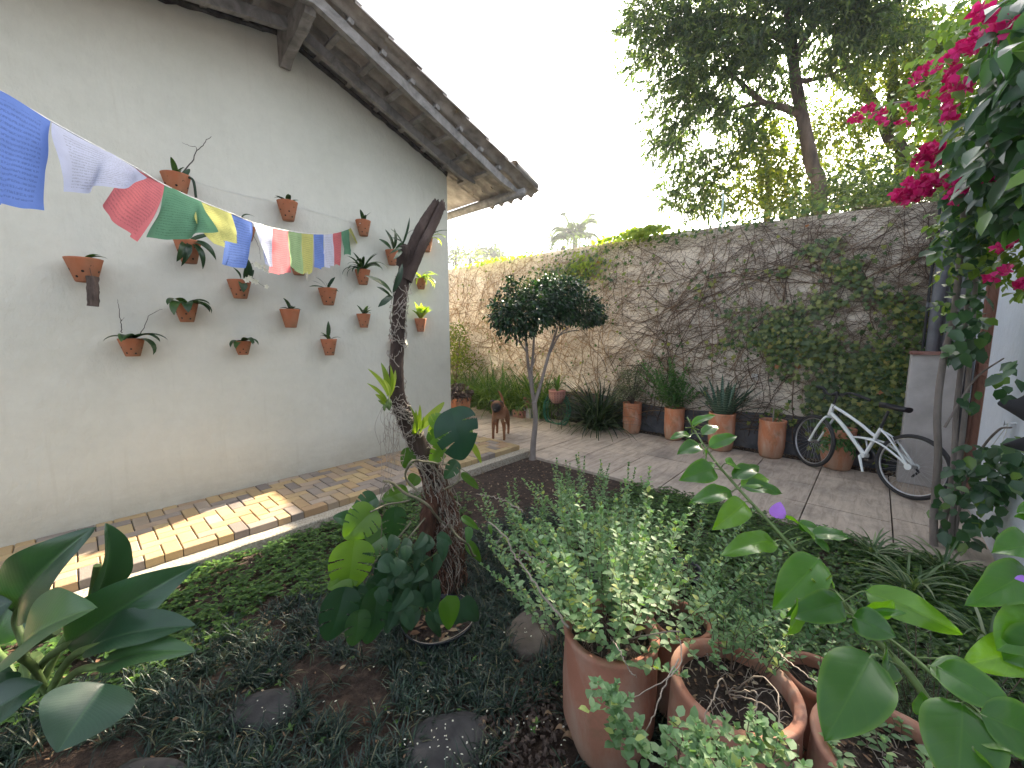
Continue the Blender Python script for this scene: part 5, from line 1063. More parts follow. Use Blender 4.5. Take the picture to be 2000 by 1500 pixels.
m = MB(); hbar = bez([on_x(1595, 755, 6.10), on_x(1608, 758, 6.08), on_x(1617, 769, 6.03), on_x(1632, 771, 5.98), on_x(1648, 770, 5.93), on_x(1662, 768, 5.88), on_x(1680, 774, 5.82), on_x(1700, 782, 5.78)], 40); m.tube(hbar, .0115, 8); m.build('handlebar', M['blackplastic'], BK)
for s_ in (hbar[:8], hbar[-9:]): m = MB(); m.tube(s_, .017, 8); m.build('grip', M['rubber'], BK)
for a, b_ in ((8, 5), (-12, -8)): m = MB(); m.tube([hbar[a], hbar[a]+[-.03, 0, -.035], hbar[b_]+[-.035, 0, -.03]], .006, 5); m.build('brake_lever', M['blackplastic'], BK)
m = MB(); m.tube([sc-(sc-BBp)*.1, bq(1735, 803)], .0135, 8); m.build('seat_post', M['blackplastic'], BK)
m = MB(); st_, en = bq(1718, 789), bq(1776, 800); L_ = en-st_; G = []
for i in range(13):
    t = i/12; wv = .014+.062*min(1, max(0, (t-.25)/.5))**.8; wv *= (1 if t < .92 else .75); c = st_+L_*t+[0, 0, .004*sin(t*6)]
    G.append([c+pn*(wv*cos(q))+np.array([0, 0, .022*sin(q) if sin(q) > 0 else .035*sin(q)]) for q in np.linspace(0, 2*pi, 13)])
m.grid(G); m.add([*G[0][:12], np.mean(G[0][:12], 0)], [[i, (i+1) % 12, 12] for i in range(12)]); m.add([*G[-1][:12], np.mean(G[-1][:12], 0)], [[i, (i+1) % 12, 12] for i in range(12)]); m.build('saddle', M['blackplastic'], BK)
m = MB(); m.tube([BBp-pn*.06, BBp-pn*.07, bq(1694, 921, -.07)], [.014, .015, .011], 8); m.build('crank', M['bikewhite'], BK)
m = MB(); m.tube([BBp+pn*.06, BBp*2-bq(1694, 921)+pn*.07], .011, 8); m.build('crank', M['steel'], BK)
m = MB()
for i in range(36): pass
G = [[BBp+pn*.05+(bd*cos(a)+np.array([0, 0, 1.])*sin(a))*r for r in (.03, .085)] for a in np.linspace(0, 2*pi, 37)]; m.grid(G); o = m.build('chainring', M['blackplastic'], BK); o.modifiers.new('s', 'SOLIDIFY').thickness = .004
m = MB(); m.tube([bq(1748, 855, -.04), bq(1756, 868, -.05), bq(1757, 862, -.02)], .006, 5); m.tube([bq(1600, 812), bq(1607, 822)], .006, 5); m.build('brakes', M['steel'], BK)
m = MB(); m.tube([rc+pn*.05, rc+pn*.06+bd*-.02-[0, 0, .05], rc+pn*.05+bd*.02-[0, 0, .11]], [.02, .014, .01], 6); m.build('derailleur', M['blackplastic'], BK)
m = MB(); m.tube(bez([hbar[8], bq(1640, 785, -.03), bq(1630, 800, -.03), bq(1660, 835, -.02), BBp], 24), .0025, 4); m.build('cable', M['rubber'], BK)

# ------------------------------------------------------------------ trees beyond the wall
def limb(m, pts, r0, r1, k=9): P = bez(pts, max(12, 7*(len(pts)-1))); m.tube(P, np.linspace(r0, r1, len(P)), k, wob=.04); return P
def px(a, b_, x): return on_x(a, b_, x)
T = thing('tall_tree', (9, .9, 0), 'tall leaning tree beyond the wall, dark drooping narrow leaves, sun behind its crown', 'tree')
m = MB()
limb(m, [(9, .9, 0), px(1600, 410, 9), px(1585, 320, 9), px(1565, 220, 9), px(1552, 140, 9), px(1545, 60, 9), px(1530, -60, 9)], .13, .065, 12); limb(m, [px(1565, 225, 9), px(1530, 210, 8.8), px(1490, 200, 8.6), px(1450, 165, 8.4), px(1410, 130, 8.2)], .07, .03)
limb(m, [px(1548, 90, 9), px(1500, 60, 8.8), px(1450, 40, 8.5), px(1380, 20, 8.2)], .06, .02); limb(m, [px(1550, 120, 9), px(1580, 60, 9.2), px(1620, 10, 9.4), px(1650, -60, 9.4)], .08, .03); limb(m, [px(1490, 200, 8.6), px(1430, 215, 8.4), px(1370, 240, 8.2)], .03, .01); limb(m, [px(1555, 160, 9), px(1610, 150, 9.3), px(1680, 120, 9.5)], .05, .015)
m.build('trunk', M['barkred'], T)
tw = MB(); lf = MB(); Pt, Dt = [], []
blobs = [(1280, 40, 60, 60, 8.1), (1340, 30, 70, 70, 8.2), (1420, 20, 80, 70, 8.4), (1500, 30, 80, 70, 8.8), (1300, 130, 75, 55, 8.0), (1370, 110, 70, 60, 8.3), (1440, 100, 70, 60, 8.5), (1330, 210, 70, 50, 8.0), (1390, 190, 60, 50, 8.3), (1310, 265, 45, 30, 8.0), (1245, 60, 30, 20, 7.9), (1230, 35, 20, 14, 7.9),
         (1450, 250, 50, 50, 8.6), (1600, 20, 90, 60, 9.2), (1680, 10, 90, 50, 9.4), (1490, 120, 50, 60, 8.9), (1350, 300, 40, 30, 8.2), (1330, 355, 38, 26, 8.2), (1390, 330, 35, 40, 8.4), (1360, 395, 60, 24, 8.3), (1290, 300, 25, 14, 8.1), (1300, 385, 22, 14, 8.1), (1640, 110, 50, 40, 9.4), (1720, 60, 60, 50, 9.6), (1540, 180, 26, 40, 9.2),
         (1300, -80, 110, 60, 8.1), (1450, -90, 130, 60, 8.6), (1640, -90, 140, 70, 9.3)]
for (a, b_, ra, rb, x) in blobs:
    n = int(ra*rb*.033)+5
    for _ in range(n):
        t = random.uniform(0, 2*pi); q = math.sqrt(random.random()); P = px(a+ra*q*cos(t), b_+rb*q*sin(t), x+random.gauss(0, .35)); Pt.append(P); Dt.append((random.gauss(-.2, .6), random.gauss(0, .8), random.gauss(-.1, .4)))
Pt = np.array(Pt); Dt = np.array(Dt); twigs(lf, Pt, Dt, rng.uniform(.25, .5, len(Pt)), 14, .125, .31, LANCE, .75, tw, .0035)
tw.build('twigs', M['darktwig'], T); lf.build('crown', M['tree'], T)
def btree(lab, base_, blobs, mat, size, dens, m_=12, limbs=(), name='background_tree', wide=.5, tpl=DIAMOND, dz=.5, droop=.4, jx=.5, Lt=(.25, .5)):
    T = thing(name, base_, lab, 'tree', 'trees beyond the garden wall'); Pt, Dt = [], []; m = MB(); tw = MB(); lf = MB()
    for l, r0, r1 in limbs: limb(m, l, r0, r1)
    if limbs: m.build('trunk', M['barkred'], T)
    for (a, b_, ra, rb, x) in blobs:
        for _ in range(int(ra*rb*dens)+5):
            t = random.uniform(0, 2*pi); q = math.sqrt(random.random()); Pt.append(px(a+ra*q*cos(t), b_+rb*q*sin(t), x+random.gauss(0, jx))); Dt.append((random.gauss(-.2, .6), random.gauss(0, .8), random.gauss(0, .5)))
    Pt = np.array(Pt); Dt = np.array(Dt); twigs(lf, Pt, Dt, rng.uniform(*Lt, len(Pt)), m_, size, wide, tpl, droop, None); lf.build('crown', M[mat], T); return T
btree('bright yellow-green leafy tree low behind the wall, left of the leaning trunk', (10, 2.0, 0), [(1480, 330, 70, 70, 9.6), (1440, 380, 60, 40, 9.4), (1530, 360, 55, 60, 9.8), (1470, 270, 50, 40, 9.8), (1520, 290, 40, 50, 10), (1400, 400, 50, 22, 9.3), (1560, 400, 60, 22, 9.7), (1500, 240, 30, 30, 10)], 'tree2', .10, .034, 12, [([(10, 2.0, 0), px(1500, 400, 10), px(1490, 300, 10)], .1, .03)])
btree('forked tree with two dark trunks, feathery crown behind the magenta flowers', (12, .3, 0), [(1690, 200, 70, 70, 12), (1760, 120, 80, 80, 12.2), (1640, 250, 60, 50, 12), (1720, 320, 80, 40, 12), (1800, 220, 60, 80, 12.3), (1630, 380, 70, 30, 11.5), (1740, 375, 80, 30, 11.5), (1800, 60, 80, 60, 12.5), (1660, 130, 50, 50, 12.2), (1700, 60, 60, 40, 12.2), (1590, 260, 30, 50, 12.2), (1620, 320, 40, 30, 12), (1860, 300, 70, 80, 12.5), (1850, 150, 70, 100, 12.6), (1930, 100, 70, 120, 12.6), (1930, 300, 60, 90, 12.6)], 'tree2', .12, .036, 14,
      [([(12, .2, 0), px(1760, 345, 12), px(1735, 270, 12), px(1700, 190, 12), px(1660, 140, 12), px(1640, 100, 12)], .13, .05), ([px(1735, 265, 12.05), px(1742, 200, 12.1), px(1746, 120, 12.1), px(1752, 30, 12.1), px(1755, -60, 12)], .10, .06), ([px(1750, 320, 12), px(1800, 330, 12), px(1860, 310, 12)], .08, .04)], wide=.34, droop=.6)
btree('mid green hedge like tree right behind the wall top under the two trunks', (8.2, 0, 0), [(1650, 400, 70, 26, 8.2), (1720, 390, 60, 26, 8.2), (1780, 380, 50, 30, 8.1), (1600, 395, 40, 14, 8.2), (1560, 405, 40, 14, 8.4), (1840, 360, 50, 50, 8.2), (1690, 350, 70, 30, 8.6)], 'tree', .09, .03, 12)
# far palms and trees, fading into the bright air
def palm(loc, h, n, L, lab, seed):
    random.seed(seed); T = thing('palm_tree', loc, lab, 'palm tree', 'palms far beyond the wall'); m = MB(); top = np.array(loc)+[0, 0, h]; m.tube([loc, top-[0, 0, 1.2], top], [.35, .24, .2], 8); m.build('trunk', M['barkred'], T)
    for i in range(n):
        a = i*2*pi/n*1.0+random.uniform(-.3, .3); el = random.uniform(.2, 1.35); k = 26; Q = [top]; e = el
        for j in range(k): e -= (2.2-.6*(el > 1))/k*(.3+1.6*j/k); Q.append(Q[-1]+np.array([cos(a)*cos(e), sin(a)*cos(e), sin(e)])*L/k)
        Q = np.array(Q); m = MB(); m.tube(Q, np.linspace(.05, .01, len(Q)), 4); D = np.gradient(Q, axis=0); s = np.cross(D, [0, 0, 1.]); s = unit(s)
        for sg in (-1, 1):
            for rep in range(2): B = Q[3:]+D[3:]*rep*.5; leaves(m, B, s[3:]*sg*.8+unit(D[3:])*.5+[0, 0, -.75], rdir(len(B))*.3+[0, 0, 1], L*.24*np.linspace(1.1, .5, len(B)), L*.02, DIAMOND)
        m.build('frond', M['fartree'], T)
pc = px(1123, 462, 34); palm((pc[0], pc[1], 0), pc[2], 17, 3.4, 'tall palm with ragged fronds rising above the middle of the wall', 5)
pc = px(960, 500, 44); palm((pc[0], pc[1], 0), pc[2], 17, 3.2, 'squat palm far left beside the thin pale mast', 6)
def ftree(lab, blobs, x, mat='fartree', size=.45):
    c = px(*blobs[0][:2], x); T = thing('distant_tree', (c[0], c[1], 0), lab, 'tree', 'distant trees beyond the wall'); m = MB()
    for a, b_, ra, rb in blobs: q = px(a, b_, x); s = x/6.35*8.2/780*1.25; cloud(m, q, (ra*s, ra*s, rb*s), int(ra*rb*1.3), size, .6, DIAMOND, .2, .2, clump=12, crad=.5)
    m.build('crown', M[mat], T); m = MB(); m.tube([(c[0], c[1], 0), c], [.3, .2], 7); m.build('trunk', M['barkred'], T)
ftree('round yellow-green tree at the far left just above the wall', [(918, 505, 22, 14), (935, 500, 14, 12)], 40, 'tree2', .35); ftree('grey-green spiky tree nearest the house corner', [(890, 492, 16, 20), (905, 498, 14, 12), (878, 500, 14, 16)], 46); ftree('dull green tree mass around the squat palm', [(950, 495, 20, 20), (970, 505, 16, 14), (985, 510, 12, 9)], 50)
ftree('low dark tree dome left of the tall palm foot', [(1100, 482, 26, 10), (1120, 476, 14, 9)], 30, 'fartree', .25)
c = px(980, 505, 30); t = thing('mast', (c[0], c[1], 0), 'thin pale mast beside the squat palm', 'mast'); m = MB(); e = px(978, 462, 30); m.tube([(c[0], c[1], 0), e], .05, 6); m.build('pole', M['petal'], t); m = MB(); m.tube([e-[0, .3, .1], e+[0, .3, -.1]], .02, 4); m.build('crossarm', M['petal'], t)
t = thing('pale_post', px(1408, 440, 6.55), 'pale green thin post standing on the garden wall', 'post'); m = MB(); m.tube([px(1408, 440, 6.5)-[0, 0, .1], px(1413, 381, 6.5)], .012, 6); m.build('post', M['pole'], t)
m = MB(); m.tube([px(1413, 381, 6.5), px(1413, 379, 6.5)], .014, 6); m.build('tip', M['pole'], t)
# ------------------------------------------------------------------ garden bed: stones, pots, ground cover
PC1, PC2, PC3 = np.array([1.28, .66, 0]), np.array([1.33, .25, 0]), np.array([1.40, -.13, 0])
stones = []
def stone(pts, lab, mat, z=.008):
    P = np.array([on_z(a, b_, z) for a, b_ in pts]); c = P.mean(0); Q = bez(np.vstack([P, P[:1]]), 48)[:-1]; n = len(Q); G = []
    for s, zz in ((1.0, -.05), (1.0, z-.008), (.97, z), (.7, z+.003), (.4, z+.004), (.02, z+.003)):
        r = []
        for q in list(Q)+[Q[0]]:
            v = c+(q-c)*s*(1+.09*mnoise.noise(Vector(q*11))); v[2] = zz+(.004*mnoise.noise(Vector(v*9)) if zz > 0 else 0); r.append(v)
        G.append(r)
    T = thing('stepping_stone', (c[0], c[1], 0), lab, 'stepping stone', 'stepping stones in the grass'); m = MB(); m.grid(G); m.build('slab', M[mat], T); stones.append((c[0], c[1], np.linalg.norm(P-c, axis=1)*.93, P))
stone([(985, 1235), (1005, 1205), (1040, 1188), (1075, 1205), (1092, 1240), (1080, 1262), (1035, 1275), (995, 1262)], 'brown stepping stone left of the tall near pot', 'brownstone')
stone([(440, 1400), (470, 1368), (520, 1345), (575, 1350), (572, 1385), (540, 1415), (480, 1420)], 'dark slate stepping stone left of centre in the grass', 'slate')
stone([(805, 1420), (840, 1396), (905, 1388), (945, 1402), (948, 1450), (925, 1510), (860, 1530), (790, 1500)], 'dark slate stepping stone sprinkled with petals at the bottom middle', 'slate')
stone([(230, 1500), (270, 1480), (340, 1482), (370, 1510), (340, 1560), (250, 1560)], 'dark slate stepping stone at the bottom edge near the left', 'slate')
def inside(P, poly):
    x, y = P[:, 0], P[:, 1]; r = np.zeros(len(P), bool); n = len(poly)
    for i in range(n):
        a, b_ = poly[i], poly[(i+1) % n]; c = ((a[1] > y) != (b_[1] > y)) & (x < (b_[0]-a[0])*(y-a[1])/(b_[1]-a[1]+1e-12)+a[0]); r ^= c
    return r
def free(P, pad=0.):
    k = np.ones(len(P), bool)
    for cx, cy, d, poly in stones:
        pp = np.array([cx, cy])+(poly[:, :2]-[cx, cy])*(0.84+pad); k &= ~inside(P, pp)
    for c, r in ((PC1, .17), (PC2, .19), (PC3, .19), (tc_tub, .2)): k &= np.hypot(P[:, 0]-c[0], P[:, 1]-c[1]) > r+pad*.1
    return k
tc_tub = np.array(on_z(856, 1205, .05))
def field(n, x0, x1, y0, y1, fn):
    P = np.stack([rng.uniform(x0, x1, n), rng.uniform(y0, y1, n), np.full(n, -.02)], -1); w_ = fn(P[:, 0], P[:, 1]); P = P[rng.random(n) < w_]; return P[free(P)]
def n2(x, y, s, o=0.): return np.array([mnoise.noise(Vector((float(a)*s, float(b_)*s, o))) for a, b_ in zip(x, y)])
# mondo grass tufts
P = field(6600, -1.0, 3.0, .3, 2.75, lambda x, y: np.clip(1.05+n2(x, y, 2.2)*2.2, 0, 1)*np.clip(1.1+n2(x, y, 7, 9)*1.6, .1, 1)*np.clip((2.75-y-.12*x)/.35, 0, 1)*np.clip((2.9-x)/.6, 0, 1)*(1-.85*((x < 1.35) & (y < .95) & (x > .9))))
a_ = rng.uniform(0, 6.3, 70); P = np.vstack([P, tc_tub+np.stack([.225*np.cos(a_)*rng.uniform(1, 1.15, 70), .225*np.sin(a_), -.07+0*a_], -1)]); n = len(P); k = 15; P0 = np.repeat(P, k, 0)+rng.normal(0, .012, (n*k, 3))*[1, 1, 0]; sz = np.repeat(rng.uniform(.7, 1.25, n), k)
m = MB(); blades(m, P0, rng.uniform(0, 6.3, n*k), rng.uniform(.5, 1.45, n*k), rng.uniform(.06, .12, n*k)*sz, .0045, rng.uniform(.6, 2.0, n*k), 4, prof_strap, .2, .3); tag(m.build('mondo_grass', M['mondo']), kind='stuff')
# small leaved ground covers
def trefoil(P, size, mat, name, h=.05):
    n = len(P); mb = MB(); c = P+np.stack([0*P[:, 0], 0*P[:, 0], rng.uniform(.01, h, n)], -1); a0 = rng.uniform(0, 6.3, n)
    for q in range(4):
        a = a0+q*1.57+rng.normal(0, .15, n); e = rng.uniform(-.25, .35, n); s = size*rng.uniform(.6, 1.2, n); leaves(mb, c, np.stack([np.cos(a)*np.cos(e), np.sin(a)*np.cos(e), np.sin(e)], -1), np.array([0, 0, 1.])+rng.normal(0, .15, (n, 3)), s, s*.62, OVATE)
    return tag(mb.build(name, M[mat]), kind='stuff')
P = field(9000, -.9, 2.9, 2.25, 3.34, lambda x, y: np.clip((y-2.45+n2(x, y, 3.)*.45)/.25, 0, 1)*np.clip(.85+n2(x, y, 5, 4)*1.8, 0, 1)*np.clip((2.6-x)/.5, 0, 1))
trefoil(P, .030, 'cover', 'ground_cover', .06)
P = field(17000, 1.75, 3.98, -.66, 2.0, lambda x, y: np.clip((x-1.9-.35*np.clip(y, 0, 2)+n2(x, y, 2.)*.5)/.3, 0, 1)*np.clip(.95+n2(x, y, 4, 2)*1.4, 0, 1)*np.clip((1.9-y)/.4, 0, 1))
trefoil(P, .032, 'cover', 'ground_cover', .09)
P = field(500, .2, 2.8, .9, 2.6, lambda x, y: .35+0*x); trefoil(P, .02, 'cover', 'ground_cover', .05)
# leaf litter, chips and fallen petals
P = field(5200, -1.2, 3.9, -.4, 3.34, lambda x, y: .35+.65*((y > 2.3) | ((x < 1.5) & (y < 1.1)) | (x > 2.9))); P[:, 2] = rng.uniform(-.012, .015, len(P)); n = len(P); m = MB(); leaves(m, P, rdir(n)*[1, 1, .25], rdir(n)*.5+[0, 0, 1], rng.uniform(.008, .04, n), rng.uniform(.005, .02, n), OVATE)
P = np.stack([rng.uniform(6.2, 6.38, 1500), rng.uniform(-.4, 5, 1500), rng.uniform(0, .02, 1500)], -1); n = len(P); leaves(m, P, rdir(n)*[1, 1, .3], rdir(n)*.5+[0, 0, 1], rng.uniform(.01, .04, n), rng.uniform(.006, .02, n), OVATE)
P = np.stack([rng.uniform(4.0, 6.2, 260), rng.uniform(-.5, 6, 260), np.full(260, .004)], -1); n = len(P); leaves(m, P, rdir(n)*[1, 1, .1], np.array([0, 0, 1.]), rng.uniform(.006, .022, n), rng.uniform(.004, .012, n), OVATE)
tag(m.build('leaf_litter', M['litter']), kind='stuff')
P = []
for a, b_, s, k in ((530, 1390, 28, 9), (870, 1440, 44, 22), (1040, 1225, 26, 8), (900, 1470, 34, 10), (700, 1400, 150, 22), (1000, 1420, 60, 14)):
    for _ in range(k): P.append(on_z(random.gauss(a, s), random.gauss(b_, s*.6), .041))
P = np.array(P); n = len(P); m = MB(); leaves(m, P, rdir(n)*[1, 1, .1], np.array([0, 0, 1.]), rng.uniform(.006, .014, n), rng.uniform(.004, .009, n), OVATE); tag(m.build('fallen_petals', M['petal']), kind='stuff')
P = field(900, .95, 1.35, .5, 1.1, lambda x, y: 1+0*x); P[:, 2] = rng.uniform(-.02, .01, len(P)); n = len(P); m = MB()
for q in P[:420]: m.box(q, (random.uniform(.01, .03), random.uniform(.006, .018), random.uniform(.004, .01)), Matrix.Rotation(random.random()*6, 3, rdir(1)[0].tolist()))
tag(m.build('bark_chips', M['cork'], smooth=False), kind='stuff')
# curled dead leaves beside the near pot
for (a, b_, s), lab in zip(((1082, 1430, .045), (1096, 1445, .05), (1062, 1400, .03)), ('middle of the three curled pale dead leaves left of the tall near pot', 'curled dead leaf touching the tall near pot', 'smallest curled dead leaf, nearest the grass')):
    c = on_z(a, b_, .02); m = MB(); bigleaf(m, c, c+[.02, -s, .012], s*.8, (.3, .2, 1), fold=.6, arch=.3); t = thing('dead_leaf', c, lab, 'dead leaf', 'curled dead leaves by the near pot'); m.build('blade', M['litter'], t)

# ------------------------------------------------------------------ large leaved plant at the left
pb = np.array([-.25, 2.75, -.02]); T = thing('large_leaf_plant', pb, 'large plant with broad folded paddle leaves at the lower left corner, thick pale stalks', 'leafy plant')
def pl(a, b_, d): return on_d(a, b_, d)
LV = [((34, 1195), (183, 1030), 1.68, 1.62, .17, (-.5, -.7, .4), .55), ((172, 1185), (209, 1022), 1.72, 1.7, .14, (.7, -.6, .2), .6), ((40, 1275), (186, 1188), 1.5, 1.42, .20, (-.3, -.5, .9), .5), ((126, 1262), (392, 1100), 1.58, 1.68, .15, (.1, -.8, .6), .5), ((168, 1268), (384, 1223), 1.52, 1.56, .12, (.0, -.5, 1), .6),
      ((196, 1300), (382, 1272), 1.48, 1.5, .095, (.1, -.5, 1), .5), ((-10, 1260), (62, 1125), 1.75, 1.85, .16, (-.3, -.7, .6), .4), ((-70, 1230), (22, 1175), 1.6, 1.6, .18, (-.2, -.7, .6), .4), ((206, 1335), (112, 1470), 1.36, 1.2, .17, (.2, -.6, 1), .35), ((-20, 1395), (84, 1335), 1.36, 1.42, .10, (-.1, -.6, 1), .4), ((-60, 1330), (-90, 1420), 1.4, 1.3, .18, (.1, -.5, 1), .3), ((-30, 1340), (10, 1290), 1.5, 1.5, .14, (0, -.8, .4), .3)]
for b0, t0, d0, d1, w_, nr, fo_ in LV:
    m = MB(); bigleaf(m, pl(*b0, d0), pl(*t0, d1), w_*1.5, nr, fold=fo_, arch=.10, nl=22, nw=8, prof=lambda t: (np.sin(np.pi*np.clip(t, 0, 1)**.8)**.8+.02)*(1-.2*t), wave=.02); m.build('leaf', M['philo'], T)
st_b = [(60, 1345), (75, 1350), (90, 1350), (50, 1350), (100, 1345), (110, 1350), (40, 1355), (30, 1350)]
for k, (b0, t0, d0, d1, w_, nr, fo_) in enumerate(LV[:7]):
    m = MB(); b1 = pl(*st_b[k], 1.66); e = pl(*b0, d0); m.tube(bez([b1, (b1+e)/2+[0, 0, .03], e, e+(pl(*t0, d1)-e)*.5], 20), np.linspace(.022, .007, 20)[:len(bez([b1, (b1+e)/2+[0, 0, .03], e, e+(pl(*t0, d1)-e)*.5], 20))] if False else .014, 8); m.build('stalk', M['greenstem'], T)
m = MB(); m.tube([pb, pb+[0, 0, .08], pb+[0, 0, .16]], [.06, .055, .03], 10); m.build('stem_base', M['greenstem'], T)

# ------------------------------------------------------------------ near terracotta pots with herbs
def litter_in(tp, r, T, n=90):
    m = MB(); a = rng.uniform(0, 6.3, n); q = r*np.sqrt(rng.random(n)); P = tp+np.stack([q*np.cos(a), q*np.sin(a), np.full(n, .006)], -1); leaves(m, P, rdir(n)*[1, 1, .3], rdir(n)*.5+[0, 0, 1], rng.uniform(.008, .03, n), rng.uniform(.004, .012, n), OVATE); m.build('dead_leaves', M['litter'], T)
    m = MB()
    for _ in range(46): a = random.uniform(0, 6.3); q = r*math.sqrt(random.random()); p0 = tp+[q*cos(a), q*sin(a), .008]; d = rdir(1)[0]*[1, 1, .25]*random.uniform(.03, .09); e = p0+d; e[:2] = tp[:2]+(e[:2]-tp[:2])*min(1, r/max(1e-6, np.hypot(*(e[:2]-tp[:2])))); m.tube([p0, (p0+e)/2+[0, 0, .012], e], .0013, 3)
    m.build('dry_bits', M['twig'], T)
def oregano(nm, lab, c, r, h, n, hm, hx, sp, lean, ls=.026, grp='near terracotta herb pots', mat='terra_dusty', leafm='herb', start=.3, pair=.028):
    T = thing(nm, c, lab, 'potted herb', grp); tp = cyl_pot(c, r, h, mat, T, lip=.010, bulge=.05, soil=.9, foot=.8); litter_in(tp, r*.85, T)
    s_ = MB(); m = MB(); 
    if n: herb(s_, m, tp-[0, 0, .01], n, hm, hx, sp, ls, r*.75, lean, start, pair, OVATE, .72, .0016); s_.build('stems', M['brownstem'], T); m.build('foliage', M[leafm], T)
    return T, tp
T1, tp1 = oregano('potted_herb', 'tallest near terracotta pot filled with bushy grey-green oregano', PC1, .168, .5, 70, .18, .52, .33, (.2, .12), .034, start=.2, pair=.023)
T2, tp2 = oregano('potted_herb', 'wide near terracotta pot of mostly bare soil with wiry stems looping out', PC2, .182, .5, 0, 0, 0, 0, (0, 0))
T3, tp3 = oregano('potted_herb', 'near terracotta pot at the bottom right with low pale rosettes of oregano', PC3, .18, .47, 26, .05, .13, .10, (0, 0), .026, start=.1, pair=.018)
s_ = MB(); m = MB(); herb(s_, m, tp2+[.09, .05, 0], 15, .10, .25, .08, .026, .04, (.1, .1), .2, .018, OVATE, .6); herb(s_, m, tp2+[.13, -.04, 0], 12, .08, .2, .08, .022, .03, (.2, -.2), .2, .018, OVATE, .6); s_.build('stems', M['brownstem'], T2); m.build('foliage', M['herb'], T2)
# wiry bare stems looping over the rims, ending in leaf rosettes
def runner(T, pts, leafat=(), r=.0022, ls=.026):
    m = MB(); P = bez(pts, 30); P = P+rng.normal(0, .0015, P.shape); m.tube(P, np.linspace(r, r*.5, len(P)), 5); m.build('runner', M['twig'], T)
    if leafat:
        s_ = MB(); m = MB()
        for q in leafat: herb(s_, m, np.array(q), 3, .02, .05, .03, ls, .008, (0, 0), .0, .012, OVATE, .75)
        m.build('rosette', M['herb'], T)
D = lambda a, b_, d: on_d(a, b_, d)
runner(T2, [tp2+[-.02, 0, .0], D(1410, 1325, 1.03), D(1395, 1360, .97), D(1378, 1400, .93), D(1375, 1440, .90)], [D(1375, 1450, .88), D(1350, 1470, .86), D(1395, 1480, .86)])
runner(T2, [tp2+[.03, 0, 0], D(1480, 1320, 1.1), D(1515, 1350, 1.02), D(1522, 1400, .94), D(1520, 1445, .9), D(1508, 1485, .88)], [D(1500, 1490, .87), D(1470, 1430, .9)])
runner(T2, [tp2+[0, .02, 0], D(1470, 1350, 1.0), D(1478, 1370, .96), D(1468, 1420, .91), D(1462, 1450, .9)], [D(1440, 1450, .89)])
runner(T2, [tp2+[0, .02, 0], D(1490, 1375, 1.0), D(1525, 1420, .93), D(1500, 1460, .88), D(1475, 1475, .87)], [])
runner(T1, [tp1+[.0, -.02, .0], D(1310, 1232, 1.15), D(1325, 1245, 1.12), D(1330, 1290, 1.05), D(1310, 1320, 1.0), D(1270, 1345, .98), D(1230, 1368, .95), D(1205, 1385, .93)], [D(1190, 1380, .93), D(1210, 1400, .92), D(1170, 1370, .94), D(1220, 1425, .9), D(1185, 1415, .92)])
runner(T1, [D(1328, 1285, 1.06), D(1295, 1345, .98), D(1280, 1390, .94), D(1262, 1430, .91), D(1272, 1460, .9)], [D(1245, 1450, .9), D(1262, 1480, .88), D(1232, 1478, .88)])
runner(T1, [tp1+[0, 0, .01], D(1210, 1270, 1.05), D(1230, 1310, .99), D(1243, 1322, .99)])
runner(T2, [D(1520, 1275, 1.2), D(1550, 1300, 1.12), D(1600, 1335, 1.05), D(1640, 1360, 1.0)])
# bottom edge: leafy oregano sprays from an unseen pot in front
T = thing('oregano_spray', D(1420, 1490, .8), 'clump of oregano sprays along the bottom edge in front of the wide pot', 'herb'); s_ = MB(); m = MB()
for a, b_, d, k in ((1330, 1440, .86, 7), (1350, 1480, .82, 8), (1400, 1460, .84, 8), (1450, 1490, .8, 8), (1500, 1470, .83, 7), (1560, 1455, .84, 5), (1395, 1420, .88, 4), (1300, 1490, .84, 6), (1430, 1500, .78, 8), (1550, 1490, .8, 6), (1480, 1440, .86, 4), (1370, 1500, .78, 8)):
    q = D(a, b_, d); s_.tube(bez([q-[0, 0, .12], q-[.01, 0, .05], q], 8), .0018, 4); herb(s_, m, q-[0, 0, .03], max(2, k-3), .02, .05, .035, .025, .01, (0, 0), .0, .014, OVATE, .72)
s_.build('stems', M['brownstem'], T); m.build('foliage', M['herb'], T)
# bushes of oregano beyond the pots
for lab, c, n, h0, h1, sp, lsz, lean in (('oregano bush behind the tallest near pot, with yellowing leaves', (1.62, 1.02, 0), 44, .3, .76, .42, .036, (.12, 0)), ('oregano bush spreading toward the patio, right of the middle', (1.85, .62, 0), 42, .35, .80, .4, .034, (.1, -.1)), ('loose herb bush at the patio edge below the clipped tree', (2.9, 1.85, 0), 20, .25, .55, .16, .034, (0, 0)),
                                     ('low yellow-green herb bush near the trunk on the right', (2.05, 1.72, 0), 38, .2, .50, .30, .036, (0, .1)), ('oregano bush in the middle distance with seedy flower tips', (2.35, 1.25, 0), 42, .28, .66, .42, .037, (.1, .1)), ('darker oregano bush behind the wide near pot', (2.05, .25, 0), 26, .35, .60, .2, .034, (0, -.1))):
    T = thing('oregano_bush', c, lab, 'herb bush', 'oregano bushes in the bed'); s_ = MB(); m = MB(); herb(s_, m, np.array(c, float), n, h0, h1, sp, lsz*.95, .16, lean, .25, .024, OVATE, .72, .0018); s_.build('stems', M['brownstem'], T); m.build('foliage', M['herb' if 'darker' not in lab else 'herbdark'], T)
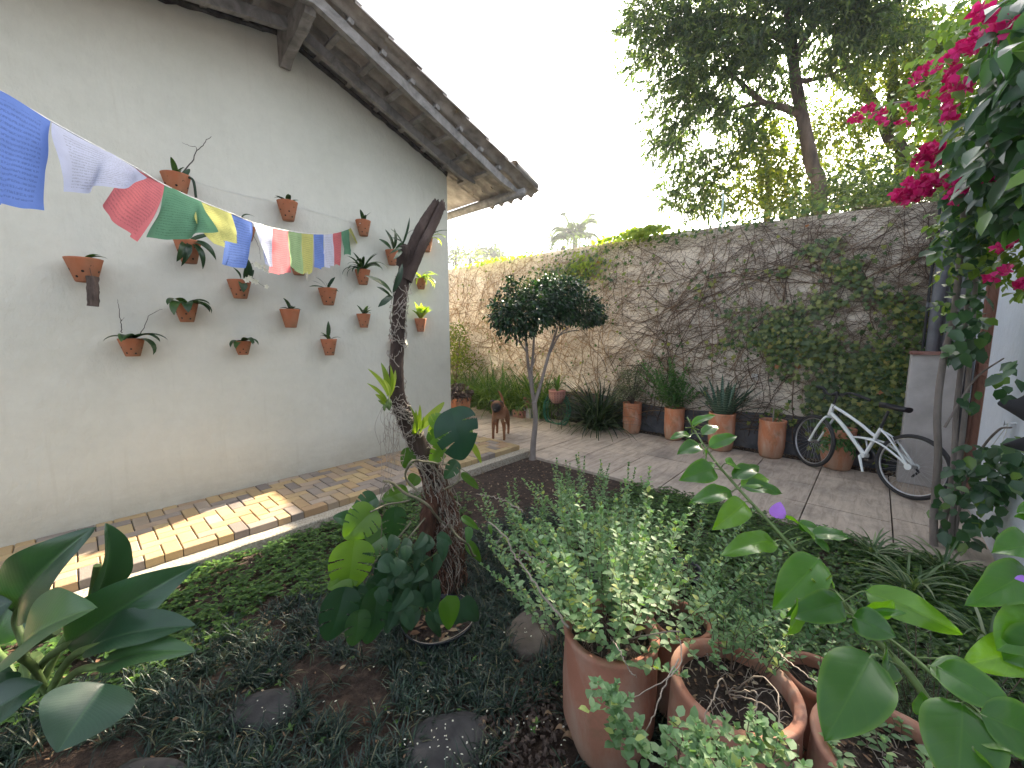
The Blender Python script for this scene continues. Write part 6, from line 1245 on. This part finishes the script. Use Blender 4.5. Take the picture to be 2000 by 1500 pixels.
for lab, c, r, h, mat in (('brick red pot hidden between the two front herb pots', (1.62, .52, 0), .12, .42, 'terra_dusty'), ('small old terracotta pot half hidden behind the wide pot', (1.66, .06, 0), .10, .42, 'terra_dusty'), ('black plastic nursery pot among the herb stems', (1.95, .98, 0), .12, .26, 'blacktub'), ('second black nursery pot deeper in the herb bushes', (2.3, .75, 0), .12, .24, 'blacktub')):
    T = thing('small_pot', c, lab, 'flower pot'); tp = cyl_pot(c, r, h, mat, T, bulge=.0, foot=.75)
    if mat != 'blacktub': s_ = MB(); m = MB(); herb(s_, m, tp, 14, .08, .22, .12, .02, .06, (0, 0), .2, .02); s_.build('stems', M['brownstem'], T); m.build('foliage', M['herb'], T)
# bare branch arching across the bed
T = thing('bare_branch', on_z(1080, 1180, .1), 'bare crooked pale branch reaching left from the tall near pot toward the trunk', 'branch'); m = MB()
for q, r in (([(952, 1020, 1.75), (985, 1045, 1.7), (1000, 1075, 1.65), (1012, 1095, 1.6), (1040, 1130, 1.5), (1062, 1165, 1.42), (1090, 1200, 1.35), (1110, 1225, 1.3)], .0045), ([(1012, 1095, 1.6), (1018, 1075, 1.62), (1045, 1090, 1.58), (1070, 1105, 1.52)], .003), ([(930, 965, 1.9), (960, 970, 1.9), (990, 980, 1.9), (1020, 1000, 1.85)], .003), ([(985, 1045, 1.7), (970, 1060, 1.7)], .002)):
    P = bez([D(*p_) for p_ in q], 30); P = P+rng.normal(0, .003, P.shape); m.tube(P, np.linspace(r*.6, r, len(P)), 6, wob=.1)
m.build('wood', M['twig'], T)
# rosemary
def rosemary(c, n, h, lab, sp=.3):
    T = thing('rosemary', c, lab, 'rosemary bush', 'rosemary bushes'); s_ = MB(); m = MB()
    for _ in range(n):
        a = random.uniform(0, 6.3); q = random.random()**.5; e = np.array(c)+[cos(a)*sp*q, sin(a)*sp*q, h*random.uniform(.5, 1)*(1-.3*q)]; P = bez([np.array(c)+[cos(a)*.05, sin(a)*.05, 0], (np.array(c)+e)/2+[cos(a)*.04, sin(a)*.04, .0], e], 12); s_.tube(P, .0018, 3, cap=False)
        k = 90; t = rng.random(k)**.7; f = t*(len(P)-1); j = np.minimum(f.astype(int), len(P)-2); B = P[j]+(P[j+1]-P[j])*(f-j)[:, None]; ax = unit(P[j+1]-P[j]); leaves(m, B, rdir(k)+ax*.9, rdir(k), rng.uniform(.014, .028, k), .0028, DIAMOND)
    s_.build('stems', M['brownstem'], T); m.build('foliage', M['rosemary'], T)
rosemary((1.78, -.12, 0), 70, .46, 'spiky grey-green rosemary bush behind the bottom right pot'); rosemary((2.15, -.30, 0), 60, .50, 'rosemary bush further back by the side wall, paler tips'); rosemary((1.85, .12, 0), 30, .40, 'small sparse rosemary sprigs beside the wide pot', .2)
# spider plants
grp = 'spider plants at the foot of the climber'
for c, L, lab in (((3.35, -.28, 0), .42, 'largest spider plant in front of the climber stems'), ((3.8, -.45, 0), .36, 'spider plant tucked right under the climber stems'), ((3.0, -.55, 0), .34, 'spider plant lowest on the right against the side wall'), ((3.75, -.1, 0), .30, 'small spider plant at the patio edge left of the climber')):
    t = thing('spider_plant', c, lab, 'spider plant', grp); m = MB(); n = 60; blades(m, np.repeat(np.array(c, float)[None], n, 0)+rng.normal(0, .02, (n, 3))*[1, 1, 0], rng.uniform(0, 6.3, n), rng.uniform(.5, 1.45, n), rng.uniform(.6, 1.1, n)*L, .013, rng.uniform(.9, 2.2, n), 8, prof_strap, .35, .3, .2); m.build('leaves', M['spider'], t)
T = thing('leafy_seedling', on_z(215, 1390, 0), 'small bright seedling right of the large leaved plant', 'seedling'); c = np.array(on_z(215, 1395, .0)); m = MB(); blades(m, c[None], rng.uniform(0, 6.3, 7), rng.uniform(.4, 1.2, 7), .09, .04, .9, 6, prof_oval); m.build('leaves', M['herbdark'], T)
clump(np.array(on_z(715, 1040, 0)), 36, .16, .006, 'wispy grass tuft by the kerb left of the monstera', 'agap', .04, (.5, 1.4), (.4, 1.5), name='grass_tuft', grp=None)

# ------------------------------------------------------------------ flowering climber on the right
cb_ = np.array([4.33, -.45, -.02]); T = thing('climber', cb_, 'tall woody climber with heart shaped leaves before the slatted gate, magenta flowers above', 'climber')
cx = lambda a, b_, x: on_x(a, b_, x)
m = MB()
for pts, r0 in (([(4.33, -.45, -.02), cx(1824, 1000, 4.35), cx(1832, 900, 4.35), cx(1831, 800, 4.35), cx(1843, 700, 4.35), cx(1858, 640, 4.3), cx(1870, 560, 4.2), cx(1880, 450, 4.05), cx(1890, 330, 3.9), cx(1915, 200, 3.7), cx(1940, 60, 3.5)], .026), ([(4.42, -.50, -.02), cx(1840, 1040, 4.42), cx(1860, 930, 4.42), cx(1868, 800, 4.42), cx(1880, 690, 4.4), cx(1892, 560, 4.3), cx(1902, 430, 4.1)], .022),
               ([(4.38, -.53, -.02), cx(1862, 1000, 4.38), cx(1880, 850, 4.38), cx(1893, 720, 4.35), cx(1905, 560, 4.3), cx(1912, 440, 4.2), cx(1950, 330, 4.0)], .020), ([(4.42, -.56, 0), cx(1885, 940, 4.3), cx(1915, 880, 4.2), cx(1950, 840, 4.0), cx(1975, 835, 3.9)], .010), ([cx(1845, 835, 4.3), cx(1890, 760, 4.3), cx(1915, 730, 4.2), cx(1960, 700, 3.9)], .008),
               ([cx(1905, 440, 4.1), cx(1940, 380, 3.6), cx(1990, 310, 3.2), cx(2040, 250, 3.0)], .018), ([cx(1890, 340, 3.9), cx(1850, 330, 3.9), cx(1800, 330, 3.9)], .007), ([cx(1900, 250, 3.7), cx(1830, 210, 3.9), cx(1750, 200, 4.2), cx(1690, 225, 4.3)], .007), ([cx(1850, 300, 4.0), cx(1835, 230, 4.0), cx(1840, 180, 4.0)], .005)):
    P = bez(pts, 40); m.tube(P, np.linspace(r0, r0*.55, len(P)), 8, wob=.03)
m.build('stem', M['barkgrey'], T)
def vine(blobs, size, mat, tpl=OVATE, wide=.66, droop=.8, name='foliage', up=.8, lean=(-.5, 0)):
    m = MB()
    for a, b_, ra, rb, x, n in blobs:
        t = rng.uniform(0, 6.3, n); q = np.sqrt(rng.random(n)); P = np.array([on_x(a+ra*q_*cos(t_), b_+rb*q_*sin(t_), x+random.gauss(0, .16)) for t_, q_ in zip(t, q)]); D_ = rdir(n)*.8+[lean[0], lean[1], -droop]; N = rdir(n)*.5+[-.4, .15, up]; L = size*rng.uniform(.65, 1.2, n); leaves(m, P, D_, N, L, L*wide, tpl)
    return m.build(name, M[mat], T)
def bract(a, b_, x, r, n, petals=3): pass
# lower column of dull heart shaped leaves
vine([(1890, 560, 45, 60, 4.25, 46), (1875, 660, 35, 50, 4.3, 36), (1880, 480, 60, 40, 4.15, 60), (1900, 640, 30, 50, 4.3, 26), (1890, 780, 20, 30, 4.3, 8), (1905, 890, 40, 26, 4.2, 26), (1945, 900, 50, 34, 4.05, 34), (1860, 930, 28, 40, 4.3, 16), (1900, 960, 34, 30, 4.25, 22), (1950, 960, 40, 30, 4.1, 20), (1880, 1030, 40, 34, 4.25, 26), (1980, 880, 30, 30, 3.9, 22), (1975, 740, 34, 40, 3.8, 14), (1925, 930, 40, 30, 4.15, 20), (1850, 990, 22, 30, 4.3, 10), (1930, 1010, 30, 20, 4.2, 10), (1995, 930, 30, 40, 3.9, 20)], .098, 'vineleaf', wide=.78)
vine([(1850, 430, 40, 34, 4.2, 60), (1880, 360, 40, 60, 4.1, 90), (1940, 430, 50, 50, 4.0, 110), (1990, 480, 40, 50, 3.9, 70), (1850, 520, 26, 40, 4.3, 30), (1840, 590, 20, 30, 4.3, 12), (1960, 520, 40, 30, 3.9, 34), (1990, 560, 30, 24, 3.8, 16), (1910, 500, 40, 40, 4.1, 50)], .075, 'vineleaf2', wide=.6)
vine([(1895, 430, 50, 60, 4.1, 70), (1950, 400, 50, 60, 3.9, 90)], .10, 'vineleaf', wide=.7)
# heavy overhanging mass of large leaves, top right
vine([(1960, 300, 60, 70, 3.0, 90), (1910, 300, 50, 60, 3.3, 70), (1985, 180, 50, 80, 2.8, 80), (1935, 210, 50, 50, 3.1, 50), (1990, 60, 50, 80, 2.6, 100), (1960, 110, 40, 50, 2.9, 40), (1880, 280, 30, 40, 3.5, 26), (2040, 200, 50, 160, 2.6, 160), (1900, 370, 50, 30, 3.3, 50), (1960, 400, 50, 40, 3.1, 60), (2030, 400, 50, 80, 2.9, 90)], .125, 'vineleaf', wide=.55, droop=1.0)
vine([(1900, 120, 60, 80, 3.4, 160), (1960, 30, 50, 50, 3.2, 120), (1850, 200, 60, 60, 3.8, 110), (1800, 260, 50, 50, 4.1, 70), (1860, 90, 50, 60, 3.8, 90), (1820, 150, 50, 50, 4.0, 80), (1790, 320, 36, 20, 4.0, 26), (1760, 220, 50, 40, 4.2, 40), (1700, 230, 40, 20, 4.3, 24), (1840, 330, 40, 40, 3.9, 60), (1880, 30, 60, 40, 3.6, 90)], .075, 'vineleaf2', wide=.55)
FLW = [(1700, 222, 30, 14, 4.2, 34), (1680, 235, 18, 10, 4.2, 14), (1720, 238, 16, 8, 4.2, 12), (1822, 296, 26, 12, 3.8, 46), (1812, 315, 26, 14, 3.8, 44), (1795, 365, 30, 18, 3.6, 70), (1768, 385, 24, 15, 3.6, 50), (1825, 352, 24, 10, 3.6, 30), (1895, 365, 40, 14, 3.3, 64), (1925, 358, 22, 16, 3.3, 30), (1865, 382, 20, 10, 3.3, 22), (1920, 30, 22, 14, 2.9, 26), (1965, 55, 24, 20, 2.7, 34), (1900, 90, 30, 16, 3.0, 34), (1860, 108, 18, 12, 3.2, 16), (1875, 168, 26, 10, 3.2, 26), (1860, 145, 14, 16, 3.3, 14), (1845, 215, 14, 10, 3.4, 12), (1815, 135, 20, 10, 3.8, 14), (1790, 155, 10, 8, 3.8, 8), (1850, 235, 10, 6, 3.5, 8), (1962, 478, 16, 12, 3.6, 16), (1935, 540, 10, 7, 3.6, 7), (1968, 532, 10, 8, 3.6, 7), (1992, 555, 12, 12, 3.5, 12), (1930, 290, 10, 10, 3.2, 8), (1780, 212, 14, 7, 4.1, 10), (1765, 240, 10, 6, 4.1, 7), (1810, 190, 12, 8, 4, 8), (1910, 68, 12, 8, 3, 8), (1845, 195, 10, 8, 3.6, 7)]
FLW = [(a, b_, ra, rb, x, max(6, int(n*.7))) for a, b_, ra, rb, x, n in FLW]
for a, b_, ra, rb, x, n in FLW:
    m = MB(); t = rng.uniform(0, 6.3, n); q = np.sqrt(rng.random(n)); P = np.array([on_x(a+ra*q_*cos(t_), b_+rb*q_*sin(t_), x-.12+random.gauss(0, .05)) for t_, q_ in zip(t, q)])
    for k in range(3): D_ = rdir(n)+[-.3, 0, .3]; leaves(m, P, D_, rdir(n), rng.uniform(.028, .042, n), .034, OVATE)
    m.build('flower_cluster', M['pink'], T)

# ------------------------------------------------------------------ near shoots of a second bougainvillea, lower right
def shoot(nm, lab, stem, r0, specs, bracts=(), tips=()):
    S0 = D(*stem[0]); T = thing(nm, S0, lab, 'shoot', 'near bougainvillea shoots'); m = MB(); P = bez([D(*q) for q in stem], 60); m.tube(P, np.linspace(r0, r0*.35, len(P)), 8); m.build('stem', M['greenstem'], T)
    for s in specs:
        b0, t0, w_ = s[:3]; nr = s[3] if len(s) > 3 else (random.uniform(-.2, .2), random.uniform(-.4, 0), 1); fo_ = s[4] if len(s) > 4 else .35
        m = MB(); p0 = D(*b0); p1 = D(*t0); vw = unit(_C-p0); nr = unit(np.array(nr, float))*(.35 if w_ > .05 else .8)+vw*(1. if w_ > .05 else .35); near = P[np.argmin(np.linalg.norm(P-p0, axis=1))]; Dm = p1-p0
        bigleaf(m, p0, p1, w_*(.80 if w_ > .05 else 1.05), nr, fold=fo_*.8, arch=.10, nl=16, nw=6, prof=lambda t: np.clip(t, .0001, 1)**.55*(1-np.clip(t, 0, 1))**.9/.382+.012, wave=.028)
        o = m.build('leaf', M['bougbig'], T); mm = MB(); mm.tube(bez([near, (near+p0)/2+[0, 0, .003], p0, p0+Dm*.25], 10), .0012, 5); mm.build('leaf_stalk', M['greenstem'], T, parent=o)
    for s in bracts:
        m = MB(); bigleaf(m, D(*s[0]), D(*s[1]), s[2], unit(_C-D(*s[0]))+[.2, 0, .2], fold=.3, arch=.12, nl=10, nw=5, prof=lambda t: (np.sin(np.pi*np.clip(t, 0, 1)**.8)**.7+.02)); m.build('bract', M['purple'], T)
    for q in tips:
        m = MB(); c = D(*q); 
        for k in range(7): d_ = rdir(1)[0]*.02*[1, 1, 1]+np.array([0, 0, .008]); m.tube([c, c+d_*.6, c+d_], [.0012, .001, .0018], 4)
        m.build('buds', M['lime'], T)
F_ = (.0, -.9, .45)
shoot('bougainvillea_shoot', 'long arching shoot with glossy leaves and one violet bract, lower right foreground', [(1830, 1400, .52), (1780, 1322, .55), (1708, 1246, .6), (1636, 1164, .66), (1576, 1102, .72), (1516, 1034, .78), (1454, 967, .84), (1400, 905, .9), (1365, 855, .95), (1342, 815, 1.0)], .0052,
      [((1348, 850, .95), (1308, 858, .92), .022), ((1368, 868, .93), (1322, 888, .9), .035, (-.2, -.5, 1)), ((1350, 830, 1.0), (1398, 812, 1.0), .022), ((1372, 850, .96), (1404, 833, .98), .030), ((1385, 872, .92), (1440, 852, .92), .032, (0, -.6, 1)), ((1376, 878, .9), (1370, 915, .88), .03, (1, -.5, .3)), ((1418, 905, .87), (1442, 915, .9), .03), ((1394, 905, .88), (1375, 918, .88), .018),
       ((1395, 915, .86), (1326, 938, .82), .048, (-.1, -.8, .7)), ((1432, 935, .86), (1482, 912, .9), .035), ((1450, 950, .85), (1528, 965, .85), .036, (.1, -.6, 1)), ((1448, 950, .85), (1500, 935, .88), .034, (.1, -.6, 1)), ((1428, 960, .83), (1344, 985, .78), .036, (0, -.6, 1)), ((1455, 980, .8), (1390, 1035, .75), .060, (-.5, -.8, .4), .45), ((1510, 1058, .74), (1408, 1085, .68), .042, (0, -.5, 1)),
       ((1532, 1010, .8), (1590, 1055, .74), .050, (.4, -.7, .5)), ((1585, 1045, .76), (1662, 1052, .74), .032, (.1, -.3, 1)), ((1590, 1052, .75), (1620, 1080, .74), .018), ((1560, 1030, .78), (1602, 1035, .77), .03, (.1, -.5, .8)), ((1600, 1090, .66), (1508, 1190, .62), .075, (-.8, -.5, .4), .3), ((1590, 1095, .7), (1628, 1150, .66), .040, (.7, -.7, .3)), ((1645, 1175, .62), (1532, 1205, .58), .056, (-.5, -.6, .7)),
       ((1620, 1150, .64), (1570, 1185, .62), .06, (0, -1, .2)), ((1560, 1170, .6), (1535, 1240, .57), .03, (.5, -.8, .3)), ((1665, 1205, .6), (1750, 1245, .56), .055, (.2, -.9, .5)), ((1690, 1155, .64), (1880, 1240, .56), .060, (.2, -.6, .9), .4), ((1680, 1200, .6), (1770, 1198, .57), .02, (0, -.4, 1)), ((1695, 1195, .6), (1745, 1172, .58), .03, (0, -.8, .5)), ((1730, 1268, .56), (1722, 1325, .52), .042, (.3, -1, .2), .3),
       ((1702, 1280, .52), (1610, 1448, .47), .088, (-.2, -.3, 1), .25)],
      [((1516, 1012, .8), (1524, 980, .79), .028, (.2, -1, 0))], [(1600, 1145, .63), (1352, 835, .97)])
shoot('bougainvillea_shoot', 'lowest shoot with the biggest glossy leaf hanging at the bottom right', [(2060, 1490, .42), (2000, 1447, .44), (1919, 1399, .47), (1828, 1322, .52), (1756, 1262, .57), (1690, 1215, .62), (1640, 1180, .65)], .0045,
      [((1880, 1372, .47), (1866, 1560, .43), .085, (-.2, -.3, 1), .25), ((1830, 1302, .5), (1990, 1400, .44), .055, (.3, -.7, .8), .35), ((1815, 1300, .53), (1960, 1370, .48), .05, (.0, -.8, .8)), ((1915, 1395, .45), (2080, 1470, .42), .07, (.2, -.7, .9)), ((1900, 1420, .46), (2030, 1470, .42), .05, (0, -.9, .4)), ((1930, 1300, .55), (2020, 1260, .52), .05, (0, -.9, .6)), ((1800, 1400, .5), (1800, 1350, .5), .02), ((1900, 1460, .44), (1955, 1520, .42), .04, (.3, -.9, .4))])
shoot('bougainvillea_shoot', 'shoot entering from the right edge with a violet bract above its leaf', [(2120, 1220, .5), (2060, 1180, .53), (2015, 1140, .55)], .004,
      [((2010, 1115, .55), (1888, 1182, .52), .062, (-.1, -.8, .8)), ((2040, 1070, .58), (1935, 1080, .56), .05, (0, -.6, 1)), ((2040, 1200, .5), (1945, 1270, .5), .07, (-.2, -.9, .5)), ((2060, 1240, .48), (1960, 1290, .5), .05, (-.1, -.7, .8)), ((2030, 1262, .5), (1880, 1300, .52), .045, (0, -.8, .8)), ((2030, 990, .6), (1985, 1002, .6), .02, (0, -.6, 1)), ((2030, 1020, .6), (1980, 1010, .6), .02, (0, -.6, 1))],
      [((2010, 1128, .55), (1952, 1118, .54), .035, (0, -1, .5))])

# ------------------------------------------------------------------ bright morning haze
m = MB(); m.box((28, 12, 10.5), (84, 64, 25)); hz = m.build('haze', [], smooth=False)
hm = bpy.data.materials.new('haze'); hm.use_nodes = True; n_ = hm.node_tree; n_.nodes.remove(n_.nodes['Principled BSDF']); vol = n_.nodes.new('ShaderNodeVolumePrincipled')
vol.inputs['Color'].default_value = (.9, .93, 1, 1); vol.inputs['Density'].default_value = .0018; vol.inputs['Anisotropy'].default_value = .3
n_.links.new(vol.outputs[0], n_.nodes['Material Output'].inputs['Volume']); hz.data.materials.append(hm); hz['kind'] = 'stuff'
